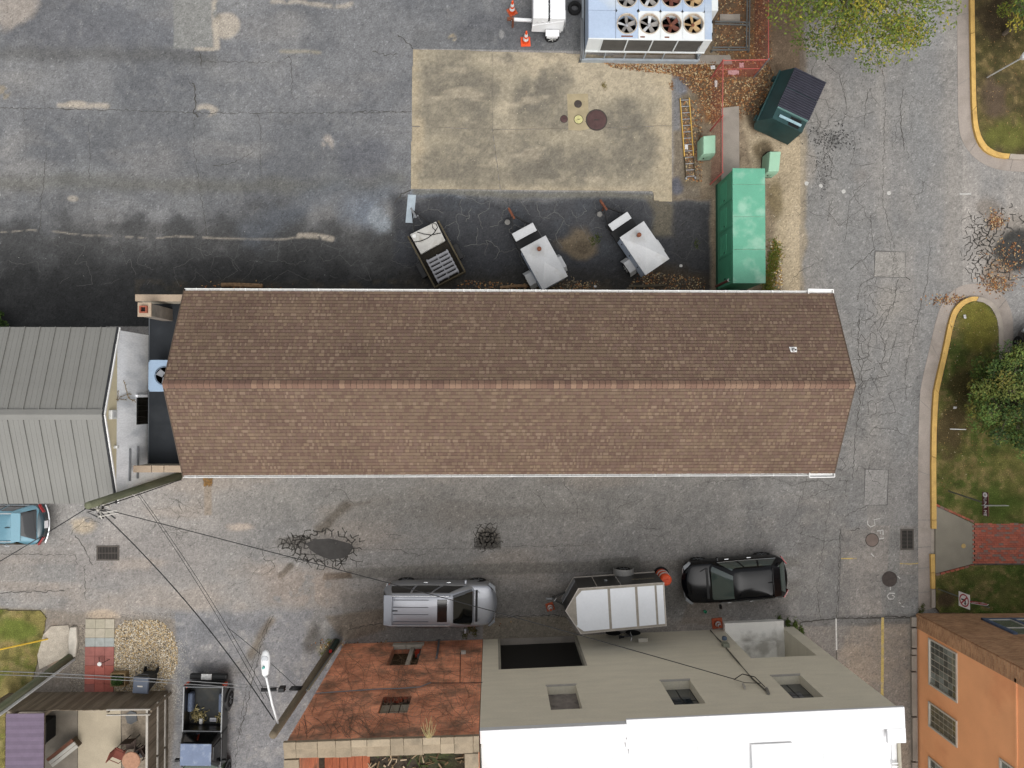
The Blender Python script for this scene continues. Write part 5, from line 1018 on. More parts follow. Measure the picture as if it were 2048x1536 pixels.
def car(name, label, loc, rz, L=4.7, W=1.9, H=1.7, paint=None, glass=None, hood=.95, belt=1.08, wb=1.1, wt=.15, rt=-1.7, rb=-2.2, wheel_r=.35, roof=None, sun=None, rails=False, ribs=False, spoiler=True, grp='parked cars', tail=1.0, plate=False, antenna=True, front_chrome=True):
    t = T(name, label, 'car', loc, rz, group=grp)
    hl = L/2
    # lower body: rounded sections along the length
    st = []
    for x, w_, zt, zb in ((hl, .60, .56, .40), (hl-.03, .72, .66, .30), (hl-.14, .86, hood-.14, .24), (hl-.42, .955, hood-.05, .22), (hl-.8, .985, hood, .22), (wb+.05, 1., belt-.06, .22), (wb-.5, 1., belt, .22), (0, 1., belt, .22), (rt+.4, 1., belt, .22), (-hl+.55, .985, belt*tail, .24), (-hl+.22, .95, belt*tail-.03, .26), (-hl+.07, .88, belt*tail-.12, .30), (-hl, .76, belt*tail-.28, .38)):
        st.append((x, W/2*w_, zt, zb))
    prof = [(-.90, 0), (-.97, .10), (-1., .35), (-.995, .62), (-.965, .85), (-.90, .965), (-.80, 1.), (-.45, 1.012), (0, 1.02)]; prof = prof+[(-y, z) for y, z in prof[-2::-1]]
    g = G(); m_ = len(prof); vs = []
    for x, w_, zt, zb in st:
        for y, z in prof: vs.append((x-(.0 if abs(x) < hl-.3 else .20*(abs(y)**2.2)*(1 if x > 0 else -1)), y*w_, zb+(zt-zb)*z))
    fs = []
    for k in range(len(st)-1):
        for i in range(m_-1): fs.append((k*m_+i, k*m_+i+1, (k+1)*m_+i+1, (k+1)*m_+i))
        fs.append((k*m_+m_-1, k*m_, (k+1)*m_, (k+1)*m_+m_-1))
    fs.append(tuple(range(m_-1, -1, -1))); fs.append(tuple((len(st)-1)*m_+i for i in range(m_)))
    g.add(vs, fs); body = g.o('body', paint, t, smooth=True, sub=2)
    wx = (hl-.92, -hl+.95)
    cut = G()
    for x in wx: cut.cyl((x, -W, wheel_r), (x, W, wheel_r), wheel_r*1.16, n=24)
    co_ = cut.o('cutter', trimb); bm = body.modifiers.new('arch', 'BOOLEAN'); bm.object = co_; bm.solver = 'EXACT'
    dg = bpy.context.evaluated_depsgraph_get(); dg.update(); me = bpy.data.meshes.new_from_object(body.evaluated_get(dg)); body.modifiers.clear(); body.data = me; bpy.data.objects.remove(co_)
    me.polygons.foreach_set('use_smooth', [True]*len(me.polygons)); me.update()
    try: me.set_sharp_from_angle(angle=math.radians(40))
    except Exception: pass
    if not me.materials: me.materials.append(paint)
    for x in wx:
        for s_ in (-1, 1): wheel(t, x, s_*(W/2-.13), wheel_r, .23, s_)
    g = G(); g.box(0, 0, .3, L-1.2, W-.5, .2); g.o('chassis', trimb, t)
    # cabin shell between belt outline and roof outline
    n = 96; B = seg_resample(rrect(rb, wb, W/2*.93, .25, .22, bow=.16), n); R_ = seg_resample(rrect(rt, wt, W/2*.70, .16, .14, bow=.06), n)
    zB, zR = belt-.07, H-.06
    def S(i, q, off=0.):
        b, r = B[i % n], R_[i % n]; e = math.sin(q*math.pi)*.05; x, y = b[0]+(r[0]-b[0])*q, b[1]+(r[1]-b[1])*q
        cxm = (wb+rb)/2; d = math.hypot(x-cxm, y)+1e-6; return Vector((x+(e+off)*(x-cxm)/d, y+(e+off)*y/d, zB+(zR-zB)*q+off*.6))
    g = G(); Q = 6; vs = [S(i, q/Q) for q in range(Q+1) for i in range(n)]; fs = [(q*n+i, q*n+(i+1) % n, (q+1)*n+(i+1) % n, (q+1)*n+i) for q in range(Q) for i in range(n)]
    # crowned roof
    K_ = 5; c = ((rt+wt)/2, 0.)
    for k in range(1, K_+1):
        f = 1-k/K_
        for i in range(n): xx_, yy_ = c[0]+(R_[i][0]-c[0])*f, R_[i][1]*f; vs.append(Vector((xx_, yy_, zR+.055*max(0, 1-abs((xx_-c[0])/((wt-rt)/2+.07))**4)*max(0, 1-abs(yy_/(W/2*.70))**4))))
    for k in range(K_): fs += [((Q+k)*n+i, (Q+k)*n+(i+1) % n, (Q+k+1)*n+(i+1) % n, (Q+k+1)*n+i) for i in range(n)]
    g.add(vs, fs); g.o('cabin', roof or paint, t, smooth=True)
    def side_of(i):
        x, y = B[i]; return x, y
    groups = {'windshield': [], 'rear_window': [], 'side_l': [], 'side_r': []}
    front = [i for i in range(-n//2, n//2) if B[i % n][0] > wb-.06 and abs(B[i % n][1]) < W/2*.93-.10]; rear = [i for i in range(n//4, 3*n//4) if B[i % n][0] < rb+.10 and abs(B[i % n][1]) < W/2*.93-.12]
    front = sorted(front); rear = sorted(rear)
    def pan_(ids, q0, q1, nm, off=.012, mat=None):
        g = G(); m2 = len(ids); Q2 = 6; vs = [S(i, q0+(q1-q0)*q/Q2, off) for q in range(Q2+1) for i in ids]; g.add(vs, [(q*m2+k, q*m2+k+1, (q+1)*m2+k+1, (q+1)*m2+k) for q in range(Q2) for k in range(m2-1)]); return g.o(nm, mat or glass, t, smooth=True)
    if len(front) > 2: pan_(front, .12, .94, 'windshield')
    if len(rear) > 2: pan_(rear, .12, .90, 'rear_window')
    for sgn in (1, -1):
        ids = [i for i in range(n) if B[i][1]*sgn > W/2*.93-.03 and rb+.28 < B[i][0] < wb-.25]
        ids = sorted(ids); ks = len(ids)
        cut3 = (0, ks*2//6, ks*4//6, ks)
        for a, b in zip(cut3[:-1], cut3[1:]):
            sub_ = ids[a:b]
            if len(sub_) > 1: pan_(sub_, .16, .88, 'side_window')
        g = G(); pts = [S(i, .08, .014) for i in ids]; g.tube(pts, .012, 4); g.o('window_trim', chrome, t)
        if rails:
            g = G(); pts = [(x, sgn*W/2*.64, H-.0) for x in np.linspace(rt+.1, wt-.1, 8)]; pts = [(pts[0][0]-.05, pts[0][1], H-.05)]+pts+[(pts[-1][0]+.08, pts[-1][1], H-.06)]; g.tube(pts, .02, 6); g.o('roof_rail', chrome, t)
        m = G(); m.box(wb-.32, sgn*(W/2+.09), belt+.02, .11, .20, .15); m.o('door_mirror', paint, t, bevel=.04)
        g = G(); a = G()
        g.hexa([(hl-.46, sgn*(W/2*.96), hood-.20), (hl-.14, sgn*W/2*.66, hood-.26), (hl-.12, sgn*W/2*.70, hood-.31), (hl-.40, sgn*(W/2*.995), hood-.27), (hl-.44, sgn*W/2*.92, hood-.07), (hl-.15, sgn*W/2*.62, hood-.14), (hl-.12, sgn*W/2*.80, hood-.20), (hl-.36, sgn*(W/2*.985), hood-.16)]); g.o('headlight', lampw, t, bevel=.01)
        g = G(); g.hexa([(-hl+.09, sgn*W/2*.62, belt*tail-.26), (-hl+.30, sgn*W/2*.97, belt*tail-.26), (-hl+.32, sgn*W/2*.96, belt*tail-.26), (-hl+.1, sgn*W/2*.58, belt*tail-.26), (-hl+.08, sgn*W/2*.62, belt*tail-.08), (-hl+.28, sgn*W/2*.955, belt*tail-.10), (-hl+.32, sgn*W/2*.93, belt*tail-.10), (-hl+.1, sgn*W/2*.58, belt*tail-.08)]); g.o('tail_light', lampr, t)
        for xh in (.35, -.65): g = G(); g.box(xh, sgn*(W/2+.005), belt-.17, .18, .03, .025); g.o('door_handle', chrome, t)
        g = G(); g.tube([(hl-.8, sgn*W/2*.55, hood+.018), (wb+.2, sgn*W/2*.68, belt-.05)], .012, 4); g.o('hood_crease', paint, t)
    if front_chrome:
        g = G(); g.tube([(hl-.10-.10*abs(y/(W/2))**2, y, .62) for y in np.linspace(-W/2*.7, W/2*.7, 9)], .022, 5); g.o('grille_trim', chrome, t)
    g = G(); g.tube([(-hl-.0+.22*abs(y/(W/2))**2.2, y, .60) for y in np.linspace(-W/2*.9, W/2*.9, 9)], .03, 5); g.o('rear_bumper_trim', chrome, t)
    if spoiler:
        g = G(); w_ = W/2*.70; g.hexa([(rt-.26, -w_*.93, H-.12), (rt+.10, -w_, H-.05), (rt+.10, w_, H-.05), (rt-.26, w_*.93, H-.12), (rt-.26, -w_*.93, H-.085), (rt+.10, -w_*.97, H+.0), (rt+.10, w_*.97, H+.0), (rt-.26, w_*.93, H-.085)]); g.o('spoiler', roof or paint, t, bevel=.015)
    if sun:
        g = G(); g.box((sun[0]+sun[1])/2, 0, H-.008, sun[1]-sun[0], sun[2], .02); g.o('sunroof', pm('sunroof_glass', C(16, 17, 19), rough=.08, spec=.7, var=.03, bump=0), t, bevel=.02)
    if ribs:
        for k in range(4): y = (k-1.5)*W*.155; g = G(); g.tube([(x, y, H+.002-.02*(abs(y)/(W*.35))**2) for x in np.linspace(rt+.15, wt-.95, 5)], .014, 4); g.o('roof_rib', pm('rib_grey', C(96, 98, 104)), t)  # ribs in a darker grey than the roof
    if antenna: g = G(); g.hexa([(rt+.14, -.02, H-.01), (rt+.34, -.02, H-.01), (rt+.34, .02, H-.01), (rt+.14, .02, H-.01), (rt+.12, -.006, H+.06), (rt+.2, -.006, H+.05), (rt+.2, .006, H+.05), (rt+.12, .006, H+.06)]); g.o('antenna_fin', trimb, t)
    g = G(); g.box(wb+.16, 0, belt-.055, .10, W*.7, .02); g.o('cowl', trimb, t)
    if plate:
        g = G(); g.hexa([(-hl-.005, -.16, .72), (-hl-.02, -.16, .72), (-hl-.02, .16, .72), (-hl-.005, .16, .72), (-hl+.06, -.16, .86), (-hl+.045, -.16, .87), (-hl+.045, .16, .87), (-hl+.06, .16, .86)]); g.o('licence_plate', platem, t)
    return t
silver = pm('silver_paint', C(170, 173, 180), rough=.3, metal=.55, var=.02, fine=200, fvar=.02, bump=0, coat=.6); blackp = pm('black_paint', C(12, 13, 17), rough=.12, var=.02, bump=0, spec=.2, coat=.1); tealp = pm('teal_paint', C(96, 140, 156), rough=.2, metal=.25, var=.02, bump=0, coat=.8); greyp = pm('charcoal_paint', C(58, 60, 64), rough=.2, metal=.3, var=.02, bump=0, coat=.8)
cg = glass_mat('car_glass', C(60, 74, 70), .04); cgd = glass_mat('car_glass_dark', C(12, 13, 13), .04)
a = P(767, 1205, .7); b = P(996, 1205, .7)
car('parked_car', 'silver estate SUV with black sunroof parked by the brick wall', ((a.x+b.x)/2, -9.24, 0), math.radians(-.6), L=b.x-a.x, W=1.96, H=1.82, paint=silver, glass=cgd, hood=1.02, belt=1.14, wb=1.42, wt=.50, rt=-2.10, rb=-2.40, wheel_r=.38, sun=(-.08, .34, .95), rails=True, ribs=True)
a = P(1362, 1160, .7); b = P(1574, 1160, .7)
car('parked_car', 'glossy black SUV parked between the cargo trailer and the street', ((a.x+b.x)/2, -8.27, 0), math.pi+math.radians(4), L=b.x-a.x, W=1.92, H=1.66, paint=blackp, glass=cg, hood=.98, belt=1.08, wb=1.14, wt=.22, rt=-1.50, rb=-2.12, wheel_r=.37)
e = P(99, 1047, .6)
car('parked_car', 'pale teal car half hidden beside the metal-roofed building', (e.x-2.3, P(40, 1049, .8).y, 0), math.pi, L=4.6, W=1.84, H=1.55, paint=pm('dark_teal_body', C(40, 62, 70), rough=.2, metal=.2, var=.02, bump=0, coat=.8), roof=tealp, glass=cgd, hood=.92, belt=1.0, wb=1.1, wt=.25, rt=-1.35, rb=-1.98, wheel_r=.33, rails=True, plate=True)
bpy.data.objects[[o.name for o in bpy.data.objects if o.name.startswith('parked_car')][-1]].rotation_euler = (0, 0, math.pi)
bpy.context.view_layer.update()
tc_ = [o for o in bpy.data.objects if o.name.startswith('parked_car')][-1]; tc_.location = (e.x-2.3, tc_.location.y, 0); tc_.rotation_euler = (0, 0, math.pi)
c = P(2082, 745, .5)
car('parked_car', 'charcoal car nosing out from under the tree at the kerb', (c.x, c.y, 0), math.radians(92), L=4.6, W=1.85, H=1.5, paint=greyp, glass=cgd, hood=.86, belt=.95, wb=1.0, wt=.1, rt=-1.2, rb=-1.9, wheel_r=.34, grp='parked cars', antenna=False)
# ------------------------------------------------------------------ old pickup, tail towards the alley
pk = pm('faded_black_paint', C(30, 31, 31), rough=.35, var=.12, scale=3, bump=0, coat=.4); pkg = pm('green_black_hood', C(52, 66, 46), rough=.3, var=.1, coat=.4)
pr = P(411, 1352, .6)
pt = T('pickup_truck', 'battered black pickup with an open debris-strewn bed and faded blue cab roof', 'pickup truck', (pr.x+.05, pr.y-2.6, 0), math.radians(-91.5))
HW = .87
def pbox(x0, x1, y0, y1, z0, z1, nm, mat, bev=.02, par=None): g = G(); g.box((x0+x1)/2, (y0+y1)/2, (z0+z1)/2, x1-x0, y1-y0, z1-z0); return g.o(nm, mat, par or pt, bevel=bev)
# local +x is towards the front
bx0, bx1 = -2.35, -.42
for s_ in (-1, 1):
    pbox(bx0, bx1, min(s_*HW, s_*(HW-.09)), max(s_*HW, s_*(HW-.09)), .48, 1.12, 'bed_side', pk, .03); g = G(); g.tube([(bx0, s_*(HW-.045), 1.13), (bx1, s_*(HW-.045), 1.13)], .025, 5); g.o('bed_rail', galv, pt)
    pbox(-1.95, -1.1, min(s_*(HW-.09), s_*(HW-.32)), max(s_*(HW-.09), s_*(HW-.32)), .5, .86, 'wheel_well', pm('worn_well', C(84, 94, 112), var=.2, scale=4), .10)
    pbox(bx0-.03, bx0+.14, min(s_*HW, s_*(HW-.13)), max(s_*HW, s_*(HW-.13))+0, .62, .98, 'tail_light', pm('orange_red_lens', C(200, 74, 40), rough=.3), .02)
    for xw in (-1.52, 1.62): wheel(pt, xw, s_*(HW-.06), .36, .24, s_); g = G(); g.lathe([(.36, -.02), (.47, -.02), (.47, .05), (.36, .05)], n=22, axis='Y'); f_ = g.o('wheel_flare', pk, pt); f_.location = (xw, s_*(HW+.0), .40)
pbox(bx0, bx1, -HW+.09, HW-.09, .44, .50, 'bed_floor', pm('bed_liner', C(44, 46, 46), var=.25, scale=3, stain=C(70, 66, 54), stain_amt=.6), 0); pbox(bx0-.02, bx0+.05, -HW+.09, HW-.09, .48, 1.12, 'tailgate', pk, .02); pbox(bx1-.06, bx1, -HW+.09, HW-.09, .48, 1.14, 'bed_front', pk, .02)
for x_ in (bx0+.02, bx1-.03): g = G(); g.tube([(x_, -HW+.05, 1.135), (x_, HW-.05, 1.135)], .022, 5); g.o('bed_rail', galv, pt)
pbox(-2.68, -2.42, -HW+.06, HW-.06, .42, .62, 'rear_bumper', trimb, .06); pbox(-2.70, -2.44, -.30, .16, .60, .64, 'bumper_step', pm('scuffed_aluminium', C(200, 200, 198), metal=.3, rough=.5, var=.25, scale=9), .02)
# cab
zc0, zc1 = 1.10, 1.68
def taper(x0, x1, hw0, xa, xb, hw1, z0, z1, nm, mat, bev=.05):
    g = G(); g.hexa([(x0, -hw0, z0), (x1, -hw0, z0), (x1, hw0, z0), (x0, hw0, z0), (xa, -hw1, z1), (xb, -hw1, z1), (xb, hw1, z1), (xa, hw1, z1)]); return g.o(nm, mat, pt, bevel=bev, seg=3)
pbox(bx1+.02, 1.15, -HW, HW, .40, zc0, 'cab_body', pk, .08); taper(-.36, 1.05, HW-.04, -.12, .62, .66, zc0-.03, zc1, 'cab_shell', pk, .06); g = G(); g.box(.28, 0, zc1+.012, .92, 1.30, .03); g.o('cab_roof', pm('faded_blue_roof', C(108, 122, 148), rough=.5, var=.10, scale=2.5, stain=C(176, 184, 192), stain_amt=.5, stain_scale=2.2), pt, bevel=.03)
pbox(1.0, 2.5, -HW+.02, HW-.02, .40, .98, 'hood', pkg, .10); pbox(2.45, 2.62, -HW+.05, HW-.05, .4, .6, 'front_bumper', chrome, .05)
g = G(); g.hexa([(1.03, -.74, zc0+.02), (1.10, -.74, zc0+.02), (1.10, .74, zc0+.02), (1.03, .74, zc0+.02), (.66, -.60, zc1-.04), (.70, -.60, zc1-.02), (.70, .60, zc1-.02), (.66, .60, zc1-.04)]); g.o('windshield', cg, pt)
g = G(); g.hexa([(-.40, -.66, zc0+.05), (-.36, -.66, zc0+.05), (-.36, .66, zc0+.05), (-.40, .66, zc0+.05), (-.20, -.58, zc1-.10), (-.16, -.58, zc1-.10), (-.16, .58, zc1-.10), (-.20, .58, zc1-.10)]); g.o('rear_window', cgd, pt)
for s_ in (-1, 1):
    g = G(); g.hexa([(-.15, s_*(HW-.02), zc0+.03), (.85, s_*(HW-.02), zc0+.03), (.85, s_*(HW-.06), zc0+.03), (-.15, s_*(HW-.06), zc0+.03), (.0, s_*.70, zc1-.08), (.55, s_*.70, zc1-.08), (.55, s_*.66, zc1-.08), (.0, s_*.66, zc1-.08)]); g.o('side_window', cgd, pt)
    g = G(); g.box(.80, s_*(HW+.12), 1.12, .12, .2, .16); g.o('door_mirror', trimb, pt, bevel=.03); g = G(); g.tube([(-.1, s_*(HW-.01), zc0+.02), (.85, s_*(HW-.01), zc0+.02)], .012, 4); g.o('window_trim', galv, pt)
g = G(); rr = random.Random(3)
for _ in range(150):
    x, y = -.62-abs(rr.gauss(0, .22)), -.38+rr.gauss(0, .16) if rr.random() < .8 else .55+rr.gauss(0, .05); x = max(x, bx0+.1); a_ = rr.uniform(0, 6.28); l_ = rr.uniform(.05, .2); p = Vector((x, y, .51+rr.uniform(0, .06))); g.bar(p, p+Vector((math.cos(a_)*l_, math.sin(a_)*l_, rr.uniform(0, .04))), .025, .012, col=rr.choice([C(150, 136, 92), C(112, 100, 62), C(84, 78, 46), C(176, 164, 122)]))
db = g.o('twig_debris', attrm); db.parent = pt; db['kind'] = 'stuff'
def in_truck(name, label, cat, x, y, sx, sy, sz, mat, bev=.03):
    m_ = Matrix.Translation(pt.location) @ Matrix.Rotation(math.radians(-91.5), 4, 'Z'); p = m_ @ Vector((x, y, .5)); t_ = T(name, label, cat, p, math.radians(-91.5)); return t_
jg = in_truck('plastic_jug', 'small white plastic jug lying in the pickup bed', 'jug', -.62, -.26, 0, 0, 0, None); g = G(); g.box(0, 0, .07, .24, .15, .13); g.o('body', lightw, jg, bevel=.04); g = G(); g.cyl((.11, 0, .07), (.18, 0, .07), .03); g.o('cap', pm('jug_cap', C(180, 184, 190)), jg)
sg_ = in_truck('number_plate', 'loose white plate with dark print lying in the pickup bed', 'plate', -.66, .24, 0, 0, 0, None); g = G(); g.box(0, 0, .02, .16, .28, .01); g.o('panel', platem, sg_)
for k in range(4): g = G(); g.box(.01, -.09+k*.06, .0265, .07, .03, .003); g.o('print', platel, sg_)
# ------------------------------------------------------------------ black cargo trailer with white roof
blks = pm('black_trailer_skin', C(28, 27, 26), rough=.35, var=.06, coat=.3); wroof2 = pm('trailer_roof_white', C(246, 249, 253), rough=.35, var=.03, scale=1.5, fine=10, fvar=.02, bump=.04); seam = pm('sealant_tape', C(168, 160, 148), var=.14, scale=5); edge = pm('pale_edge_trim', C(206, 198, 188), rough=.5)
HT = 2.2
rp_ = [P(x, y, HT) for x, y in ((1131, 1222), (1157, 1177), (1328, 1165), (1333, 1252), (1162, 1268))]
tcx = sum(p.x for p in rp_)/5; tcy = sum(p.y for p in rp_)/5
tr = T('cargo_trailer', 'black V-nosed cargo trailer with white sealed roof by the grey wall', 'cargo trailer', (tcx, tcy, 0))
lp = [(p.x-tcx, p.y-tcy) for p in rp_]
def shrink(poly_, d):
    cx0_ = sum(p[0] for p in poly_)/len(poly_); cy0_ = sum(p[1] for p in poly_)/len(poly_); return [(p[0]-(p[0]-cx0_)/math.hypot(p[0]-cx0_, p[1]-cy0_)*d, p[1]-(p[1]-cy0_)/math.hypot(p[0]-cx0_, p[1]-cy0_)*d) for p in poly_]
g = G(); g.prism(lp, .42, HT-.03); g.o('body', blks, tr); g = G(); g.prism(shrink(lp, -.01), HT-.04, HT-.005); g.o('roof_edge', edge, tr)
g = G(); g.prism(shrink(lp, .03), HT-.03, HT); g.o('roof_sealant', seam, tr)
def lerp2(a_, b_, t_): return (a_[0]+(b_[0]-a_[0])*t_, a_[1]+(b_[1]-a_[1])*t_)
N_, TL, TR, BR, BL = lp
ins = .11
for a_, b_ in ((.035, .335), (.365, .655), (.685, .885), (.91, .985)):
    q = [lerp2(TL, TR, a_), lerp2(TL, TR, b_), lerp2(BL, BR, b_), lerp2(BL, BR, a_)]
    q2 = [lerp2(q[0], q[3], .055), lerp2(q[1], q[2], .055), lerp2(q[1], q[2], .945), lerp2(q[0], q[3], .945)]
    if a_ < .1:
        ml = lerp2(N_, lerp2(TL, BL, .5), .55); mv = lerp2(TL, N_, .38); mw = lerp2(BL, N_, .38)
        q2 = [q2[1], q2[2], q2[3], lerp2(mw, q2[3], .15), (mw[0]+.10, mw[1]+.02), (mv[0]+.10, mv[1]-.02), q2[0]]
    g = G(); g.prism(q2, HT-.01, HT+.006); g.o('roof_panel', wroof2, tr)
for a_, b_ in ((N_, TL), (TL, TR)):
    n_ = Vector((-(b_[1]-a_[1]), b_[0]-a_[0], 0)).normalized(); g = G(); g.bar(Vector((*a_, .44))+n_*.012, Vector((*b_, .44))+n_*.012, .03, .06); g.o('bottom_rail', edge, tr)
a_, b_ = N_, TL; n_ = Vector((-(b_[1]-a_[1]), b_[0]-a_[0], 0)).normalized(); g = G(); q = []
for z in (.47, .95):
    for dd in (.0, .02): pass
g.hexa([Vector((*a_, .47)), Vector((*b_, .47)), Vector((*b_, .47))+n_*.02, Vector((*a_, .47))+n_*.02, Vector((*a_, 1.0)), Vector((*b_, 1.0)), Vector((*b_, 1.0))+n_*.02, Vector((*a_, 1.0))+n_*.02]); g.o('stone_guard', pm('tread_plate', C(146, 148, 152), metal=.4, rough=.4, var=.1), tr)
n_ = Vector((-(TR[1]-TL[1]), TR[0]-TL[0], 0)).normalized()
if n_.y < 0: n_ = -n_
def on_side(t_, z, off=.0): p = lerp2(TL, TR, t_); return Vector((p[0], p[1], z))+n_*off
for t_ in (.22, .5): g = G(); g.bar(on_side(t_, .48, .008), on_side(t_, HT-.06, .008), .02, .02); g.o('door_edge', edge, tr)
for z in (.8, 1.2, 1.9): g = G(); g.cyl(on_side(.5, z, -.01), on_side(.5, z, .05), .035, n=8); g.o('door_hinge', galv, tr)
g = G(); g.box(0, 0, 0, .12, .03, .08); l_ = g.o('door_latch', chrome, tr); l_.location = on_side(.36, 1.25, .02)
fx = on_side(.62, 0, .13); g = G(); vs = []; n = 14
for k in range(n+1):
    tt = math.pi*k/n; 
    for off in (-.16, .14): vs.append(Vector((fx.x+.46*math.cos(tt), fx.y, .36+.46*math.sin(tt)))+n_*off)
g.add(vs, [(2*k, 2*k+1, 2*k+3, 2*k+2) for k in range(n)]); f_ = g.o('fender', pm('fender_grey', C(166, 164, 160), metal=.3, rough=.4, var=.08), tr); sd = f_.modifiers.new('solid', 'SOLIDIFY'); sd.thickness = .02
wheel(tr, fx.x, fx.y, .34, .2, 1); q_ = lerp2(BL, BR, .62); wheel(tr, q_[0], q_[1]-.05, .34, .2, -1)
fo = text_obj('side_lettering', 'RENTURA', .22, pm('dull_letter', C(150, 142, 124)), tr); p = on_side(.93, 1.35, .006); fo.location = p; fo.rotation_euler = (math.pi/2, 0, math.atan2(TR[1]-TL[1], TR[0]-TL[0])+math.pi)
tip = Vector((N_[0]-.55, N_[1]+.03, .45))
for s_ in (-1, 1): g = G(); g.bar((N_[0]+.5, N_[1]+s_*.45, .45), (tip.x+.1, tip.y, .45), .07, .1); g.o('tongue_rail', blks, tr)
g = G(); g.box(tip.x, tip.y, .47, .3, .1, .1); g.o('coupler', galv, tr, bevel=.02); g = G(); g.cyl((tip.x+.2, tip.y+.02, .05), (tip.x+.2, tip.y+.02, .85), .035); g.o('jack', galv, tr); g = G(); g.tube([(tip.x+.2, tip.y, .85), (tip.x+.28, tip.y+.14, .87)], .012, 5); g.o('jack_handle', chrome, tr)
for x_, y_ in ((1262, 1275), (1245, 1273)): pass
bk = T('bicycle', 'dark bicycle parts standing between the cargo trailer and the grey wall', 'bicycle', (P(1250, 1262, .8).x, P(1250, 1274, .9).y, 0)); bd = pm('dark_frame_paint', C(60, 62, 74), rough=.4)
for x_ in (-.45, .45): g = G(); g.lathe([(.31, -.02), (.34, 0), (.31, .02)], (x_, 0, .34), 24, axis='Y'); g.o('wheel', tyre_m, bk)
g = G(); g.tube([(-.45, 0, .34), (-.1, 0, .3), (.3, 0, .8), (-.15, 0, .82), (-.1, 0, .3)], .018, 5); g.tube([(.45, 0, .34), (.3, 0, .8), (.28, 0, .95)], .018, 5); g.tube([(-.45, 0, .34), (-.15, 0, .82), (-.18, 0, .92)], .016, 5); g.o('frame', bd, bk); g = G(); g.tube([(.2, -.25, .98), (.28, 0, .96), (.2, .25, .98)], .014, 5); g.o('handlebar', chrome, bk); g = G(); g.hexa([(-.3, -.07, .93), (-.05, -.02, .93), (-.05, .02, .93), (-.3, .07, .93), (-.3, -.06, .98), (-.06, -.015, .97), (-.06, .015, .97), (-.3, .06, .98)]); g.o('saddle', pm('saddle_black', C(28, 28, 30)), bk, bevel=.01)
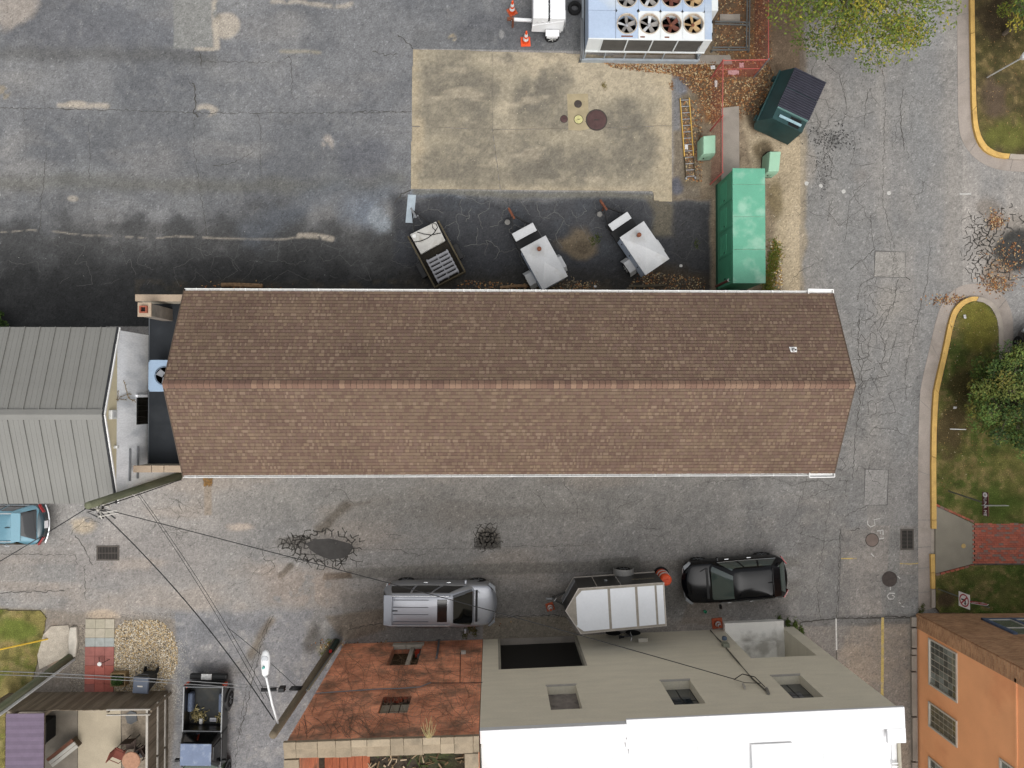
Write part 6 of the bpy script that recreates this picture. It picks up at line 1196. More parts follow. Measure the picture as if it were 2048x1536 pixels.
# ================================================================== TRAILERS AND PLANT IN THE LOT
greym = pm('pale_grey_steel', C(198, 199, 200), rough=.5, metal=.1, var=.07, scale=2, fine=18, fvar=.05, stain=C(168, 164, 156), stain_amt=.5, stain_scale=1.6); bluem = pm('pale_blue_side', C(178, 190, 208), rough=.5, var=.08); rusty = pm('orange_rust', C(118, 72, 52), rough=.9, var=.3, scale=8, fine=40, fvar=.3); blackf = pm('black_frame', C(32, 32, 33), rough=.6, var=.15)
def local_frame(a, b):
    """origin midway, angle of the direction a->b"""
    d = b-a; return math.atan2(d.y, d.x)
def small_trailer(label, roof, box_, hitch, stack, h=1.55):
    R4 = [P(x, y, h) for x, y in roof]; front = (R4[0]+R4[1])/2; rear = (R4[2]+R4[3])/2; ang = local_frame(rear, front); cen = (front+rear)/2; Lr = (front-rear).length; Wr = ((R4[0]-R4[1]).length+(R4[2]-R4[3]).length)/2
    t = T('equipment_trailer', label, 'trailer', (cen.x, cen.y, 0), ang, 'grey equipment trailers by the warehouse'); inv = Matrix.Translation((cen.x, cen.y, 0)) @ Matrix.Rotation(ang, 4, 'Z'); inv.invert()
    loc = lambda p: inv @ p
    hl, hw = Lr/2, Wr/2
    g = G(); g.box(0, 0, (h+.55)/2, Lr-.1, Wr-.1, h-.55); g.o('body', bluem, t)
    for s_ in (-1, 1):                                         # door panels on each side
        for k in range(3): x0 = -hl+.08+k*(Lr-.16)/3; g = G(); g.box(x0+(Lr-.2)/6, s_*(hw-.045), (h+.6)/2, (Lr-.16)/3-.04, .02, h-.72); p_ = g.o('side_panel', bluem, t); q = G(); q.box(x0+(Lr-.2)/6+.12, s_*(hw-.03), (h+.6)/2, .05, .03, .12); q.o('latch', trimb, p_)
    g = G(); g.add([(-hl, -hw, h), (hl, -hw, h), (hl, hw, h), (-hl, hw, h), (0, 0, h+.2), (-hl, -hw, h-.05), (hl, -hw, h-.05), (hl, hw, h-.05), (-hl, hw, h-.05)], [(0, 1, 4), (1, 2, 4), (2, 3, 4), (3, 0, 4), (5, 6, 1, 0), (6, 7, 2, 1), (7, 8, 3, 2), (8, 5, 0, 3), (8, 7, 6, 5)]); rf = g.o('roof', greym, t)
    sp = loc(P(*stack, h+.12)); g = G(); g.lathe([(.075, -.05), (.075, .16), (.10, .17), (.10, .2), (.05, .22)], (sp.x, sp.y, h+.08), 12); g.o('exhaust_stack', rusty, rf)
    g = G(); g.lathe([(.22, .0), (.12, .012), (0, .015)], (sp.x*.9, sp.y*.9, h+.075), 12)
    B4 = [loc(P(x, y, 1.0)) for x, y in box_]; xs = [p.x for p in B4]; ys = [p.y for p in B4]; g = G(); g.box((min(xs)+max(xs))/2, (min(ys)+max(ys))/2, .8, max(xs)-min(xs)-.12, max(ys)-min(ys)-.1, .4); tb = g.o('tool_box', blackf, t); g = G(); g.box((min(xs)+max(xs))/2, (min(ys)+max(ys))/2, 1.01, max(xs)-min(xs)-.06, max(ys)-min(ys)-.04, .03); g.o('lid', greym, tb, bevel=.008)
    g = G(); g.box((max(xs)+hl)/2-.6, 0, .5, max(xs)-hl+1.3, Wr*.92, .12); g.o('deck', blackf, t)
    hp_ = loc(P(*hitch, .5))
    for s_ in (-1, 1): g = G(); g.bar((max(xs)-.1, s_*Wr*.4, .5), (hp_.x-.35, hp_.y+s_*.05, .5), .06, .1); g.o('tongue_rail', blackf, t)
    g = G(); g.bar((hp_.x-.5, hp_.y, .5), (hp_.x, hp_.y, .5), .1, .09); g.lathe([(.05, -.05), (.06, 0), (.04, .05)], (hp_.x, hp_.y, .55), 10); g.cyl((hp_.x-.35, hp_.y+.05, .1), (hp_.x-.35, hp_.y+.05, .75), .04, n=8); g.o('hitch', rusty, t)
    g = G(); g.lathe([(.10, 0), (.13, .02), (.10, .04)], (hp_.x-.45, hp_.y+.32, .3), 12); g.o('jack_wheel', pm('jack_grey', C(120, 118, 114)), t)
    for s_ in (-1, 1):
        g = G(); x0 = -hl*.25; y0, y1 = s_*(hw-.03), s_*(hw+.30)
        for a, b in (((x0+.42, .42), (x0+.26, .72)), ((x0+.26, .72), (x0-.26, .72)), ((x0-.26, .72), (x0-.42, .42))): g.hexa([(a[0], min(y0, y1), a[1]), (b[0], min(y0, y1), b[1]), (b[0], max(y0, y1), b[1]), (a[0], max(y0, y1), a[1]), (a[0], min(y0, y1), a[1]+.025), (b[0], min(y0, y1), b[1]+.025), (b[0], max(y0, y1), b[1]+.025), (a[0], max(y0, y1), a[1]+.025)])
        g.o('fender', greym, t); wheel(t, x0, s_*(hw+.15), .31, .2, s_, lightw)
    return t
small_trailer('grey pyramid-roofed trailer with leaf-stained roof, nearer the open trailer', [(1041, 499), (1091, 470), (1135, 551), (1086, 581)], [(1024, 468), (1065, 444), (1074, 459), (1032, 485)], (1018, 418), (1078, 499))
small_trailer('grey pyramid-roofed trailer nearer the green generator', [(1240, 475), (1287, 442), (1339, 517), (1291, 551)], [(1216, 451), (1254, 422), (1264, 436), (1225, 464)], (1201, 402), (1277, 471))
# open utility trailer
ut4 = [P(x, y, .95) for x, y in ((815, 473), (877, 440), (932, 543), (868, 575))]; fr_, re_ = (ut4[0]+ut4[1])/2, (ut4[2]+ut4[3])/2; ang = local_frame(re_, fr_); cen = (fr_+re_)/2
ut = T('utility_trailer', 'open dark timber-sided utility trailer with drawbar, loaded with pallets', 'trailer', (cen.x, cen.y, 0), ang); UI = (Matrix.Translation((cen.x, cen.y, 0)) @ Matrix.Rotation(ang, 4, 'Z')).inverted()
ul, uw = (fr_-re_).length/2, ((ut4[0]-ut4[1]).length+(ut4[2]-ut4[3]).length)/4
tim = pm('weathered_dark_timber', C(84, 76, 58), rough=.9, var=.2, scale=3, stretch=(1, 6, 1)); bedd = pm('trailer_deck_timber', C(44, 38, 28), var=.25, scale=4)
for k in range(9): y = -uw+.08+(2*uw-.16)*(k+.5)/9; g = G(); g.box(0, y, .5, 2*ul-.06, (2*uw-.16)/9-.012, .04); g.o('deck_plank', bedd, ut)
for s_ in (-1, 1):
    for z in (.62, .80): g = G(); g.box(0, s_*(uw-.03), z, 2*ul, .045, .15); g.o('side_board', tim, ut)
    g = G(); g.box(0, s_*(uw-.03), .91, 2*ul, .07, .05); g.o('top_rail', tim, ut)
    wheel(ut, -ul*.22, s_*(uw+.14), .32, .2, s_); g = G(); g.box(-ul*.22, s_*(uw+.14), .68, .7, .24, .03); g.o('fender', blackf, ut, bevel=.02)
for z in (.62, .80): g = G(); g.box(-ul+.03, 0, z, .045, 2*uw-.1, .15); g.o('tail_board', tim, ut)
g = G(); g.box(ul-.03, 0, .66, .05, 2*uw-.1, .24); g.o('head_board', blackf, ut)
hp_ = UI @ P(823, 418, .5)
for s_ in (-1, 1): g = G(); g.bar((ul, s_*uw*.6, .48), (hp_.x-.1, hp_.y+.02*s_, .48), .06, .09); g.o('drawbar', blackf, ut)
g = G(); g.bar((hp_.x-.45, hp_.y, .52), (hp_.x+.05, hp_.y, .5), .09, .08); g.cyl((hp_.x-.5, hp_.y-.1, .1), (hp_.x-.5, hp_.y-.1, .9), .035, n=8); g.o('coupler', galv, ut)
sl = [UI @ P(x, y, .95) for x, y in ((820, 469), (872, 443), (890.5, 481), (842, 508))]
cov = T('metal_cover', 'dirty white sheet-metal cover lying across the open trailer', 'cover', (cen.x, cen.y, 0), ang); g = G(); g.prism([(p.x, p.y) for p in sl], .80, .96); g.o('sheet', pm('dirty_white_sheet', C(192, 190, 184), rough=.55, var=.1, stain=C(140, 132, 116), stain_amt=.7, stain_scale=2.2), cov, bevel=.015); g = G(); p = UI @ P(828, 472, 1.0); g.lathe([(.10, 0), (.10, .06), (.07, .08)], (p.x, p.y, .96), 14); g.o('filler_cap', lightw, cov)
g = G(); pts = []
for x, y in ((822, 482), (830, 484), (842, 482), (856, 476), (868, 466), (875, 455), (872, 448), (864, 446), (866, 456), (872, 462)): p = UI @ P(x, y, .985); pts.append((p.x, p.y, .985))
g.tube(pts, .018, 5); g.tube([(UI @ P(x, y, .985)).to_tuple() for x, y in ((834, 464), (848, 468), (862, 470), (882, 466))], .018, 5); ho = g.o('black_hose', pm('hose_rubber', C(26, 26, 26)), None); ho.location = (cen.x, cen.y, 0); ho.rotation_euler = (0, 0, ang); tag(ho, 'looped black hose lying on the white sheet-metal cover', 'hose')
pl = [UI @ P(x, y, .95) for x, y in ((852, 518), (897, 499.5), (918, 544), (875, 567))]; pxs = [p.x for p in pl]; pys = [p.y for p in pl]; pcx, pcy, pL, pW = (min(pxs)+max(pxs))/2, (min(pys)+max(pys))/2, max(pxs)-min(pxs)-.06, max(pys)-min(pys)-.06
greyw = pm('grey_pallet_slat', C(150, 150, 154), var=.12, scale=5)
for lev in range(2):
    pal = T('pallet', ('grey slatted pallet on top of the stack in the open trailer', 'grey slatted pallet under another in the open trailer')[lev], 'pallet', (cen.x, cen.y, 0), ang, 'pallets in the open trailer'); zb = .92-lev*.2
    for k in range(6): x = pcx-pL/2+pL*(k+.5)/6; g = G(); g.box(x, pcy, zb, pL/6*.52, pW, .03); g.o('slat', greyw, pal)
    for k in range(3): y = pcy+(k-1)*(pW/2-.04); g = G(); g.box(pcx, y, zb-.075, pL, .06, .11); g.o('bearer', greyw, pal)
sp = sheet('ground_plate', [(816, 389), (832, 390), (827, 446), (811, 445)], .02, pm('pale_sheet_steel', C(178, 190, 198), rough=.4, metal=.2, var=.12, scale=3)); sp['kind'] = 'thing'; tag(sp, 'pale blue-grey metal plate lying by the trailer drawbar', 'metal plate')
# white generator trailer at the top
wt_ = pm('clean_white_steel', C(236, 237, 238), rough=.4, var=.03, fine=20, fvar=.03)
a, b = P(1066, 36, 1.5), P(1132, 36, 1.5); gt = T('generator_trailer', 'white boxy generator trailer with single-pole tongue at the top', 'trailer', ((a.x+b.x)/2, a.y, 0)); wg = b.x-a.x
g = G(); g.box(-wg*.26, .9, .93, wg*.46, 1.8, 1.14); g.o('cabinet', wt_, gt, bevel=.02); g = G(); g.box(wg*.25, .92, .93, wg*.46, 1.84, 1.10); g.o('cabinet', wt_, gt, bevel=.02); g = G(); g.box(-.02, .9, .9, .05, 1.76, 1.0); g.o('gap', trimb, gt)
for k in range(4): g = G(); g.cyl((-.02, .2+k*.42, 1.4), (-.02, .2+k*.42, 1.5), .04, n=8); g.o('hinge', galv, gt)
g = G(); g.hexa([(-wg/2, -.02, .38), (wg/2-.12, -.06, .38), (wg/2-.12, .06, .38), (-wg/2, .06, .38), (-wg/2, -.02, .9), (wg/2-.05, -.02, 1.3), (wg/2-.05, .06, 1.3), (-wg/2, .06, .9)]); g.o('skirt', wt_, gt)
for x in (.1, .35, .6): g = G(); g.box(-wg/2+x+.1, -.012, 1.2, .1, .02, .06); g.o('vent_louvre', pm('louvre_grey', C(206, 206, 206)), gt)
g = G(); g.box(.2, -.22, .66, .62, .3, .05); g.box(.2, -.36, .56, .5, .04, .18); g.o('fender', wt_, gt, bevel=.02); wheel(gt, .2, -.24, .31, .2, -1, lightw); g = G(); g.bar((-wg/2, .42, .5), (-wg/2-.92, .46, .5), .13, .12); g.o('tongue', wt_, gt, bevel=.02); g = G(); g.box(-wg/2-1.0, .46, .52, .22, .12, .12); g.cyl((-wg/2-.85, .35, .05), (-wg/2-.85, .35, .8), .05); g.o('coupler', rusty, gt); g = G(); g.box(wg/2+.02, .3, .9, .03, .5, .5); g.o('side_hatch', pm('hatch_grey', C(196, 198, 200)), gt); g = G(); g.tube([(wg/2+.02, -.05, 1.2), (wg/2+.07, -.1, .6)], .02, 5); g.o('grab_rail', galv, gt)
c = P(1150, 14, .2); ty = T('spare_tyre', 'black tyre lying flat between the white trailer and the chiller', 'tyre', (c.x, c.y, 0)); g = G(); g.lathe([(.17, 0), (.27, .0), (.31, .05), (.31, .17), (.27, .22), (.17, .22), (.15, .16), (.15, .06), (.17, 0)], n=28, cap=False); g.o('tread', tyre_m, ty)
# traffic cones and drum
orange = pm('cone_orange', C(230, 86, 40), rough=.5, var=.08, scale=5); orangef = pm('faded_cone', C(176, 84, 52), rough=.6, var=.2, scale=6); bandm = pm('reflective_band', C(232, 232, 230), rough=.4)
def cone(px_, py_, label, h=.9, faded=False, rz=.1, base=.2, rub=None):
    c = P(px_, py_); t = T('traffic_cone', label, 'traffic cone', (c.x, c.y, 0), rz, 'traffic cones'); m_ = orangef if faded else orange
    g = G(); g.box(0, 0, .025, base*2, base*2, .05); g.o('base', rub or m_, t, bevel=.015); k = h/.9
    g = G(); g.lathe([(.15, .05), (.125, .26*k)], n=18); g.lathe([(.10, .42*k), (.085, .55*k)], n=18); g.lathe([(.062, .72*k), (.035, .9*k), (0, .91*k)], n=18); g.o('body', m_, t)
    for z0, z1, r0, r1 in ((.26, .42, .125, .10), (.55, .72, .085, .062)): g = G(); g.lathe([(r0+.002, z0*k), (r1+.002, z1*k)], n=18); g.o('reflective_band', bandm, t)
    return t
cone(1051, 84, 'bright orange cone on the lot beside the concrete pad', .95, rz=.05, base=.22); cone(1024, 24, 'orange cone against the white trailer tongue', .9, rz=.5, rub=orangef); cone(1100, 1213, 'faded small cone by the cargo trailer tongue', .6, True, .3, .18); cone(1434, 1246, 'faded cone at the foot of the grey wall by the loading recess', .55, True, .1, .24)
c = P(1322, 1149); dr = T('traffic_drum', 'orange traffic drum at the rear corner of the cargo trailer', 'traffic drum', (c.x, c.y, 0)); g = G(); g.lathe([(.36, 0), (.36, .06), (.3, .09)], n=22); g.o('rubber_base', tyre_m, dr); g = G(); g.lathe([(.28, .07), (.27, .45), (.26, .46), (.25, .95), (.19, 1.0), (0, 1.0)], n=22); g.o('barrel', orange, dr)
for z0, r in ((.30, .285), (.62, .265)): g = G(); g.lathe([(r, z0), (r-.003, z0+.12)], n=22); g.o('reflective_band', bandm, dr)
g = G(); g.box(0, 0, 1.03, .2, .04, .06); g.o('handle', orange, dr)
# ------------------------------------------------------------------ big chiller
cb_ = pm('pale_blue_cabinet', C(174, 190, 212), rough=.45, metal=.05, var=.06, scale=1.2, fine=14, fvar=.04, stain=C(200, 206, 208), stain_amt=.6, stain_scale=.7); cw_ = pm('white_cabinet', C(224, 228, 228), rough=.5, var=.05); coil = pm('dark_coil_fins', C(84, 82, 78), rough=.7, var=.15, scale=3, fine=90, fvar=.35); fdark = pm('fan_pit', C(30, 26, 24), var=.3, scale=4)
ZT = 2.1; a, b = P(1177, 77, ZT), P(1424, 80, ZT); cw0, yf = b.x-a.x, a.y
ch = T('chiller', 'large pale blue rooftop chiller with rows of open fans at the lot edge', 'chiller', (a.x, yf, 0))
dpt = 4.2
# top deck with real holes: ring meshes round each fan, deck panels between
FANS = []
for py_ in (48, -5):
    for px_ in (1254, 1299, 1343, 1387): p = P(px_, py_ if py_ > 0 else py_, ZT); FANS.append((p.x-a.x, p.y-yf))
fr0 = .42; x_l = FANS[0][0]-.49; cellw = FANS[1][0]-FANS[0][0]
def deck(x0, x1, y0, y1, nm='top_panel', mat=cb_): g = G(); g.box((x0+x1)/2, (y0+y1)/2, ZT-.02, x1-x0-.012, y1-y0-.012, .04); g.o(nm, mat, ch)
yb0, yb1 = 0, (FANS[0][1]+FANS[4][1])/2; yb2 = FANS[4][1]*2-yb1
deck(0, x_l, 0, yb1); deck(0, x_l, yb1, yb2); deck(FANS[3][0]+cellw/2, cw0, 0, yb1); deck(FANS[3][0]+cellw/2, cw0, yb1, yb2); deck(0, cw0, yb2, dpt)
for k, (fx_, fy_) in enumerate(FANS):
    x0, x1 = fx_-cellw/2+.004, fx_+cellw/2-.004; y0, y1 = (yb0, yb1) if k < 4 else (yb1, yb2); g = G(); n = 40; vs = []
    for i in range(n):
        t_ = 2*math.pi*i/n; cx1, sy1 = math.cos(t_), math.sin(t_); sx_ = ((x1-fx_) if cx1 > 0 else (fx_-x0))/max(abs(cx1), 1e-6); sy_ = ((y1-fy_) if sy1 > 0 else (fy_-y0))/max(abs(sy1), 1e-6); m_ = min(sx_, sy_); vs += [(fx_+fr0*cx1, fy_+fr0*sy1, ZT), (fx_+m_*cx1, fy_+m_*sy1, ZT), (fx_+fr0*cx1, fy_+fr0*sy1, ZT-.3)]
    g.add(vs, [(3*i, 3*i+1, 3*((i+1) % n)+1, 3*((i+1) % n)) for i in range(n)]+[(3*i+2, 3*i, 3*((i+1) % n), 3*((i+1) % n)+2) for i in range(n)]); g.o('fan_panel', cw_ if k < 4 and k > 0 else cb_, ch)
    fn = T('fan', loc=(fx_, fy_, 0)); fn.parent = ch
    g = G(); g.lathe([(fr0-.004, ZT-.1), (fr0-.004, ZT+.05), (fr0+.02, ZT+.06), (fr0+.03, ZT+.003)], n=32, cap=False); g.o('fan_ring', pm('rust_stained_ring', C(206, 194, 176), var=.15, scale=5, stain=C(150, 92, 56), stain_amt=.7, stain_scale=4), fn)
    g = G(); g.lathe([(fr0, ZT-.36), (0, ZT-.36)], n=24); g.o('fan_well', fdark, fn)
    bl_ = [[pm('blade_grey', C(150, 146, 142)), MATS['blade_grey'], pm('blade_white', C(222, 224, 226))], [MATS['blade_grey'], MATS['blade_white']], [pm('blade_rust', C(110, 66, 54), var=.2)], [pm('blade_tan', C(188, 158, 116), var=.15)]][k % 4]
    fan_blades(fn, fr0, 5, ZT-.12, bl_, rusty if k % 4 > 1 else alu, w=.15, rot=[.35, .2, .7, .5][k % 4]+.3*(k > 3), tilt=.05)
    for q in range(6): t_ = 2*math.pi*q/6+.3; g = G(); g.bar((fr0*.15*math.cos(t_), fr0*.15*math.sin(t_), ZT-.22), (fr0*math.cos(t_), fr0*math.sin(t_), ZT-.22), .012, .012); g.o('fan_strut', blackf, fn)
for (x, y) in ((FANS[0][0], .12), (FANS[1][0]-.3, .1), (FANS[2][0]-.2, .1)): g = G(); g.box(x, y, ZT+.003, .5 if x == FANS[0][0] else .2, .06, .005); g.o('rust_patch', rusty, ch)
zf = .98
x0 = 0
g = G(); g.box(.30, .02, (ZT+zf)/2, .60, .04, ZT-zf-.05); g.o('end_panel', cw_, ch); g = G(); g.box(cw0-.17, .02, (ZT+zf)/2, .34, .04, ZT-zf-.05); g.o('end_panel', cw_, ch)
xs_ = np.linspace(.62, cw0-.36, 5)
for k in range(4): g = G(); g.box((xs_[k]+xs_[k+1])/2, .03, (ZT+zf)/2, xs_[k+1]-xs_[k]-.06, .05, ZT-zf-.1); g.o('coil_panel', coil, ch); g = G(); g.box(xs_[k], -.005, (ZT+zf)/2, .045, .05, ZT-zf-.06); g.o('coil_post', cw_, ch)
g = G(); g.box(cw0/2, 0, zf, cw0, .07, .08); g.box(cw0/2, 0, ZT-.02, cw0+.01, .05, .05); g.o('face_rail', cw_, ch)
g = G(); g.box(.02, dpt/2, (ZT+zf)/2, .04, dpt-.1, ZT-zf-.05); g.o('side_panel', cb_, ch); g = G(); g.box(cw0-.02, dpt/2, (ZT+zf)/2, .04, dpt-.1, ZT-zf-.05); g.o('side_panel', cw_, ch)
bfm = pm('bluish_galv', C(168, 176, 182), metal=.2, rough=.5, var=.12)
g = G(); g.box(cw0/2-.1, -.02, .14, cw0+.05, .10, .28); g.o('base_rail', bfm, ch); g = G(); g.box(.0, dpt/2, .14, .1, dpt, .28); g.o('base_rail', bfm, ch); g = G(); g.box(cw0-.05, dpt/2, .14, .1, dpt, .28); g.o('base_rail', bfm, ch)
for x in (.06, .95, 1.85, 2.75, 3.6, cw0-.1): g = G(); g.box(x, .02, .60, .05, .05, .72); g.o('leg', bfm, ch)
for x, x2 in ((3.2, 3.5), (4.2, 4.45), (2.0, 2.05), (.5, .5), (1.1, 1.1), (2.4, 2.4), (3.9, 3.9)): g = G(); g.bar((x, .5, .2), (x2, .5, .95), .04, .04); g.o('brace', bfm, ch)
g = G(); g.box(cw0/2, 1.6, .5, cw0-.6, 1.2, .7); g.o('compressor_body', pm('compressor_grey', C(120, 112, 100), var=.2), ch)
for dx in (-.1, -.17): g = G(); g.tube([(dx, 1.5, .9), (dx, 1.4, .95), (dx, .0, .95), (dx, -.1, .6), (dx, -.1, .1)], .03, 6); g.o('side_pipe', galv, ch)
g = G(); g.box(cw0+.16, 1.9, 1.5, .3, 1.1, 1.0); g.o('control_box', cw_, ch, bevel=.02); g = G(); g.box(cw0+.08, .75, 1.4, .15, .4, .6); g.o('switch_box', cw_, ch, bevel=.02); g = G(); g.box(cw0+.3, 1.6, .4, .3, 1.4, .8); g.o('black_panel', trimb, ch)
# low angle-iron frame beside it
q = [P(x, y, .2) for x, y in ((1425, 100), (1498, 100), (1500, -30), (1430, 48), (1498, 50))]; af = T('steel_frame', 'low empty galvanised steel frame on leafy soil beside the chiller', 'frame', (0, 0, 0)); ok = pm('dark_galv', C(112, 114, 112), metal=.3, rough=.5, var=.15)
for a_, b_ in ((q[0], q[1]), (q[1], q[2]), (q[3], q[4])):
    for off in (0, .12): d_ = (b_-a_).normalized(); u_ = Vector((-d_.y, d_.x, 0))*off; g = G(); g.bar(a_+u_, b_+u_, .05, .05); g.o('rail', ok, af)
for p in (q[0], q[1], q[4]): g = G(); g.box(p.x, p.y, .1, .07, .07, .2); g.o('foot', ok, af)
# ------------------------------------------------------------------ red mesh fence
redm = pm('red_fence_steel', C(176, 92, 84), rough=.7, var=.12); mesh_m = bpy.data.materials.new('red_woven_mesh'); mesh_m.use_nodes = True
_nt = mesh_m.node_tree; _b = _nt.nodes['Principled BSDF']; _b.inputs['Base Color'].default_value = (*C(190, 84, 76), 1); _b.inputs['Roughness'].default_value = .8
_tr = _nt.nodes.new('ShaderNodeBsdfTransparent'); _mx = _nt.nodes.new('ShaderNodeMixShader'); _nz = _nt.nodes.new('ShaderNodeTexNoise'); _nz.inputs['Scale'].default_value = 30
_mr = _nt.nodes.new('ShaderNodeMapRange'); _mr.inputs[1].default_value = .35; _mr.inputs[2].default_value = .65; _mr.inputs[3].default_value = .16; _mr.inputs[4].default_value = .40
_nt.links.new(_nz.outputs[0], _mr.inputs[0]); _nt.links.new(_mr.outputs[0], _mx.inputs[0]); _nt.links.new(_tr.outputs[0], _mx.inputs[1]); _nt.links.new(_b.outputs[0], _mx.inputs[2]); _nt.links.new(_mx.outputs[0], _nt.nodes['Material Output'].inputs[0])
HFn = 1.75; top = [P(x, y, HFn) for x, y in ((1537, -70), (1537, 119), (1446, 121), (1445, 232), (1445, 345))]
rf_ = T('red_mesh_fence', 'red see-through mesh fence around the leafy corner by the chiller', 'fence')
for a_, b_ in zip(top[:-1], top[1:]):
    g = G(); g.quad((a_.x, a_.y, .08), (b_.x, b_.y, .08), (b_.x, b_.y, HFn), (a_.x, a_.y, HFn)); g.o('mesh_panel', mesh_m, rf_); g = G(); g.tube([a_, b_], .022, 6); g.o('top_rail', redm, rf_)
    if a_.x != b_.x and abs(a_.y-b_.y) < .3: g = G(); g.tube([(a_.x, a_.y, .9), (b_.x, b_.y, .9)], .018, 5); g.o('mid_rail', redm, rf_)
for i, p in enumerate(top): g = G(); g.cyl((p.x, p.y, 0), (p.x, p.y, HFn+.06), .035, n=8); g.o('post', galv if i == 1 else redm, rf_)
# ------------------------------------------------------------------ ladder lying on the ground
yel = pm('yellow_fibreglass', C(214, 172, 82), rough=.5, var=.1); A_, B_ = P(1369, 197, .05), P(1381, 358, .05); ang = math.atan2(A_.y-B_.y, A_.x-B_.x); ll = (A_-B_).length
ld = T('ladder', 'yellow extension ladder with aluminium rungs lying beside the pad', 'ladder', (B_.x, B_.y, .0), ang)
for s_ in (-1, 1):
    g = G(); g.box(ll*.64, s_*.21, .06, ll*.72, .035, .09); g.o('side_rail', yel, ld); g = G(); g.box(ll*.14, s_*.21, .06, ll*.28, .03, .085); g.o('side_rail', pm('dark_rail', C(70, 60, 44)), ld); g = G(); g.box(.03, s_*.21, .06, .08, .06, .11); g.o('foot', alu, ld)
for k in range(13): g = G(); g.cyl((.12+k*(ll-.2)/12, -.20, .07), (.12+k*(ll-.2)/12, .20, .07), .02, n=6); g.o('rung', alu, ld)
# ------------------------------------------------------------------ green cabinets
mint = pm('mint_green_paint', C(158, 198, 170), rough=.5, var=.06, scale=2, stain=C(136, 178, 152), stain_amt=.4); mintd = pm('mint_green_side', C(140, 182, 152), rough=.5, var=.08)
def cabinet(label, topq, h, dark=False, group='mint green utility cabinets'):
    q = [P(x, y, h) for x, y in topq]; cx0_ = sum(p.x for p in q)/4; cy0_ = sum(p.y for p in q)/4; t = T('utility_cabinet', label, 'utility cabinet', (cx0_, cy0_, 0), 0, group); l_ = [(p.x-cx0_, p.y-cy0_) for p in q]
    s2 = [(x*1.12, y*1.10) for x, y in l_]
    g = G(); g.prism([(x*1.1, y*1.08) for x, y in l_], 0, .10); g.o('plinth', concg if not dark else trimb, t)
    g = G(); n = len(l_); g.add([(x, y, .1) for x, y in s2]+[(x, y, h*.72) for x, y in s2]+[(x, y, h) for x, y in l_], [(3, 2, 1, 0), (8, 9, 10, 11)]+[(i, (i+1) % 4, 4+(i+1) % 4, 4+i) for i in range(4)]+[(4+i, 4+(i+1) % 4, 8+(i+1) % 4, 8+i) for i in range(4)]); o = g.o('housing', mint if not dark else mint, t, bevel=.03)
    g = G(); y_ = min(p[1] for p in s2); g.box(0, y_-.004, h*.4, .02, .012, h*.5); g.o('door_seam', mintd, o); g = G(); g.box(-.12, y_-.01, h*.45, .05, .03, .08); g.o('handle', trimb, o)
    return t
cabinet('mint green cabinet standing beside the ladder', [(1407, 272), (1431, 270), (1431, 306), (1407, 307)], .95); cabinet('mint green cabinet on a dark base above the green generator', [(1540, 303), (1562, 303), (1558, 342), (1537, 342)], .95, True)
c0, c1 = P(1526, 310, .05), P(1540, 350, .05); g = G(); g.prism([(c0.x, c0.y), (c1.x+.15, c0.y), (c1.x+.15, c1.y), (c0.x, c1.y)], 0, .55); bx_ = g.o('meter_pit_box', pm('black_plastic_box', C(18, 20, 18), rough=.6)); tag(bx_, 'black box tucked against the dark-based mint cabinet', 'box')
# big green generator enclosure
grn = pm('green_enclosure_roof', C(100, 168, 140), rough=.5, var=.06, scale=1.5, stain=C(150, 190, 168), stain_amt=.8, stain_scale=1.4); grd = pm('green_enclosure_side', C(76, 152, 118), rough=.5, var=.08, scale=2)
hg = 2.35; q = [P(x, y, hg) for x, y in ((1465, 336), (1530, 336), (1529, 567), (1464, 567))]; gx0, gx1, gy0, gy1 = q[0].x, q[1].x, q[2].y, q[0].y
ge = T('generator_enclosure', 'long bright green generator enclosure with faded panelled roof', 'generator', ((gx0+gx1)/2, (gy0+gy1)/2, 0)); gw2, gl2 = gx1-gx0, gy1-gy0
g = G(); g.box(0, 0, .12, gw2-.02, gl2-.1, .24); g.o('skid', pm('dark_green_skid', C(40, 84, 64)), ge); g = G(); g.box(0, 0, 1.25, gw2-.06, gl2-.12, 2.06); g.o('body', grd, ge)
ys_ = [gl2/2, gl2/2-.70, gl2/2-2.08, gl2/2-3.48, -gl2/2]
for k in range(4): g = G(); g.box(0, (ys_[k]+ys_[k+1])/2, hg-.02, gw2, ys_[k]-ys_[k+1]-.015, .06); g.o('roof_panel', grn, ge, bevel=.008)
for k in range(3): g = G(); g.box(0, ys_[k+1], hg-.03, gw2-.02, .02, .03); g.o('roof_seam', pm('pale_seam', C(160, 196, 170)), ge)
for k in range(4):
    y0, y1 = gl2/2-.15-k*(gl2-.3)/4, gl2/2-.15-(k+1)*(gl2-.3)/4; g = G(); g.box(-gw2/2+.022, (y0+y1)/2, 1.25, .03, y0-y1-.1, 1.8); d_ = g.o('door', grd, ge, bevel=.005); g = G(); g.box(-gw2/2-.005, y1+.2, 1.3, .03, .05, .12); g.o('handle', trimb, d_)
    if k < 3:
        for j in range(6): g = G(); g.box(-gw2/2+.0, (y0+y1)/2, .7+j*.16, .03, y0-y1-.3, .05); g.o('louvre', grd, d_)
p0, p1 = P(1530, 457, 1.0), P(1543, 519, 1.0); g = G(); g.box(gw2/2+(p1.x-p0.x)/2+.14, (p0.y+p1.y)/2-(gy0+gy1)/2, .75, .42, abs(p0.y-p1.y), .7); g.o('switch_box', pm('yellowed_green', C(128, 172, 116), var=.1, scale=4, stain=C(112, 108, 84), stain_amt=.8, stain_scale=1.6), ge, bevel=.02)
g = G(); g.box(-.15, -gl2/2-.2, .55, .55, .3, .7); g.o('battery_box', grd, ge, bevel=.02); 
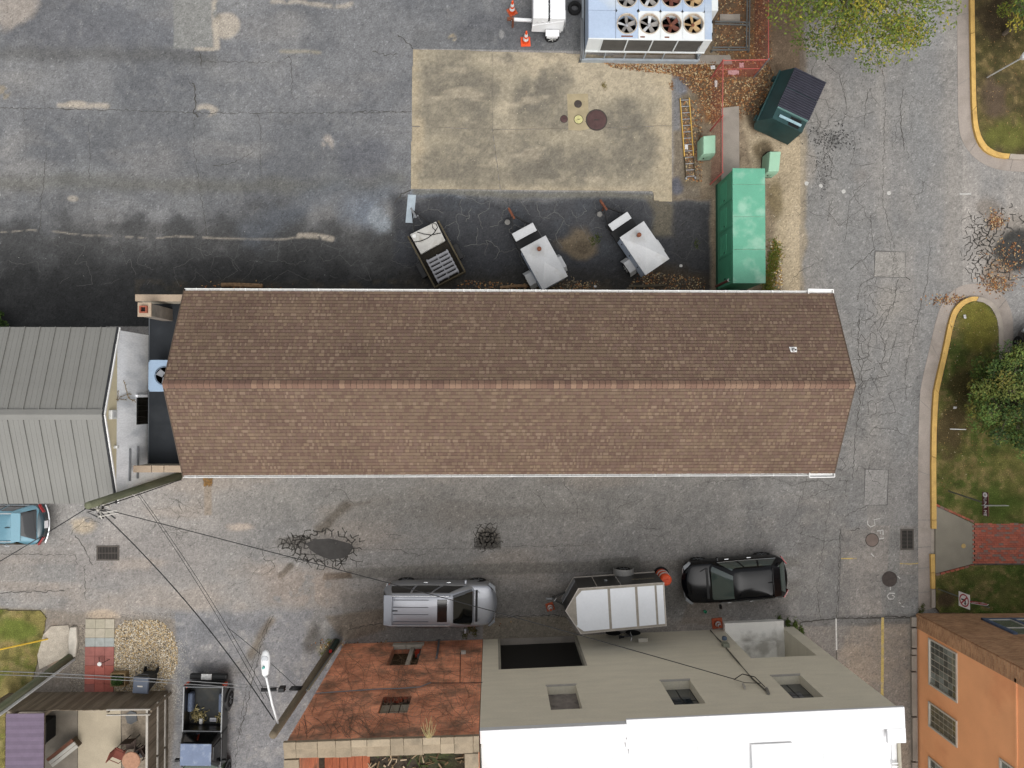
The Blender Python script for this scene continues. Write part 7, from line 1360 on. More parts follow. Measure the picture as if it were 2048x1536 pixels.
p = P(1424, 577); pt_ = P(1450, 563, 1.6); g = G(); bp_ = T('bollard_pipe', 'rusty red vent pipe with pale open top beside the generator', 'vent pipe', (p.x+.2, p.y+.1, 0)); g.cyl((0, 0, 0), (.0, .0, 1.75), .06, n=12); g.o('pipe', pm('rust_red_pipe', C(112, 66, 60), var=.2), bp_); g = G(); g.lathe([(.07, 1.72), (.075, 1.80), (.045, 1.80), (.045, 1.74)], n=14); g.o('cap_ring', lightw, bp_)
# ------------------------------------------------------------------ dumpster: sloped-front, ribbed lids
dkg = pm('dark_green_dumpster', C(38, 68, 68), rough=.5, var=.15, scale=2, stain=C(30, 48, 46), stain_amt=.6, stain_scale=1.5); lidm = pm('black_ribbed_lid', C(62, 62, 72), rough=.45, var=.12, scale=3)
hd = 1.75; q = [P(x, y, hd) for x, y in ((1592, 134), (1652, 162), (1617, 241), (1556, 213))]
up_ = (q[0]-q[3]).normalized(); ang = math.atan2(up_.y, up_.x); cen = (q[0]+q[1]+q[2]+q[3])/4; LL, WW = ((q[0]-q[3]).length+(q[1]-q[2]).length)/2, ((q[0]-q[1]).length+(q[3]-q[2]).length)/2
du = T('dumpster', 'dark green sloped-front dumpster with ribbed black lids at the street edge', 'dumpster', (cen.x, cen.y, 0), ang)
# local x along length (towards upper right), local y to the left (street is -y)
hl, hw = LL/2, WW/2; fy = hw+.42
g = G(); e_ = .62                                                  # body section: back wall at -y, sloping front at +y
sec = [(-hw, .12), (hw+.25, .12), (fy, .55), (fy, .95), (hw, hd-.06), (-hw, hd-.1)]
vs = [(-hl-e_*0-.55, y, z) for y, z in sec]+[(hl, y, z) for y, z in sec]; n = 6
g.add(vs, [tuple(range(n)), tuple(range(2*n-1, n-1, -1))]+[(i, n+i, n+(i+1) % n, (i+1) % n) for i in range(n)]); bd_ = g.o('body', dkg, du)
g = G(); g.box(-.27, fy+.02, .95, LL+.6, .06, .08); g.o('rim', dkg, du); g = G(); g.box(-.5, fy-.02, .5, .06, .1, .8); g.o('rib', dkg, du)
for x in (-hl-.35, hl-.3): g = G(); g.box(x, fy+.06, .7, .2, .16, .22); g.o('lift_sleeve', dkg, du, bevel=.02)
for k in range(2):
    x0, x1 = -hl+k*hl+.012, -hl+(k+1)*hl-.012; g = G(); nn = 9; vs = []
    for i in range(nn*4+1):
        x = x0+(x1-x0)*i/(nn*4); z = hd-.03+(.075 if (i % 4) in (1, 2) else 0); vs += [(x, -hw-.03, z-.02), (x, hw+.03, z+.0)]
    g.add(vs, [(2*i, 2*i+2, 2*i+3, 2*i+1) for i in range(nn*4)]); l_ = g.o('lid', lidm, du); sd = l_.modifiers.new('solid', 'SOLIDIFY'); sd.thickness = .02
g = G(); g.box(-hl-.02, 0, hd-.05, .06, WW, .08); g.o('lid_bar', pm('teal_bar', C(96, 128, 124)), du)
g = G(); g.box(-hl-.30, -.1, hd-.085, .40, WW*.55, .01); g.o('hopper_mouth', pm('hopper_black', C(12, 13, 13)), du); g = G(); g.box(-hl-.33, -.02, hd-.02, .11, WW*.72, .04); g.o('hopper_rail', pm('pale_teal_rail', C(150, 178, 186), rough=.4), du)
for x in (-hl-.4, hl-.15):
    for y in (-hw+.1, hw): g = G(); g.lathe([(.07, -.03), (.08, 0), (.07, .03)], (x, y, .08), 12, axis='Y'); g.o('caster', tyre_m, du)
# ================================================================== POLES, LAMP, OVERHEAD CABLES
polem = pm('mossy_pole_wood', C(112, 114, 92), rough=.95, var=.2, scale=2, fine=30, fvar=.2, stretch=(3, 3, .4), stain=C(74, 92, 56), stain_amt=.6, stain_scale=1.5); polew = pm('brown_pole_wood', C(118, 106, 88), rough=.95, var=.22, scale=2, fine=30, fvar=.2, stretch=(3, 3, .4)); cablem = pm('black_cable', C(34, 34, 35), rough=.6, var=.1); cableg = pm('grey_cable', C(128, 128, 128), rough=.5, metal=.2, var=.1)
def pole(name, label, base, topq, h, r0, r1, mat):
    b = P(*base); t_ = P(*topq, h); t = T(name, label, 'utility pole', (b.x, b.y, 0)); l_ = t_-b
    g = G(); g.tube([(0, 0, 0), (l_.x*.5, l_.y*.5, h*.5), (l_.x, l_.y, h)], r0, 12, r1=r1); g.o('shaft', mat, t, smooth=True); return t, l_
pA, lA = pole('utility_pole', 'mossy green utility pole leaning over the corner of the metal-roofed building', (358, 952), (176, 1011), 7.4, .17, .13, polem)
for k, z in enumerate((6.9, 6.6, 6.2)): g = G(); f = z/7.4; g.cyl((lA.x*f-.1, lA.y*f-.16, z), (lA.x*f+.15, lA.y*f-.26, z+.05), .05, n=8); g.o('insulator', sillm, pA)
g = G(); g.tube([(.1, -.16, 0), (lA.x*.5+.1, lA.y*.5-.18, 3.7), (lA.x*.9+.1, lA.y*.9-.17, 6.7)], .022, 5); g.o('riser_cable', cablem, pA)
for k in range(6): g = G(); a0 = Vector((lA.x*.93, lA.y*.93-.15, 7.0)); g.tube([a0+Vector((U(-.5, .2), U(-.25, .1), U(-.3, .1))), a0+Vector((U(-.2, .4), U(-.35, -.1), U(-.2, .2))), a0+Vector((U(.2, .8), U(-.45, -.1), U(-.3, .1)))], .025, 5); g.o('pole_top_lead', pm('pale_lead', C(196, 192, 184)) if k % 2 else cablem, pA)
g = G(); g.tube([(lA.x*.62, lA.y*.62, 4.6), (lA.x*.62+.35, lA.y*.62-.35, 4.2), (lA.x*.5, lA.y*.5-.3, 4.0)], .02, 5); g.o('cable_loop', pm('pale_lead', C(196, 192, 184)), pA)
pB, lB = pole('utility_pole', 'brown utility pole with cable coils beside the brick ruin', (672, 1284), (546, 1470), 8.5, .17, .13, polew)
for k in range(3):
    f = (5.0+.12*k)/8.5; g = G(); cx1, cy1, z1_ = lB.x*f-.24, lB.y*f+.10, 5.0+.12*k; g.tube([(cx1+.26*math.cos(t_)*.8, cy1+.12*math.sin(t_), z1_+.26*math.sin(t_)) for t_ in np.linspace(0, 2*math.pi, 20)], .03, 5); g.o('cable_coil', cablem, pB)
g = G(); f = 5.2/8.5; g.box(lB.x*f-.75, lB.y*f+.12, 5.2, .22, .16, .3); g.o('splice_box', trimb, pB, bevel=.02); g = G(); g.cyl((lB.x*f-1.5, lB.y*f+.13, 5.3), (lB.x*f-.95, lB.y*f+.12, 5.25), .07, n=8); g.o('splice_case', trimb, pB)
for dx in (.2, .26): g = G(); g.tube([(dx, .05, 0), (lB.x*.45+dx-.02, lB.y*.45+.06, 3.9), (lB.x*.62+dx-.04, lB.y*.62+.05, 5.2)], .03, 5); g.o('riser_conduit', galv if dx < .22 else pm('tan_conduit', C(168, 160, 136)), pB)
g = G(); g.box(.12, .16, .9, .2, .16, 1.2); g.o('ground_box', pm('dark_green_box', C(36, 52, 44)), pB, bevel=.02); g = G(); g.box(.14, .2, 1.7, .1, .1, .1); g.o('red_tag', pm('red_tag', C(190, 48, 44)), pB)
pC, lC = pole('utility_pole', 'leaning utility pole with a pale conduit above the yard fence', (142, 1313), (-62, 1462), 7.2, .17, .14, polem)
g = G(); g.tube([(.14, -.12, 0), (lC.x*.5+.14, lC.y*.5-.13, 3.6), (lC.x+.12, lC.y-.12, 7.2)], .065, 8); g.o('riser_conduit', pm('pale_pvc', C(206, 208, 206)), pC)
# street lamp on a long white arm
aB = pB.location+Vector((lB.x*.93, lB.y*.93, 7.9)); hd_ = P(531, 1325, 8.4); sl_ = T('street_lamp', 'white cobra-head street lamp on a thin curved arm', 'street lamp', (0, 0, 0)); wl = pm('lamp_white', C(236, 237, 236), rough=.4, var=.02)
mid = [aB, aB.lerp(hd_, .4)+Vector((.03, 0, .25)), aB.lerp(hd_, .8)+Vector((.0, 0, .2)), hd_+Vector((0, -.42, .05))]; g = G(); g.tube(mid, .035, 8); g.o('arm', wl, sl_)
g = G(); ring = []; prof = ((-.45, .05, .05), (-.38, .11, .09), (-.12, .14, .11), (.0, .155, .12), (.2, .15, .11), (.36, .10, .07), (.42, .02, .02)); vs = []; fs = []; n = 14
for y, rx, rz_ in prof:
    for i in range(n): t_ = 2*math.pi*i/n; vs.append((hd_.x+rx*math.cos(t_)+.01*y, hd_.y+y, hd_.z+rz_*math.sin(t_)))
for k in range(len(prof)-1): fs += [(k*n+i, k*n+(i+1) % n, (k+1)*n+(i+1) % n, (k+1)*n+i) for i in range(n)]
fs += [tuple(range(n-1, -1, -1)), tuple((len(prof)-1)*n+i for i in range(n))]; g.add(vs, fs); hd_o = g.o('lamp_head', wl, sl_, smooth=True)
g = G(); g.lathe([(.05, 0), (.045, .07), (0, .08)], (hd_.x-.02, hd_.y-.12, hd_.z+.10), 12); g.o('photocell', pm('teal_photocell', C(96, 170, 160), rough=.3), hd_o)
g = G(); g.lathe([(.12, .0), (.1, .03), (0, .045)], (hd_.x, hd_.y+.15, hd_.z+.075), 14); g.o('glare_panel', pm('lamp_grey', C(196, 198, 200)), hd_o)
# cables: catenaries between attachments
def cable(name, label, a, b, sag, r, mat, n=22):
    g = G(); pts = [a.lerp(b, k/n)+Vector((0, 0, -sag*4*(k/n)*(1-k/n))) for k in range(n+1)]; g.tube(pts, r, 5); o = g.o(name, mat); tag(o, label, 'cable'); return o
A1 = pA.location+Vector((lA.x*.92+.2, lA.y*.92-.2, 6.9)); B1 = pB.location+Vector((lB.x*.9, lB.y*.9+.1, 7.6)); B2 = pB.location+Vector((lB.x*.6-.1, lB.y*.6+.1, 5.2))
cable('overhead_cable', 'long twisted service cable from the mossy pole to the grey building', A1, gq(*gw(1470, 1365), .12), .35, .016, cablem); cable('overhead_cable', 'thick black cable from the mossy pole towards the street lamp arm', A1+Vector((-.05, -.1, 0)), P(548, 1440, 7.6), .55, .02, cablem)
cable('overhead_cable', 'thin cable pair member nearer the warehouse crossing to the lamp pole', P(277, 985, 4.9), P(540, 1402, 6.6), .3, .009, cablem); cable('overhead_cable', 'thin cable pair member farther from the warehouse crossing to the lamp pole', P(274, 988, 4.9), P(528, 1398, 6.6), .3, .009, cablem)
cable('overhead_cable', 'pale cable running left over the pickup bed, the upper one', B2, P(-120, 1338, 5.6), .2, .015, cableg); cable('overhead_cable', 'thin pale cable running left over the pickup, the lower one', B2+Vector((-.3, -.15, -.1)), P(-120, 1346, 5.4), .25, .014, cableg); cable('overhead_cable', 'short cable from the mossy pole across the teal car', pA.location+Vector((lA.x*.95, lA.y*.95, 7.0)), P(-60, 1158, 5.8), .15, .018, cablem); cable('overhead_cable', 'thin cable from the lamp pole up past the white lamp head', B2+Vector((.0, .1, .2)), P(455, 1255, 4.6), .1, .010, cablem)
# ================================================================== YARD at lower left
paver_g = [pm('beige_paver', C(176, 168, 150), var=.08, scale=5, fine=40), pm('beige_paver_b', C(168, 161, 142), var=.08, scale=5, fine=40)]; paver_b = pm('bluish_paver', C(158, 162, 158), var=.12, scale=5, fine=40); paver_r = [pm('red_paver', C(176, 100, 88), var=.08, scale=5, fine=40), pm('red_paver_b', C(164, 92, 80), var=.1, scale=5, fine=40), pm('greyed_red_paver', C(154, 98, 90), var=.12, scale=4, fine=40)]
path = T('paver_path', kind='structure'); xs_ = (171, 191, 210.5, 229); ys_ = (1238, 1257, 1275.5, 1293.5, 1312, 1331, 1349.5, 1368, 1386)
for j in range(8):
    for i in range(3):
        a_, b_ = P(xs_[i]+(-j*.3), ys_[j], .03), P(xs_[i+1]-(j*.3), ys_[j+1], .03); g = G(); g.box((a_.x+b_.x)/2, (a_.y+b_.y)/2, .01+U(-.003, .004), abs(b_.x-a_.x)-.015, abs(b_.y-a_.y)-.015, .06); g.o('paver', paver_b if j == 2 else (random.choice(paver_g) if j < 2 else random.choice(paver_r)), path)
# pebble bed
peb = G(); pc = [C(190, 174, 144), C(208, 196, 172), C(176, 154, 118), C(150, 138, 120), C(220, 212, 196), C(134, 120, 98), C(190, 162, 112), C(96, 88, 78)]
def pebbles(n, fn, size, cols, gg, z=0.):
    for _ in range(n):
        x, y = fn(); c = P(x, y); r = U(*size); a_ = U(0, 3.14); e_ = U(.6, 1.); ca, sa = math.cos(a_), math.sin(a_); h_ = r*U(.4, .75); gg.add([(c.x+r*ca, c.y+r*sa, z), (c.x-r*e_*sa, c.y+r*e_*ca, z), (c.x-r*ca, c.y-r*sa, z), (c.x+r*e_*sa, c.y-r*e_*ca, z), (c.x+U(-.3, .3)*r, c.y+U(-.3, .3)*r, z+h_)], [(0, 1, 4), (1, 2, 4), (2, 3, 4), (3, 0, 4)], random.choice(cols))
def in_bed():
    while True:
        x, y = U(229, 356), U(1240, 1392)
        e_ = math.hypot((x-285)/72, (y-1310)/78)
        if x < 330 and y > 1300: e_ = min(e_, .8 if x < 345 else e_)
        if e_ < 1+U(-.06, .02) and (y < 1384): return x, y
pebbles(9000, in_bed, (.022, .05), pc, peb, .004); pebbles(1400, lambda: (U(140, 172), U(1250, 1385)), (.015, .035), [C(150, 140, 128), C(120, 112, 100), C(176, 164, 148)], peb, .004); pebbles(700, lambda: (U(240, 350), U(1225, 1262)), (.012, .03), [C(160, 152, 142), C(130, 126, 120)], peb, .004); pebbles(900, lambda: (345+abs(random.gauss(0, 16)), U(1280, 1420)), (.012, .026), [C(200, 196, 188), C(160, 156, 150)], peb, .004)
pebm = pm('mixed_pebbles', attr=True, rough=.8, var=.05); po = peb.o('gravel', pebm, kind='stuff')
# broken slab, kerb lump
sg1 = G(); pts = [P(x, y) for x, y in ((88, 1268), (104, 1252), (138, 1250), (146, 1290), (136, 1312), (112, 1322), (80, 1338), (76, 1310))]; sg1.prism([(p.x, p.y) for p in pts], 0, .05); o = sg1.o('broken_slab', pm('whitish_concrete', C(184, 174, 158), var=.14, scale=4, fine=30, fvar=.2)); tag(o, 'broken pale concrete slab at the edge of the yard grass', 'slab')
g = G(); pts = [P(x, y) for x, y in ((143, 1253), (156, 1252), (158, 1280), (154, 1312), (142, 1314), (140, 1280))]; g.prism([(p.x, p.y) for p in pts], 0, .16); o = g.o('concrete_lump', pm('white_lump', C(206, 198, 184), var=.12, scale=5), bevel=.04); tag(o, 'long pale concrete lump beside the paver path', 'concrete lump')
# wheelie bin: lid top and leaning body
c = P(309, 1345); wb_ = T('wheelie_bin', 'dark grey wheeled bin on the pebbles', 'bin', (c.x-.1, c.y-.12, 0), math.radians(176)); binm = pm('dark_bin_plastic', C(42, 44, 48), rough=.55, var=.12); lidg = pm('slate_bin_lid', C(82, 90, 104), rough=.5, var=.08, scale=3)
g = G(); g.hexa([(-.24, -.22, .04), (.24, -.22, .04), (.24, .24, .04), (-.24, .24, .04), (-.31, -.33, .98), (.31, -.33, .98), (.31, .35, .98), (-.31, .35, .98)]); g.o('body', binm, wb_, bevel=.03); g = G(); g.hexa([(-.35, -.34, .98), (.35, -.34, .98), (.35, .40, .98), (-.35, .40, .98), (-.31, -.30, 1.08), (.31, -.30, 1.08), (.31, .36, 1.08), (-.31, .36, 1.08)]); ld_ = g.o('lid', lidg, wb_, bevel=.03); g = G(); g.box(0, .05, 1.09, .22, .06, .006); g.o('lid_print', sillm, ld_); g = G(); g.tube([(-.25, -.42, .96), (.25, -.42, .96)], .02, 6); g.o('handle', binm, wb_)
for s_ in (-1, 1): g = G(); g.lathe([(.11, -.03), (.13, 0), (.11, .03)], (s_*.27, -.3, .13), 14, axis='X'); g.o('wheel', tyre_m, wb_)
# box planter with clipped shrub, low planter left
def leaves(gg, cx, cy, cz, rx, ry, rz, n, cols, size, shell=.5):
    for _ in range(n):
        while True:
            x, y, z = U(-1, 1), U(-1, 1), U(-1, 1)
            if shell**2 < x*x+y*y+z*z < 1: break
        p = Vector((cx+x*rx, cy+y*ry, cz+z*rz)); a_ = Vector((U(-1, 1), U(-1, 1), U(-.5, .6))).normalized(); b_ = a_.cross(Vector((U(-1, 1), U(-1, 1), U(.3, 1)))).normalized(); s_ = U(*size); gg.add([p-a_*s_, p+b_*s_*.45, p+a_*s_, p-b_*s_*.45], [(0, 1, 2, 3)], random.choice(cols))
leafm_ = pm('leaf_mix', attr=True, rough=.7, var=.08, spec=.2)
c0, c1 = P(229, 1342), P(258, 1366); pl_ = T('planter_box', 'square timber planter with a clipped green shrub beside the paver path', 'planter', ((c0.x+c1.x)/2, (c0.y+c1.y)/2, 0)); wq, hq = abs(c1.x-c0.x), abs(c1.y-c0.y); tbm = pm('tan_timber', C(134, 112, 78), var=.15)
for a_, b_, sx, sy in ((0, hq/2, wq, .05), (0, -hq/2, wq, .05), (wq/2-.02, 0, .05, hq-.05), (-wq/2+.02, 0, .05, hq-.05)): g = G(); g.box(a_, b_, .17, sx, sy, .34); g.o('board', tbm, pl_)
g = G(); leaves(g, 0, 0, .38, wq/2-.05, hq/2-.03, .22, 1100, [C(60, 86, 38), C(48, 70, 30), C(74, 98, 46)], (.02, .04), .0); g.o('foliage', leafm_, pl_)
# plank fence round the patio
fw = pm('weathered_fence_board', C(112, 100, 84), rough=.95, var=.2, scale=3, fine=40, fvar=.2, stretch=(4, 4, .5)); fw2 = pm('weathered_fence_board_b', C(126, 114, 98), rough=.95, var=.2, scale=3, fine=40, fvar=.2, stretch=(4, 4, .5)); capw = pm('pale_rail', C(176, 170, 160), var=.12, scale=4); HFc = 1.85
fcn = P(336, 1382); fwl = P(18, 1382); fe = T('plank_fence', 'weathered plank fence around the patio with pale rails', 'fence', (0, 0, 0))
x = fwl.x
while x < fcn.x: 
    g = G(); h_ = HFc+U(-.03, .03); g.box(x+.07, fcn.y+U(-.006, .006), h_/2, .135, .024, h_); g.o('board', random.choice((fw, fw2)), fe); x += .142
y = fcn.y
while y > fcn.y-4.6:
    g = G(); h_ = HFc+U(-.02, .02); g.box(fcn.x+U(-.006, .006), y-.07, h_/2, .024, .135, h_); g.o('board', random.choice((fw, fw2)), fe); y -= .142
for z in (.35, 1.05): 
    for a_, b_ in ((0, 2.3), (2.35, 4.6)): g = G(); g.box(fcn.x+.045, fcn.y-(a_+b_)/2, z, .05, b_-a_-.04, .09); g.o('rail', capw, fe)
g = G(); g.box(fcn.x-.02, fcn.y-2.3, HFc+.02, .09, 4.6, .05); g.o('cap_rail', capw, fe)
for a_, b_ in ((215, 302), (22, 92)):
    p0, p1 = P(a_, 1417, HFc), P(b_, 1417, HFc)
    for dy in (0, -.22): g = G(); g.box((p0.x+p1.x)/2, fcn.y+.03+dy, HFc+.06, p1.x-p0.x, .045, .08); g.o('trellis_rail', capw if a_ > 100 else fw, fe)
    for x in (p0.x, p1.x): g = G(); g.box(x, fcn.y-.08, HFc/2, .08, .08, HFc); g.o('post', fw2, fe)
# patio floor, planks, shed roof, furniture
sheet('patio_slab', [(156, 1395), (241, 1395), (243, 1640), (156, 1640)], .05, pm('cream_patio', C(176, 164, 142), var=.08, scale=1.5, fine=30)); sheet('patio_side_paving', [(88, 1395), (155, 1395), (155, 1640), (88, 1640)], .04, pm('patio_stone', C(128, 120, 108), var=.16, scale=2, fine=30)); sheet('patio_edge_paving', [(244, 1395), (325, 1395), (325, 1640), (244, 1640)], .04, pm('patio_gravel', C(136, 124, 108), var=.25, scale=9, fine=60, fvar=.3))
g = G(); pts = [P(x, y) for x, y in ((252, 1428), (262, 1420), (274, 1424), (276, 1440), (264, 1447), (256, 1444))]; g.prism([(p.x, p.y) for p in pts], 0, .09); o = g.o('stepping_stone', pm('slate_stone', C(96, 98, 100), var=.15)); tag(o, 'flat dark stepping stone in the patio corner', 'stone')
hsq = 2.3; q = [P(x, y, hsq) for x, y in ((12, 1428), (88, 1428))]; sh = T('garden_shelter', 'open-sided shelter with purple-grey shingle roof inside the fence', 'shelter', (q[0].x, q[0].y, 0)); shw = q[1].x-q[0].x; shp = [pm('purple_grey_shingle', C(118, 104, 122), var=.08, scale=3, fine=40), pm('purple_grey_shingle_b', C(110, 97, 114), var=.08, scale=3, fine=40)]

for x_, y_ in ((.12, -.12), (shw-.12, -.12), (.12, -4.6), (shw-.12, -4.6)): g = G(); g.box(x_, y_, 1.13, .12, .12, 2.26); g.o('post', fw2, sh)
g = G(); g.box(shw/2, -2.4, 2.2, shw-.06, 4.7, .1); g.o('roof_frame', fw, sh)
for k in range(30): g = G(); g.hexa([(0, -.16*k-.16, hsq-.02), (shw, -.16*k-.16, hsq-.02), (shw, -.16*k, hsq-.03), (0, -.16*k, hsq-.03), (0, -.16*k-.155, hsq+.012), (shw, -.16*k-.155, hsq+.012), (shw, -.16*k, hsq-.005), (0, -.16*k, hsq-.005)]); g.o('shingle_course', shp[k % 2], sh)
# stacked bench planks, grill, trough beside the shed
bx2 = P(100, 1450); gr = T('barbecue_grill', 'black covered grill standing between shed and patio', 'grill', (bx2.x+.05, bx2.y+.0, 0)); g = G(); g.box(0, 0, .45, .5, .9, .8); g.o('cart', trimb, gr, bevel=.03); g = G(); g.cyl((0, -.45, .9), (0, .45, .9), .3, n=16); g.o('hood', pm('grill_hood', C(52, 54, 56), rough=.4), gr, smooth=False); g = G(); g.tube([(.3, -.3, 1.0), (.36, 0, 1.02), (.3, .3, 1.0)], .02, 5); g.o('handle', alu, gr)
a_, b_ = P(95, 1520, .5), P(146, 1480, .5); bn = T('timber_bench', 'long pale timber bench set diagonally on the patio', 'bench', (0, 0, 0))
for k, m_ in enumerate((pm('red_brown_timber', C(112, 72, 54), var=.15), pm('pale_painted_timber', C(188, 184, 174), var=.1), pm('pale_painted_timber', C(188, 184, 174)))): d_ = (b_-a_).normalized(); u_ = Vector((d_.y, -d_.x, 0))*(.16*k); g = G(); g.bar(a_+u_, b_+u_, .14, .06); g.o('plank', m_, bn)
for f in (.12, .88): p = a_.lerp(b_, f); d_ = (b_-a_).normalized(); u_ = Vector((d_.y, -d_.x, 0)); g = G(); g.bar(p-u_*.05+Vector((0, 0, -.27)), p+u_*.38+Vector((0, 0, -.27)), .1, .45); g.o('leg', fw, bn)
c = P(262, 1522, .75); tb_ = T('round_table', 'small round terracotta-topped patio table', 'table', (c.x, c.y, 0)); g = G(); g.lathe([(.38, .72), (.40, .735), (.38, .76), (0, .76)], n=28); g.o('top', pm('terracotta_mosaic', C(172, 130, 104), var=.15, scale=9, fine=30), tb_); g = G(); g.cyl((0, 0, .05), (0, 0, .73), .04, n=10); g.o('stem', trimb, tb_); g = G(); g.lathe([(.25, 0), (.25, .04), (.05, .08)], n=18); g.o('foot', trimb, tb_)
def chair_(x, y, rz, label, mat):
    c = P(x, y, .45); t = T('patio_chair', label, 'chair', (c.x, c.y, 0), rz, 'patio chairs'); g = G(); g.box(0, 0, .44, .46, .46, .04); g.o('seat', mat, t, bevel=.02); g = G(); g.box(-.23, 0, .72, .04, .46, .5); g.o('backrest', mat, t, bevel=.015)
    for sx in (-1, 1):
        for sy in (-1, 1): g = G(); g.cyl((sx*.2, sy*.2, 0), (sx*.2, sy*.2, .44), .018, n=6); g.o('leg', trimb, t)
    for sy in (-1, 1): g = G(); g.tube([(-.22, sy*.25, .66), (.2, sy*.25, .66), (.22, sy*.25, .44)], .018, 5); g.o('armrest', mat, t)
chair_(238, 1508, -.4, 'rust-brown patio chair left of the round table', pm('rust_brown_chair', C(122, 66, 52), var=.1)); chair_(262, 1488, -1.5, 'dark wire patio chair behind the round table', pm('dark_wire', C(70, 56, 48))); chair_(290, 1502, -2.6, 'dark patio chair beside the fence', pm('dark_wire', C(70, 56, 48)))
g = G(); p = P(208, 1322); gm = T('garden_stake', 'thin black tripod garden stake with white cap on the red pavers', 'stake', (p.x, p.y, 0))
for t_ in (0.3, 2.4, 4.6): g = G(); g.tube([(.28*math.cos(t_), .28*math.sin(t_), .035), (0, 0, .35)], .012, 5); g.o('leg', trimb, gm)
g = G(); g.lathe([(.09, .34), (.09, .38), (0, .40)], n=14); g.o('cap', lightw, gm)
g = G(); a_, b_ = P(96, 1278, .05), P(-60, 1312, 1.9); gy_ = g.tube([a_, b_], .035, 8).o('guy_guard', pm('yellow_plastic', C(220, 180, 60), rough=.5)); tag(gy_, 'yellow plastic guy-wire guard slanting over the yard grass', 'guy guard')
# ================================================================== SIGNS AND LAMP POST ON THE RIGHT
postm = pm('green_grey_post', C(104, 108, 100), metal=.2, rough=.6, var=.12); signw = pm('sign_white', C(222, 218, 216), rough=.5, var=.06); signr = pm('sign_red', C(150, 34, 44), rough=.5, var=.1)
b = P(1897, 982, .11); ss = T('street_sign', 'street name sign with brown blade and white lettering on a thin post', 'street sign', (b.x, b.y, .11)); hs = 3.0; tp = P(1984, 1011, hs)
g = G(); g.tube([(0, 0, 0), (tp.x-b.x, tp.y-b.y, hs-.11)], .032, 8); g.o('post', postm, ss)
# long blade seen almost face-on: it faces the south-west sky, tilted by its lean
cb1 = P(1971, 1008, hs-.25); bl_ = T('name_blade', loc=(cb1.x-b.x, cb1.y-b.y, hs-.11-.25)); bl_.parent = ss
brnb = pm('brown_sign_blade', C(78, 34, 30), rough=.5, var=.08)
g = G(); g.box(0, 0, 0, .02, 1.0, .30); g.o('panel', brnb, bl_); g = G(); g.box(.012, 0, 0, .006, 1.0, .30); g.o('edge', pm('tan_edge', C(168, 140, 96)), bl_); bl_.rotation_euler = (0, math.radians(10), 0)
tx = text_obj('lettering', 'UNA ME', .2, signw, bl_); tx.rotation_euler = (math.pi/2, 0, -math.pi/2); tx.location = (-.016, .24, -.07)
g = G(); g.lathe([(.11, -.012), (.11, -.018), (0, -.018)], (0, .38, 0), 16, axis='X'); g.o('emblem_disc', signw, bl_); g = G(); g.box(-.022, .38, 0, .006, .05, .06); g.o('emblem', pm('emblem_grey', C(90, 84, 80)), bl_)
g = G(); g.box(tp.x-b.x+.05, tp.y-b.y+.02, hs-.0, 1.05, .02, .22); g.o('cross_blade', pm('pale_grey_blade', C(140, 142, 138), rough=.4), ss)
b = P(1876, 1178, .11); s2_ = T('traffic_sign', 'white no-turn sign with red ring above a red octagonal stop sign on one post', 'traffic sign', (b.x, b.y, .11)); tp = P(1978, 1215, 2.9)
g = G(); g.tube([(0, 0, 0), (tp.x-b.x, tp.y-b.y, 2.8)], .03, 8); g.o('post', postm, s2_)
cs_ = P(1929, 1200, 2.35); fc = T('no_turn_panel', loc=(cs_.x-b.x-.05, cs_.y-b.y, 2.3)); fc.parent = s2_; fc.rotation_euler = (0, math.radians(6), 0)
g = G(); g.box(0, 0, 0, .012, .62, .62); g.o('plate', signw, fc, bevel=.004); g = G(); n = 32; vs = []
for i in range(n): t_ = 2*math.pi*i/n; vs += [(-.009, .27*math.cos(t_), .27*math.sin(t_)), (-.009, .21*math.cos(t_), .21*math.sin(t_)), (-.006, .27*math.cos(t_), .27*math.sin(t_)), (-.006, .21*math.cos(t_), .21*math.sin(t_))]
g.add(vs, [(4*i, 4*((i+1) % n), 4*((i+1) % n)+1, 4*i+1) for i in range(n)]); g.o('red_ring', signr, fc)
g = G(); g.bar((-.011, -.17, -.17), (-.011, .17, .17), .006, .06); g.o('slash', signr, fc); g = G(); g.bar((-.010, .02, -.16), (-.010, .02, .06), .005, .06); g.bar((-.010, .02, .06), (-.010, -.12, .06), .005, .06); g.add([(-.012, -.10, .14), (-.012, -.10, -.02), (-.012, -.19, .06)], [(0, 1, 2)]); g.o('arrow', trimb, fc)
ct = P(1957, 1207, 2.75); stop_pnl = T('stop_panel', loc=(ct.x-b.x, ct.y-b.y, 2.6)); stop_pnl.parent = s2_; stop_pnl.rotation_euler = (math.radians(-4), 0, math.radians(-4))  # octagonal red stop panel
for r_, dy, m_, nm in ((.40, 0, signw, 'plate'), (.365, .006, signr, 'plate_face')):
    g = G(); pts = [(r_*math.cos(math.pi/8+k*math.pi/4), r_*math.sin(math.pi/8+k*math.pi/4)) for k in range(8)]; g.add([(x, dy+.008, z) for x, z in pts]+[(x, dy, z) for x, z in pts], [tuple(range(7, -1, -1)), tuple(range(8, 16))]+[(k, (k+1) % 8, 8+(k+1) % 8, 8+k) for k in range(8)]); g.o(nm, m_, stop_pnl)
tx = text_obj('lettering', 'STOP', .24, signw, stop_pnl); tx.rotation_euler = (math.pi/2, 0, math.pi); tx.location = (.30, .018, -.09)
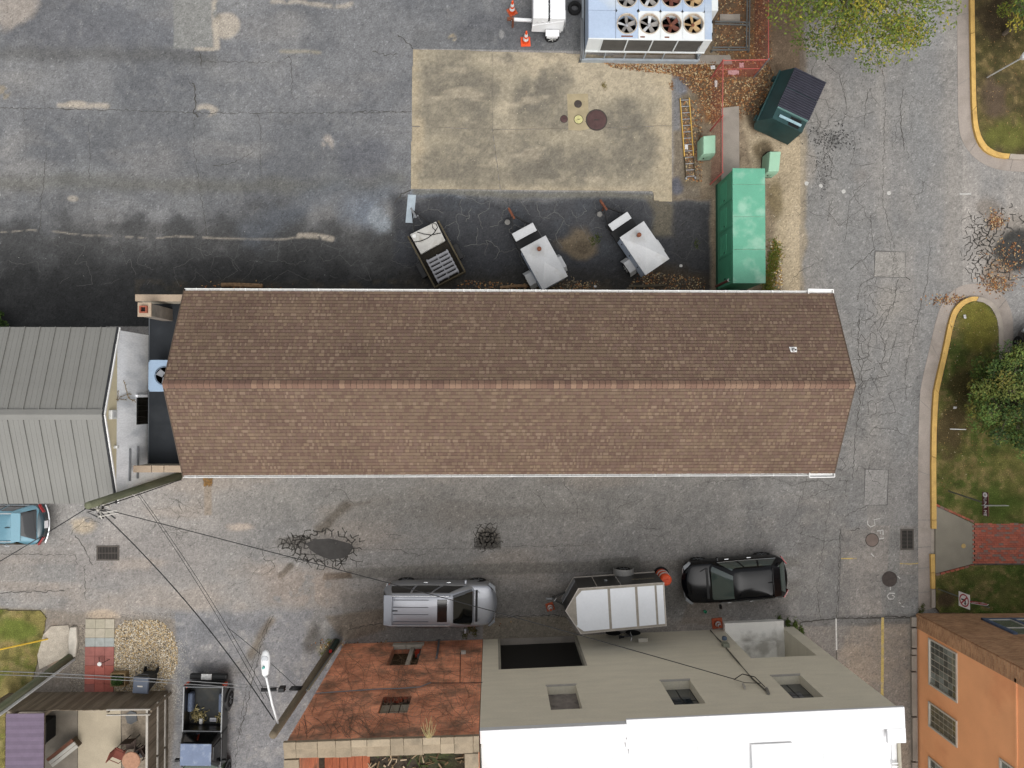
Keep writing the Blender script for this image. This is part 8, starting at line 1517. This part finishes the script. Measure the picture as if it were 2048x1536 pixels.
b = P(1974, 155, .11); lp_ = T('lamp_post', 'slim white lamp post on the brown lawn with its head at the edge', 'lamp post', (b.x, b.y, .11)); tp = P(2050, 112, 3.4); g = G(); g.tube([(0, 0, 0), (tp.x-b.x, tp.y-b.y, 3.2)], .03, 8); g.o('post', wl, lp_); g = G(); g.lathe([(.03, -.3), (.10, -.22), (.17, 0), (.12, .12), (0, .16)], (tp.x-b.x, tp.y-b.y, 3.35), 14); g.o('lamp_head', wl, lp_)
g = G(); b = P(1900, 858, .13); st_ = g.tube([b, P(1932, 859, .13)], .02, 5).o('loose_rod', wl); tag(st_, 'thin white rod lying on the lawn by the kerb', 'rod')
# ================================================================== TREES AND SHRUBS
bark = pm('grey_bark', C(110, 98, 84), rough=.95, var=.2)
def tree(name, label, cat, base, h, rad, squash, n, cols, size, clumps, seed, off=(0, 0), zbase=.0, twigs=14, group=None):
    rr = random.Random(seed); b = P(*base); t = T(name, label, cat, (b.x, b.y, zbase), group=group); g = G(); top = Vector((off[0], off[1], h*.75)); g.tube([(0, 0, 0), (off[0]*.3, off[1]*.3, h*.35), top], max(.05, rad*.05), 8, r1=.03); g.o('trunk', bark, t)
    g = G(); lf = G(); C_ = []
    for k in range(clumps):
        a_ = rr.uniform(0, 6.28); d_ = rad*math.sqrt(rr.uniform(.03, 1)); z_ = h*(.62+.3*rr.uniform(-1, 1)*squash)+.12*h*(1-d_/rad); c = Vector((off[0]+d_*math.cos(a_), off[1]+d_*math.sin(a_), z_)); C_.append(c)
        s0 = Vector((off[0]*.3, off[1]*.3, h*rr.uniform(.3, .6))); m_ = s0.lerp(c, .55)+Vector((rr.uniform(-.2, .2), rr.uniform(-.2, .2), .15*h*.2)); g.tube([s0, m_, c], .03*rad/3+.012, 5, r1=.008)
        for q in range(3): e = c+Vector((rr.uniform(-1, 1), rr.uniform(-1, 1), rr.uniform(-.3, .4)))*rad*.22; g.tube([c, e], .01, 3, r1=.004)
        cr = rad*rr.uniform(.16, .30); tone = rr.choice(cols); m2 = n//clumps
        for _ in range(m2):
            while True:
                x, y, z = rr.uniform(-1, 1), rr.uniform(-1, 1), rr.uniform(-1, 1)
                if x*x+y*y+z*z < 1: break
            p = c+Vector((x*cr, y*cr, z*cr*.6)); a1 = Vector((rr.uniform(-1, 1), rr.uniform(-1, 1), rr.uniform(-.6, .5))).normalized(); b1 = a1.cross(Vector((rr.uniform(-.6, .6), rr.uniform(-.6, .6), 1))).normalized(); s_ = rr.uniform(*size); f = rr.uniform(.7, 1.25); cc = tuple(v*f for v in (tone if rr.random() < .7 else rr.choice(cols)))
            lf.add([p-a1*s_, p+b1*s_*.5, p+a1*s_, p-b1*s_*.5], [(0, 1, 2, 3)], cc)
    g.o('limbs', bark, t); lf.o('crown', leafm_, t); return t
yg = [C(138, 136, 46), C(114, 124, 46), C(96, 112, 42), C(156, 144, 52), C(82, 100, 40)]; dg_ = [C(66, 88, 40), C(84, 108, 48), C(52, 72, 34), C(100, 116, 52), C(112, 108, 48)]
tree('street_tree', 'yellow-green tree crown overhanging the top of the street', 'tree', (1623, 36), 7.0, 3.8, .5, 22000, yg, (.04, .085), 120, 11); tree('street_tree', 'sparser green tree at the top right corner above the brown lawn', 'tree', (2004, 70), 3.8, 2.0, .6, 9000, yg[1:]+dg_, (.035, .075), 60, 12, off=(.4, .2), zbase=.1); tree('shrub_tree', 'dense dark green bushy tree on the kerbed lawn island', 'tree', (1976, 800), 3.2, 2.2, .8, 30000, dg_+[C(104, 112, 52)], (.035, .075), 150, 13, off=(.25, 0), zbase=.1)
tree('shrub', 'dark evergreen shrub at the left edge of the lot', 'shrub', (-8, 650), 1.1, .85, .8, 3500, dg_[:3], (.03, .06), 30, 14)
def weeds(label, pts, n, cols, h=.16, spread=14):
    g = G()
    for _ in range(n):
        x, y = random.choice(pts); c = P(x+random.gauss(0, spread*.5), y+random.gauss(0, spread)); a_ = U(0, 6.28); l_ = U(.4, 1)*h; d_ = Vector((math.cos(a_), math.sin(a_), 0)); u_ = Vector((-d_.y, d_.x, 0))*.02; g.add([c+u_, c-u_, c+d_*l_*.8+Vector((0, 0, l_))], [(0, 1, 2)], random.choice(cols))
    o = g.o('weeds', leafm_, kind='stuff'); return o
weeds('', [(1538, 560), (1545, 530), (1535, 580), (1550, 505)], 1500, [C(110, 132, 52), C(90, 112, 44), C(140, 132, 60), C(120, 92, 52)], .2, 12); weeds('', [(1558, 1240), (1575, 1246), (1590, 1250), (1602, 1262)], 500, [C(92, 108, 50), C(76, 92, 44)], .14, 5); weeds('', [(940, 1255), (950, 1262), (930, 1266)], 300, [C(110, 96, 60), C(90, 92, 48)], .1, 5); weeds('', [(1207, 172), (1209, 178)], 60, [C(128, 116, 70)], .15, 3); weeds('', [(1340, 168), (1342, 175)], 60, [C(150, 104, 60)], .12, 4); weeds('', [(1845, 1215), (1840, 1222)], 120, [C(86, 92, 48)], .1, 4); weeds('', [(655, 1300), (645, 1315), (660, 1290)], 240, [C(132, 130, 66), C(104, 108, 58)], .1, 7); weeds('', [(1393, 490), (1185, 482), (1195, 475)], 150, [C(80, 90, 44)], .1, 6)
# ================================================================== LEAF LITTER, PAPER, DEBRIS
lv = G(); lc = [C(146, 98, 60), C(122, 82, 54), C(166, 116, 70), C(98, 70, 50), C(176, 146, 104), C(190, 170, 132), C(84, 64, 50), C(112, 92, 70)]
def litter(n, fn, cols, size=(.03, .065), z=.012):
    for _ in range(n):
        x, y = fn(); c = P(x, y); a_ = U(0, 6.28); s_ = U(*size); t_ = U(-.3, .3)*s_; d_ = Vector((math.cos(a_)*s_, math.sin(a_)*s_, t_)); u_ = Vector((-math.sin(a_)*s_*.5, math.cos(a_)*s_*.5, U(-.2, .2)*s_)); c.z = z+abs(t_)+U(0, .012); lv.add([c-d_, c+u_, c+d_, c-u_], [(0, 1, 2, 3)], random.choice(cols))
def poly_rand(pts):
    xs = [p[0] for p in pts]; ys = [p[1] for p in pts]
    def f():
        while True:
            x, y = U(min(xs), max(xs)), U(min(ys), max(ys)); ins = False
            for i in range(len(pts)):
                (x1, y1), (x2, y2) = pts[i], pts[(i+1) % len(pts)]
                if (y1 > y) != (y2 > y) and x < (x2-x1)*(y-y1)/(y2-y1)+x1: ins = not ins
            if ins: return x, y
    return f
litter(1500, poly_rand([(1200, 124), (1430, 124), (1425, 145), (1400, 165), (1345, 150), (1230, 138)]), lc, z=.03); litter(2000, poly_rand([(1345, 140), (1470, 130), (1520, 160), (1480, 235), (1420, 250), (1400, 200), (1360, 160)]), lc); litter(1200, poly_rand([(1425, 0), (1540, -40), (1545, 130), (1430, 128)]), lc); litter(700, poly_rand([(1362, 200), (1405, 200), (1405, 365), (1372, 365)]), lc); litter(900, poly_rand([(1520, 100), (1560, 170), (1520, 230), (1485, 230)]), lc+[C(84, 70, 52)])
litter(220, lambda: (random.gauss(2015, 26), random.gauss(520, 22)), lc); litter(260, lambda: (random.gauss(1995, 18), random.gauss(568, 10)), lc); litter(260, lambda: (random.gauss(1905, 22), 600-(random.gauss(0, 6))), lc); litter(160, lambda: (random.gauss(1992, 10), random.gauss(440, 10)), lc); litter(450, poly_rand([(1280, 540), (1410, 555), (1410, 583), (1250, 583)]), lc+[C(120, 110, 96)]*3); litter(420, poly_rand([(930, 560), (1040, 568), (1200, 560), (1200, 583), (900, 583)]), lc+[C(110, 100, 84)]*3); litter(160, poly_rand([(1090, 540), (1120, 530), (1180, 583), (1100, 583)]), [C(140, 128, 108), C(100, 86, 66)]); litter(260, poly_rand([(1540, 480), (1560, 480), (1565, 583), (1540, 583)]), [C(210, 180, 110), C(224, 214, 190), C(160, 120, 60)]); litter(260, poly_rand([(1876, 620), (1990, 620), (1990, 900), (1876, 1000)]), [C(170, 140, 88), C(190, 176, 146), C(140, 104, 62), C(120, 90, 56)], (.02, .04), z=.14); litter(200, poly_rand([(1960, 0), (2040, 0), (2040, 290), (1960, 250)]), [C(160, 134, 92), C(140, 104, 66), C(110, 84, 54)], (.02, .04), z=.14); litter(90, poly_rand([(408, 955), (425, 955), (424, 972), (408, 972)]), [C(150, 114, 66), C(128, 98, 62)])
for x, y, s_ in ((940, 1246, 30), (800, 1290, 60), (660, 1290, 20), (480, 575, 40)): litter(60, (lambda x=x, y=y, s_=s_: (random.gauss(x, s_), random.gauss(y, 5))), lc)
# dark oil-black chips near the dumpster, paper scraps on lots
litter(240, lambda: (random.gauss(1668, 26), random.gauss(277, 14)), [C(52, 52, 52), C(70, 68, 66)], (.02, .06), .006); litter(160, lambda: (random.gauss(1648, 9), random.gauss(345, 28)), [C(64, 62, 60)], (.015, .045), .006); litter(240, lambda: (U(1620, 1830), U(120, 940)), [C(60, 58, 56), C(190, 186, 180)], (.012, .03), .006); litter(300, lambda: (U(100, 1680), U(965, 1240)), [C(66, 62, 58), C(196, 190, 182), C(110, 100, 90)], (.01, .028), .006); litter(200, lambda: (U(0, 820), U(0, 560)), [C(190, 190, 188), C(80, 80, 82)], (.01, .025), .006); litter(260, poly_rand([(840, 110), (1335, 140), (1335, 370), (840, 370)]), [C(110, 100, 84), C(200, 188, 160), C(84, 76, 64)], (.01, .03), .036); litter(160, poly_rand([(1490, 260), (1600, 270), (1600, 570), (1560, 560)]), [C(88, 78, 64), C(210, 200, 180)], (.012, .03), .006)
lv.o('leaf_litter', leafm_, kind='stuff')
scr = pm('white_paper', C(222, 220, 218), rough=.7, var=.05); pink = pm('pinkish_plastic', C(212, 176, 176), rough=.5)
for k, (x, y, w_, h_, lab, m_) in enumerate(((1425, 136, .2, .16, 'white paper scrap just outside the red mesh fence', scr), (1431, 169, .12, .3, 'folded white paper strip among brown leaves', scr), (1466, 146, .5, .2, 'crumpled pinkish plastic sheet inside the red mesh fence', pink), (1482, 132, .2, .24, 'small pale plastic bag by the fence rail', pink), (1372, 295, .14, .22, 'white scrap lying on the ladder rungs', scr), (1905, 815, .16, .1, 'crumpled white litter on the lawn island', scr), (1925, 634, .12, .18, 'white scrap near the top of the lawn island', scr), (1361, 532, .12, .12, 'white scrap behind the right grey trailer', scr), (1190, 573, .12, .08, 'white scrap by the warehouse gutter', scr))):
    c = P(x, y); g = G(); n = 5; g.patch(lambda u, v: (c.x+(u-.5)*w_+U(-.01, .01), c.y+(v-.5)*h_+U(-.01, .01), (.15 if x > 1870 else .05)+U(0, .05)), n, n); o = g.o('litter_scrap', m_); tag(o, lab, 'litter')
# rotten timbers along the warehouse wall and small branches
def log_(label, a, b, r, mat, nm='rotten_timber'):
    a_, b_ = P(*a, r), P(*b, r); g = G(); g.tube([a_, a_.lerp(b_, .3)+Vector((0, U(-.03, .03), 0)), a_.lerp(b_, .7)+Vector((0, U(-.03, .03), 0)), b_], r, 7); o = g.o(nm, mat); tag(o, label, 'timber')
rt_ = pm('rotten_wood', C(140, 112, 84), rough=1, var=.4, scale=7, fine=40, fvar=.3)
log_('crumbling timber lying by the west end of the warehouse', (443, 570), (525, 572), .10, rt_); log_('rotten timber near the two grey trailers', (1000, 575), (1055, 572), .07, rt_); log_('dark timber below the right grey trailer', (1258, 572), (1330, 570), .06, pm('dark_wood', C(92, 84, 70), var=.3)); 
g = G(); a_, b_ = P(1305, 581, .3), P(1398, 582, .3); g.bar(a_, b_, .05, .05); g.bar(a_, a_+Vector((0, -.3, 0)), .05, .05); g.bar(b_, b_+Vector((0, -.3, 0)), .05, .05); g.box(a_.x+.02, a_.y, .15, .05, .05, .3); g.box(b_.x-.02, b_.y, .15, .05, .05, .3); o = g.o('pipe_rack', galv); tag(o, 'low galvanised pipe rack against the warehouse wall', 'rack')
g = G(); c = P(1153, 1262, .05); 
hp2 = T('green_cup', 'tiny green plastic cup on the ground by the black SUV', 'cup', (*P(1409, 1222).xy, 0)); g.lathe([(.06, 0), (.075, .14), (.07, .14), (.055, .02)], n=12); g.o('body', pm('green_plastic', C(70, 170, 130)), hp2)
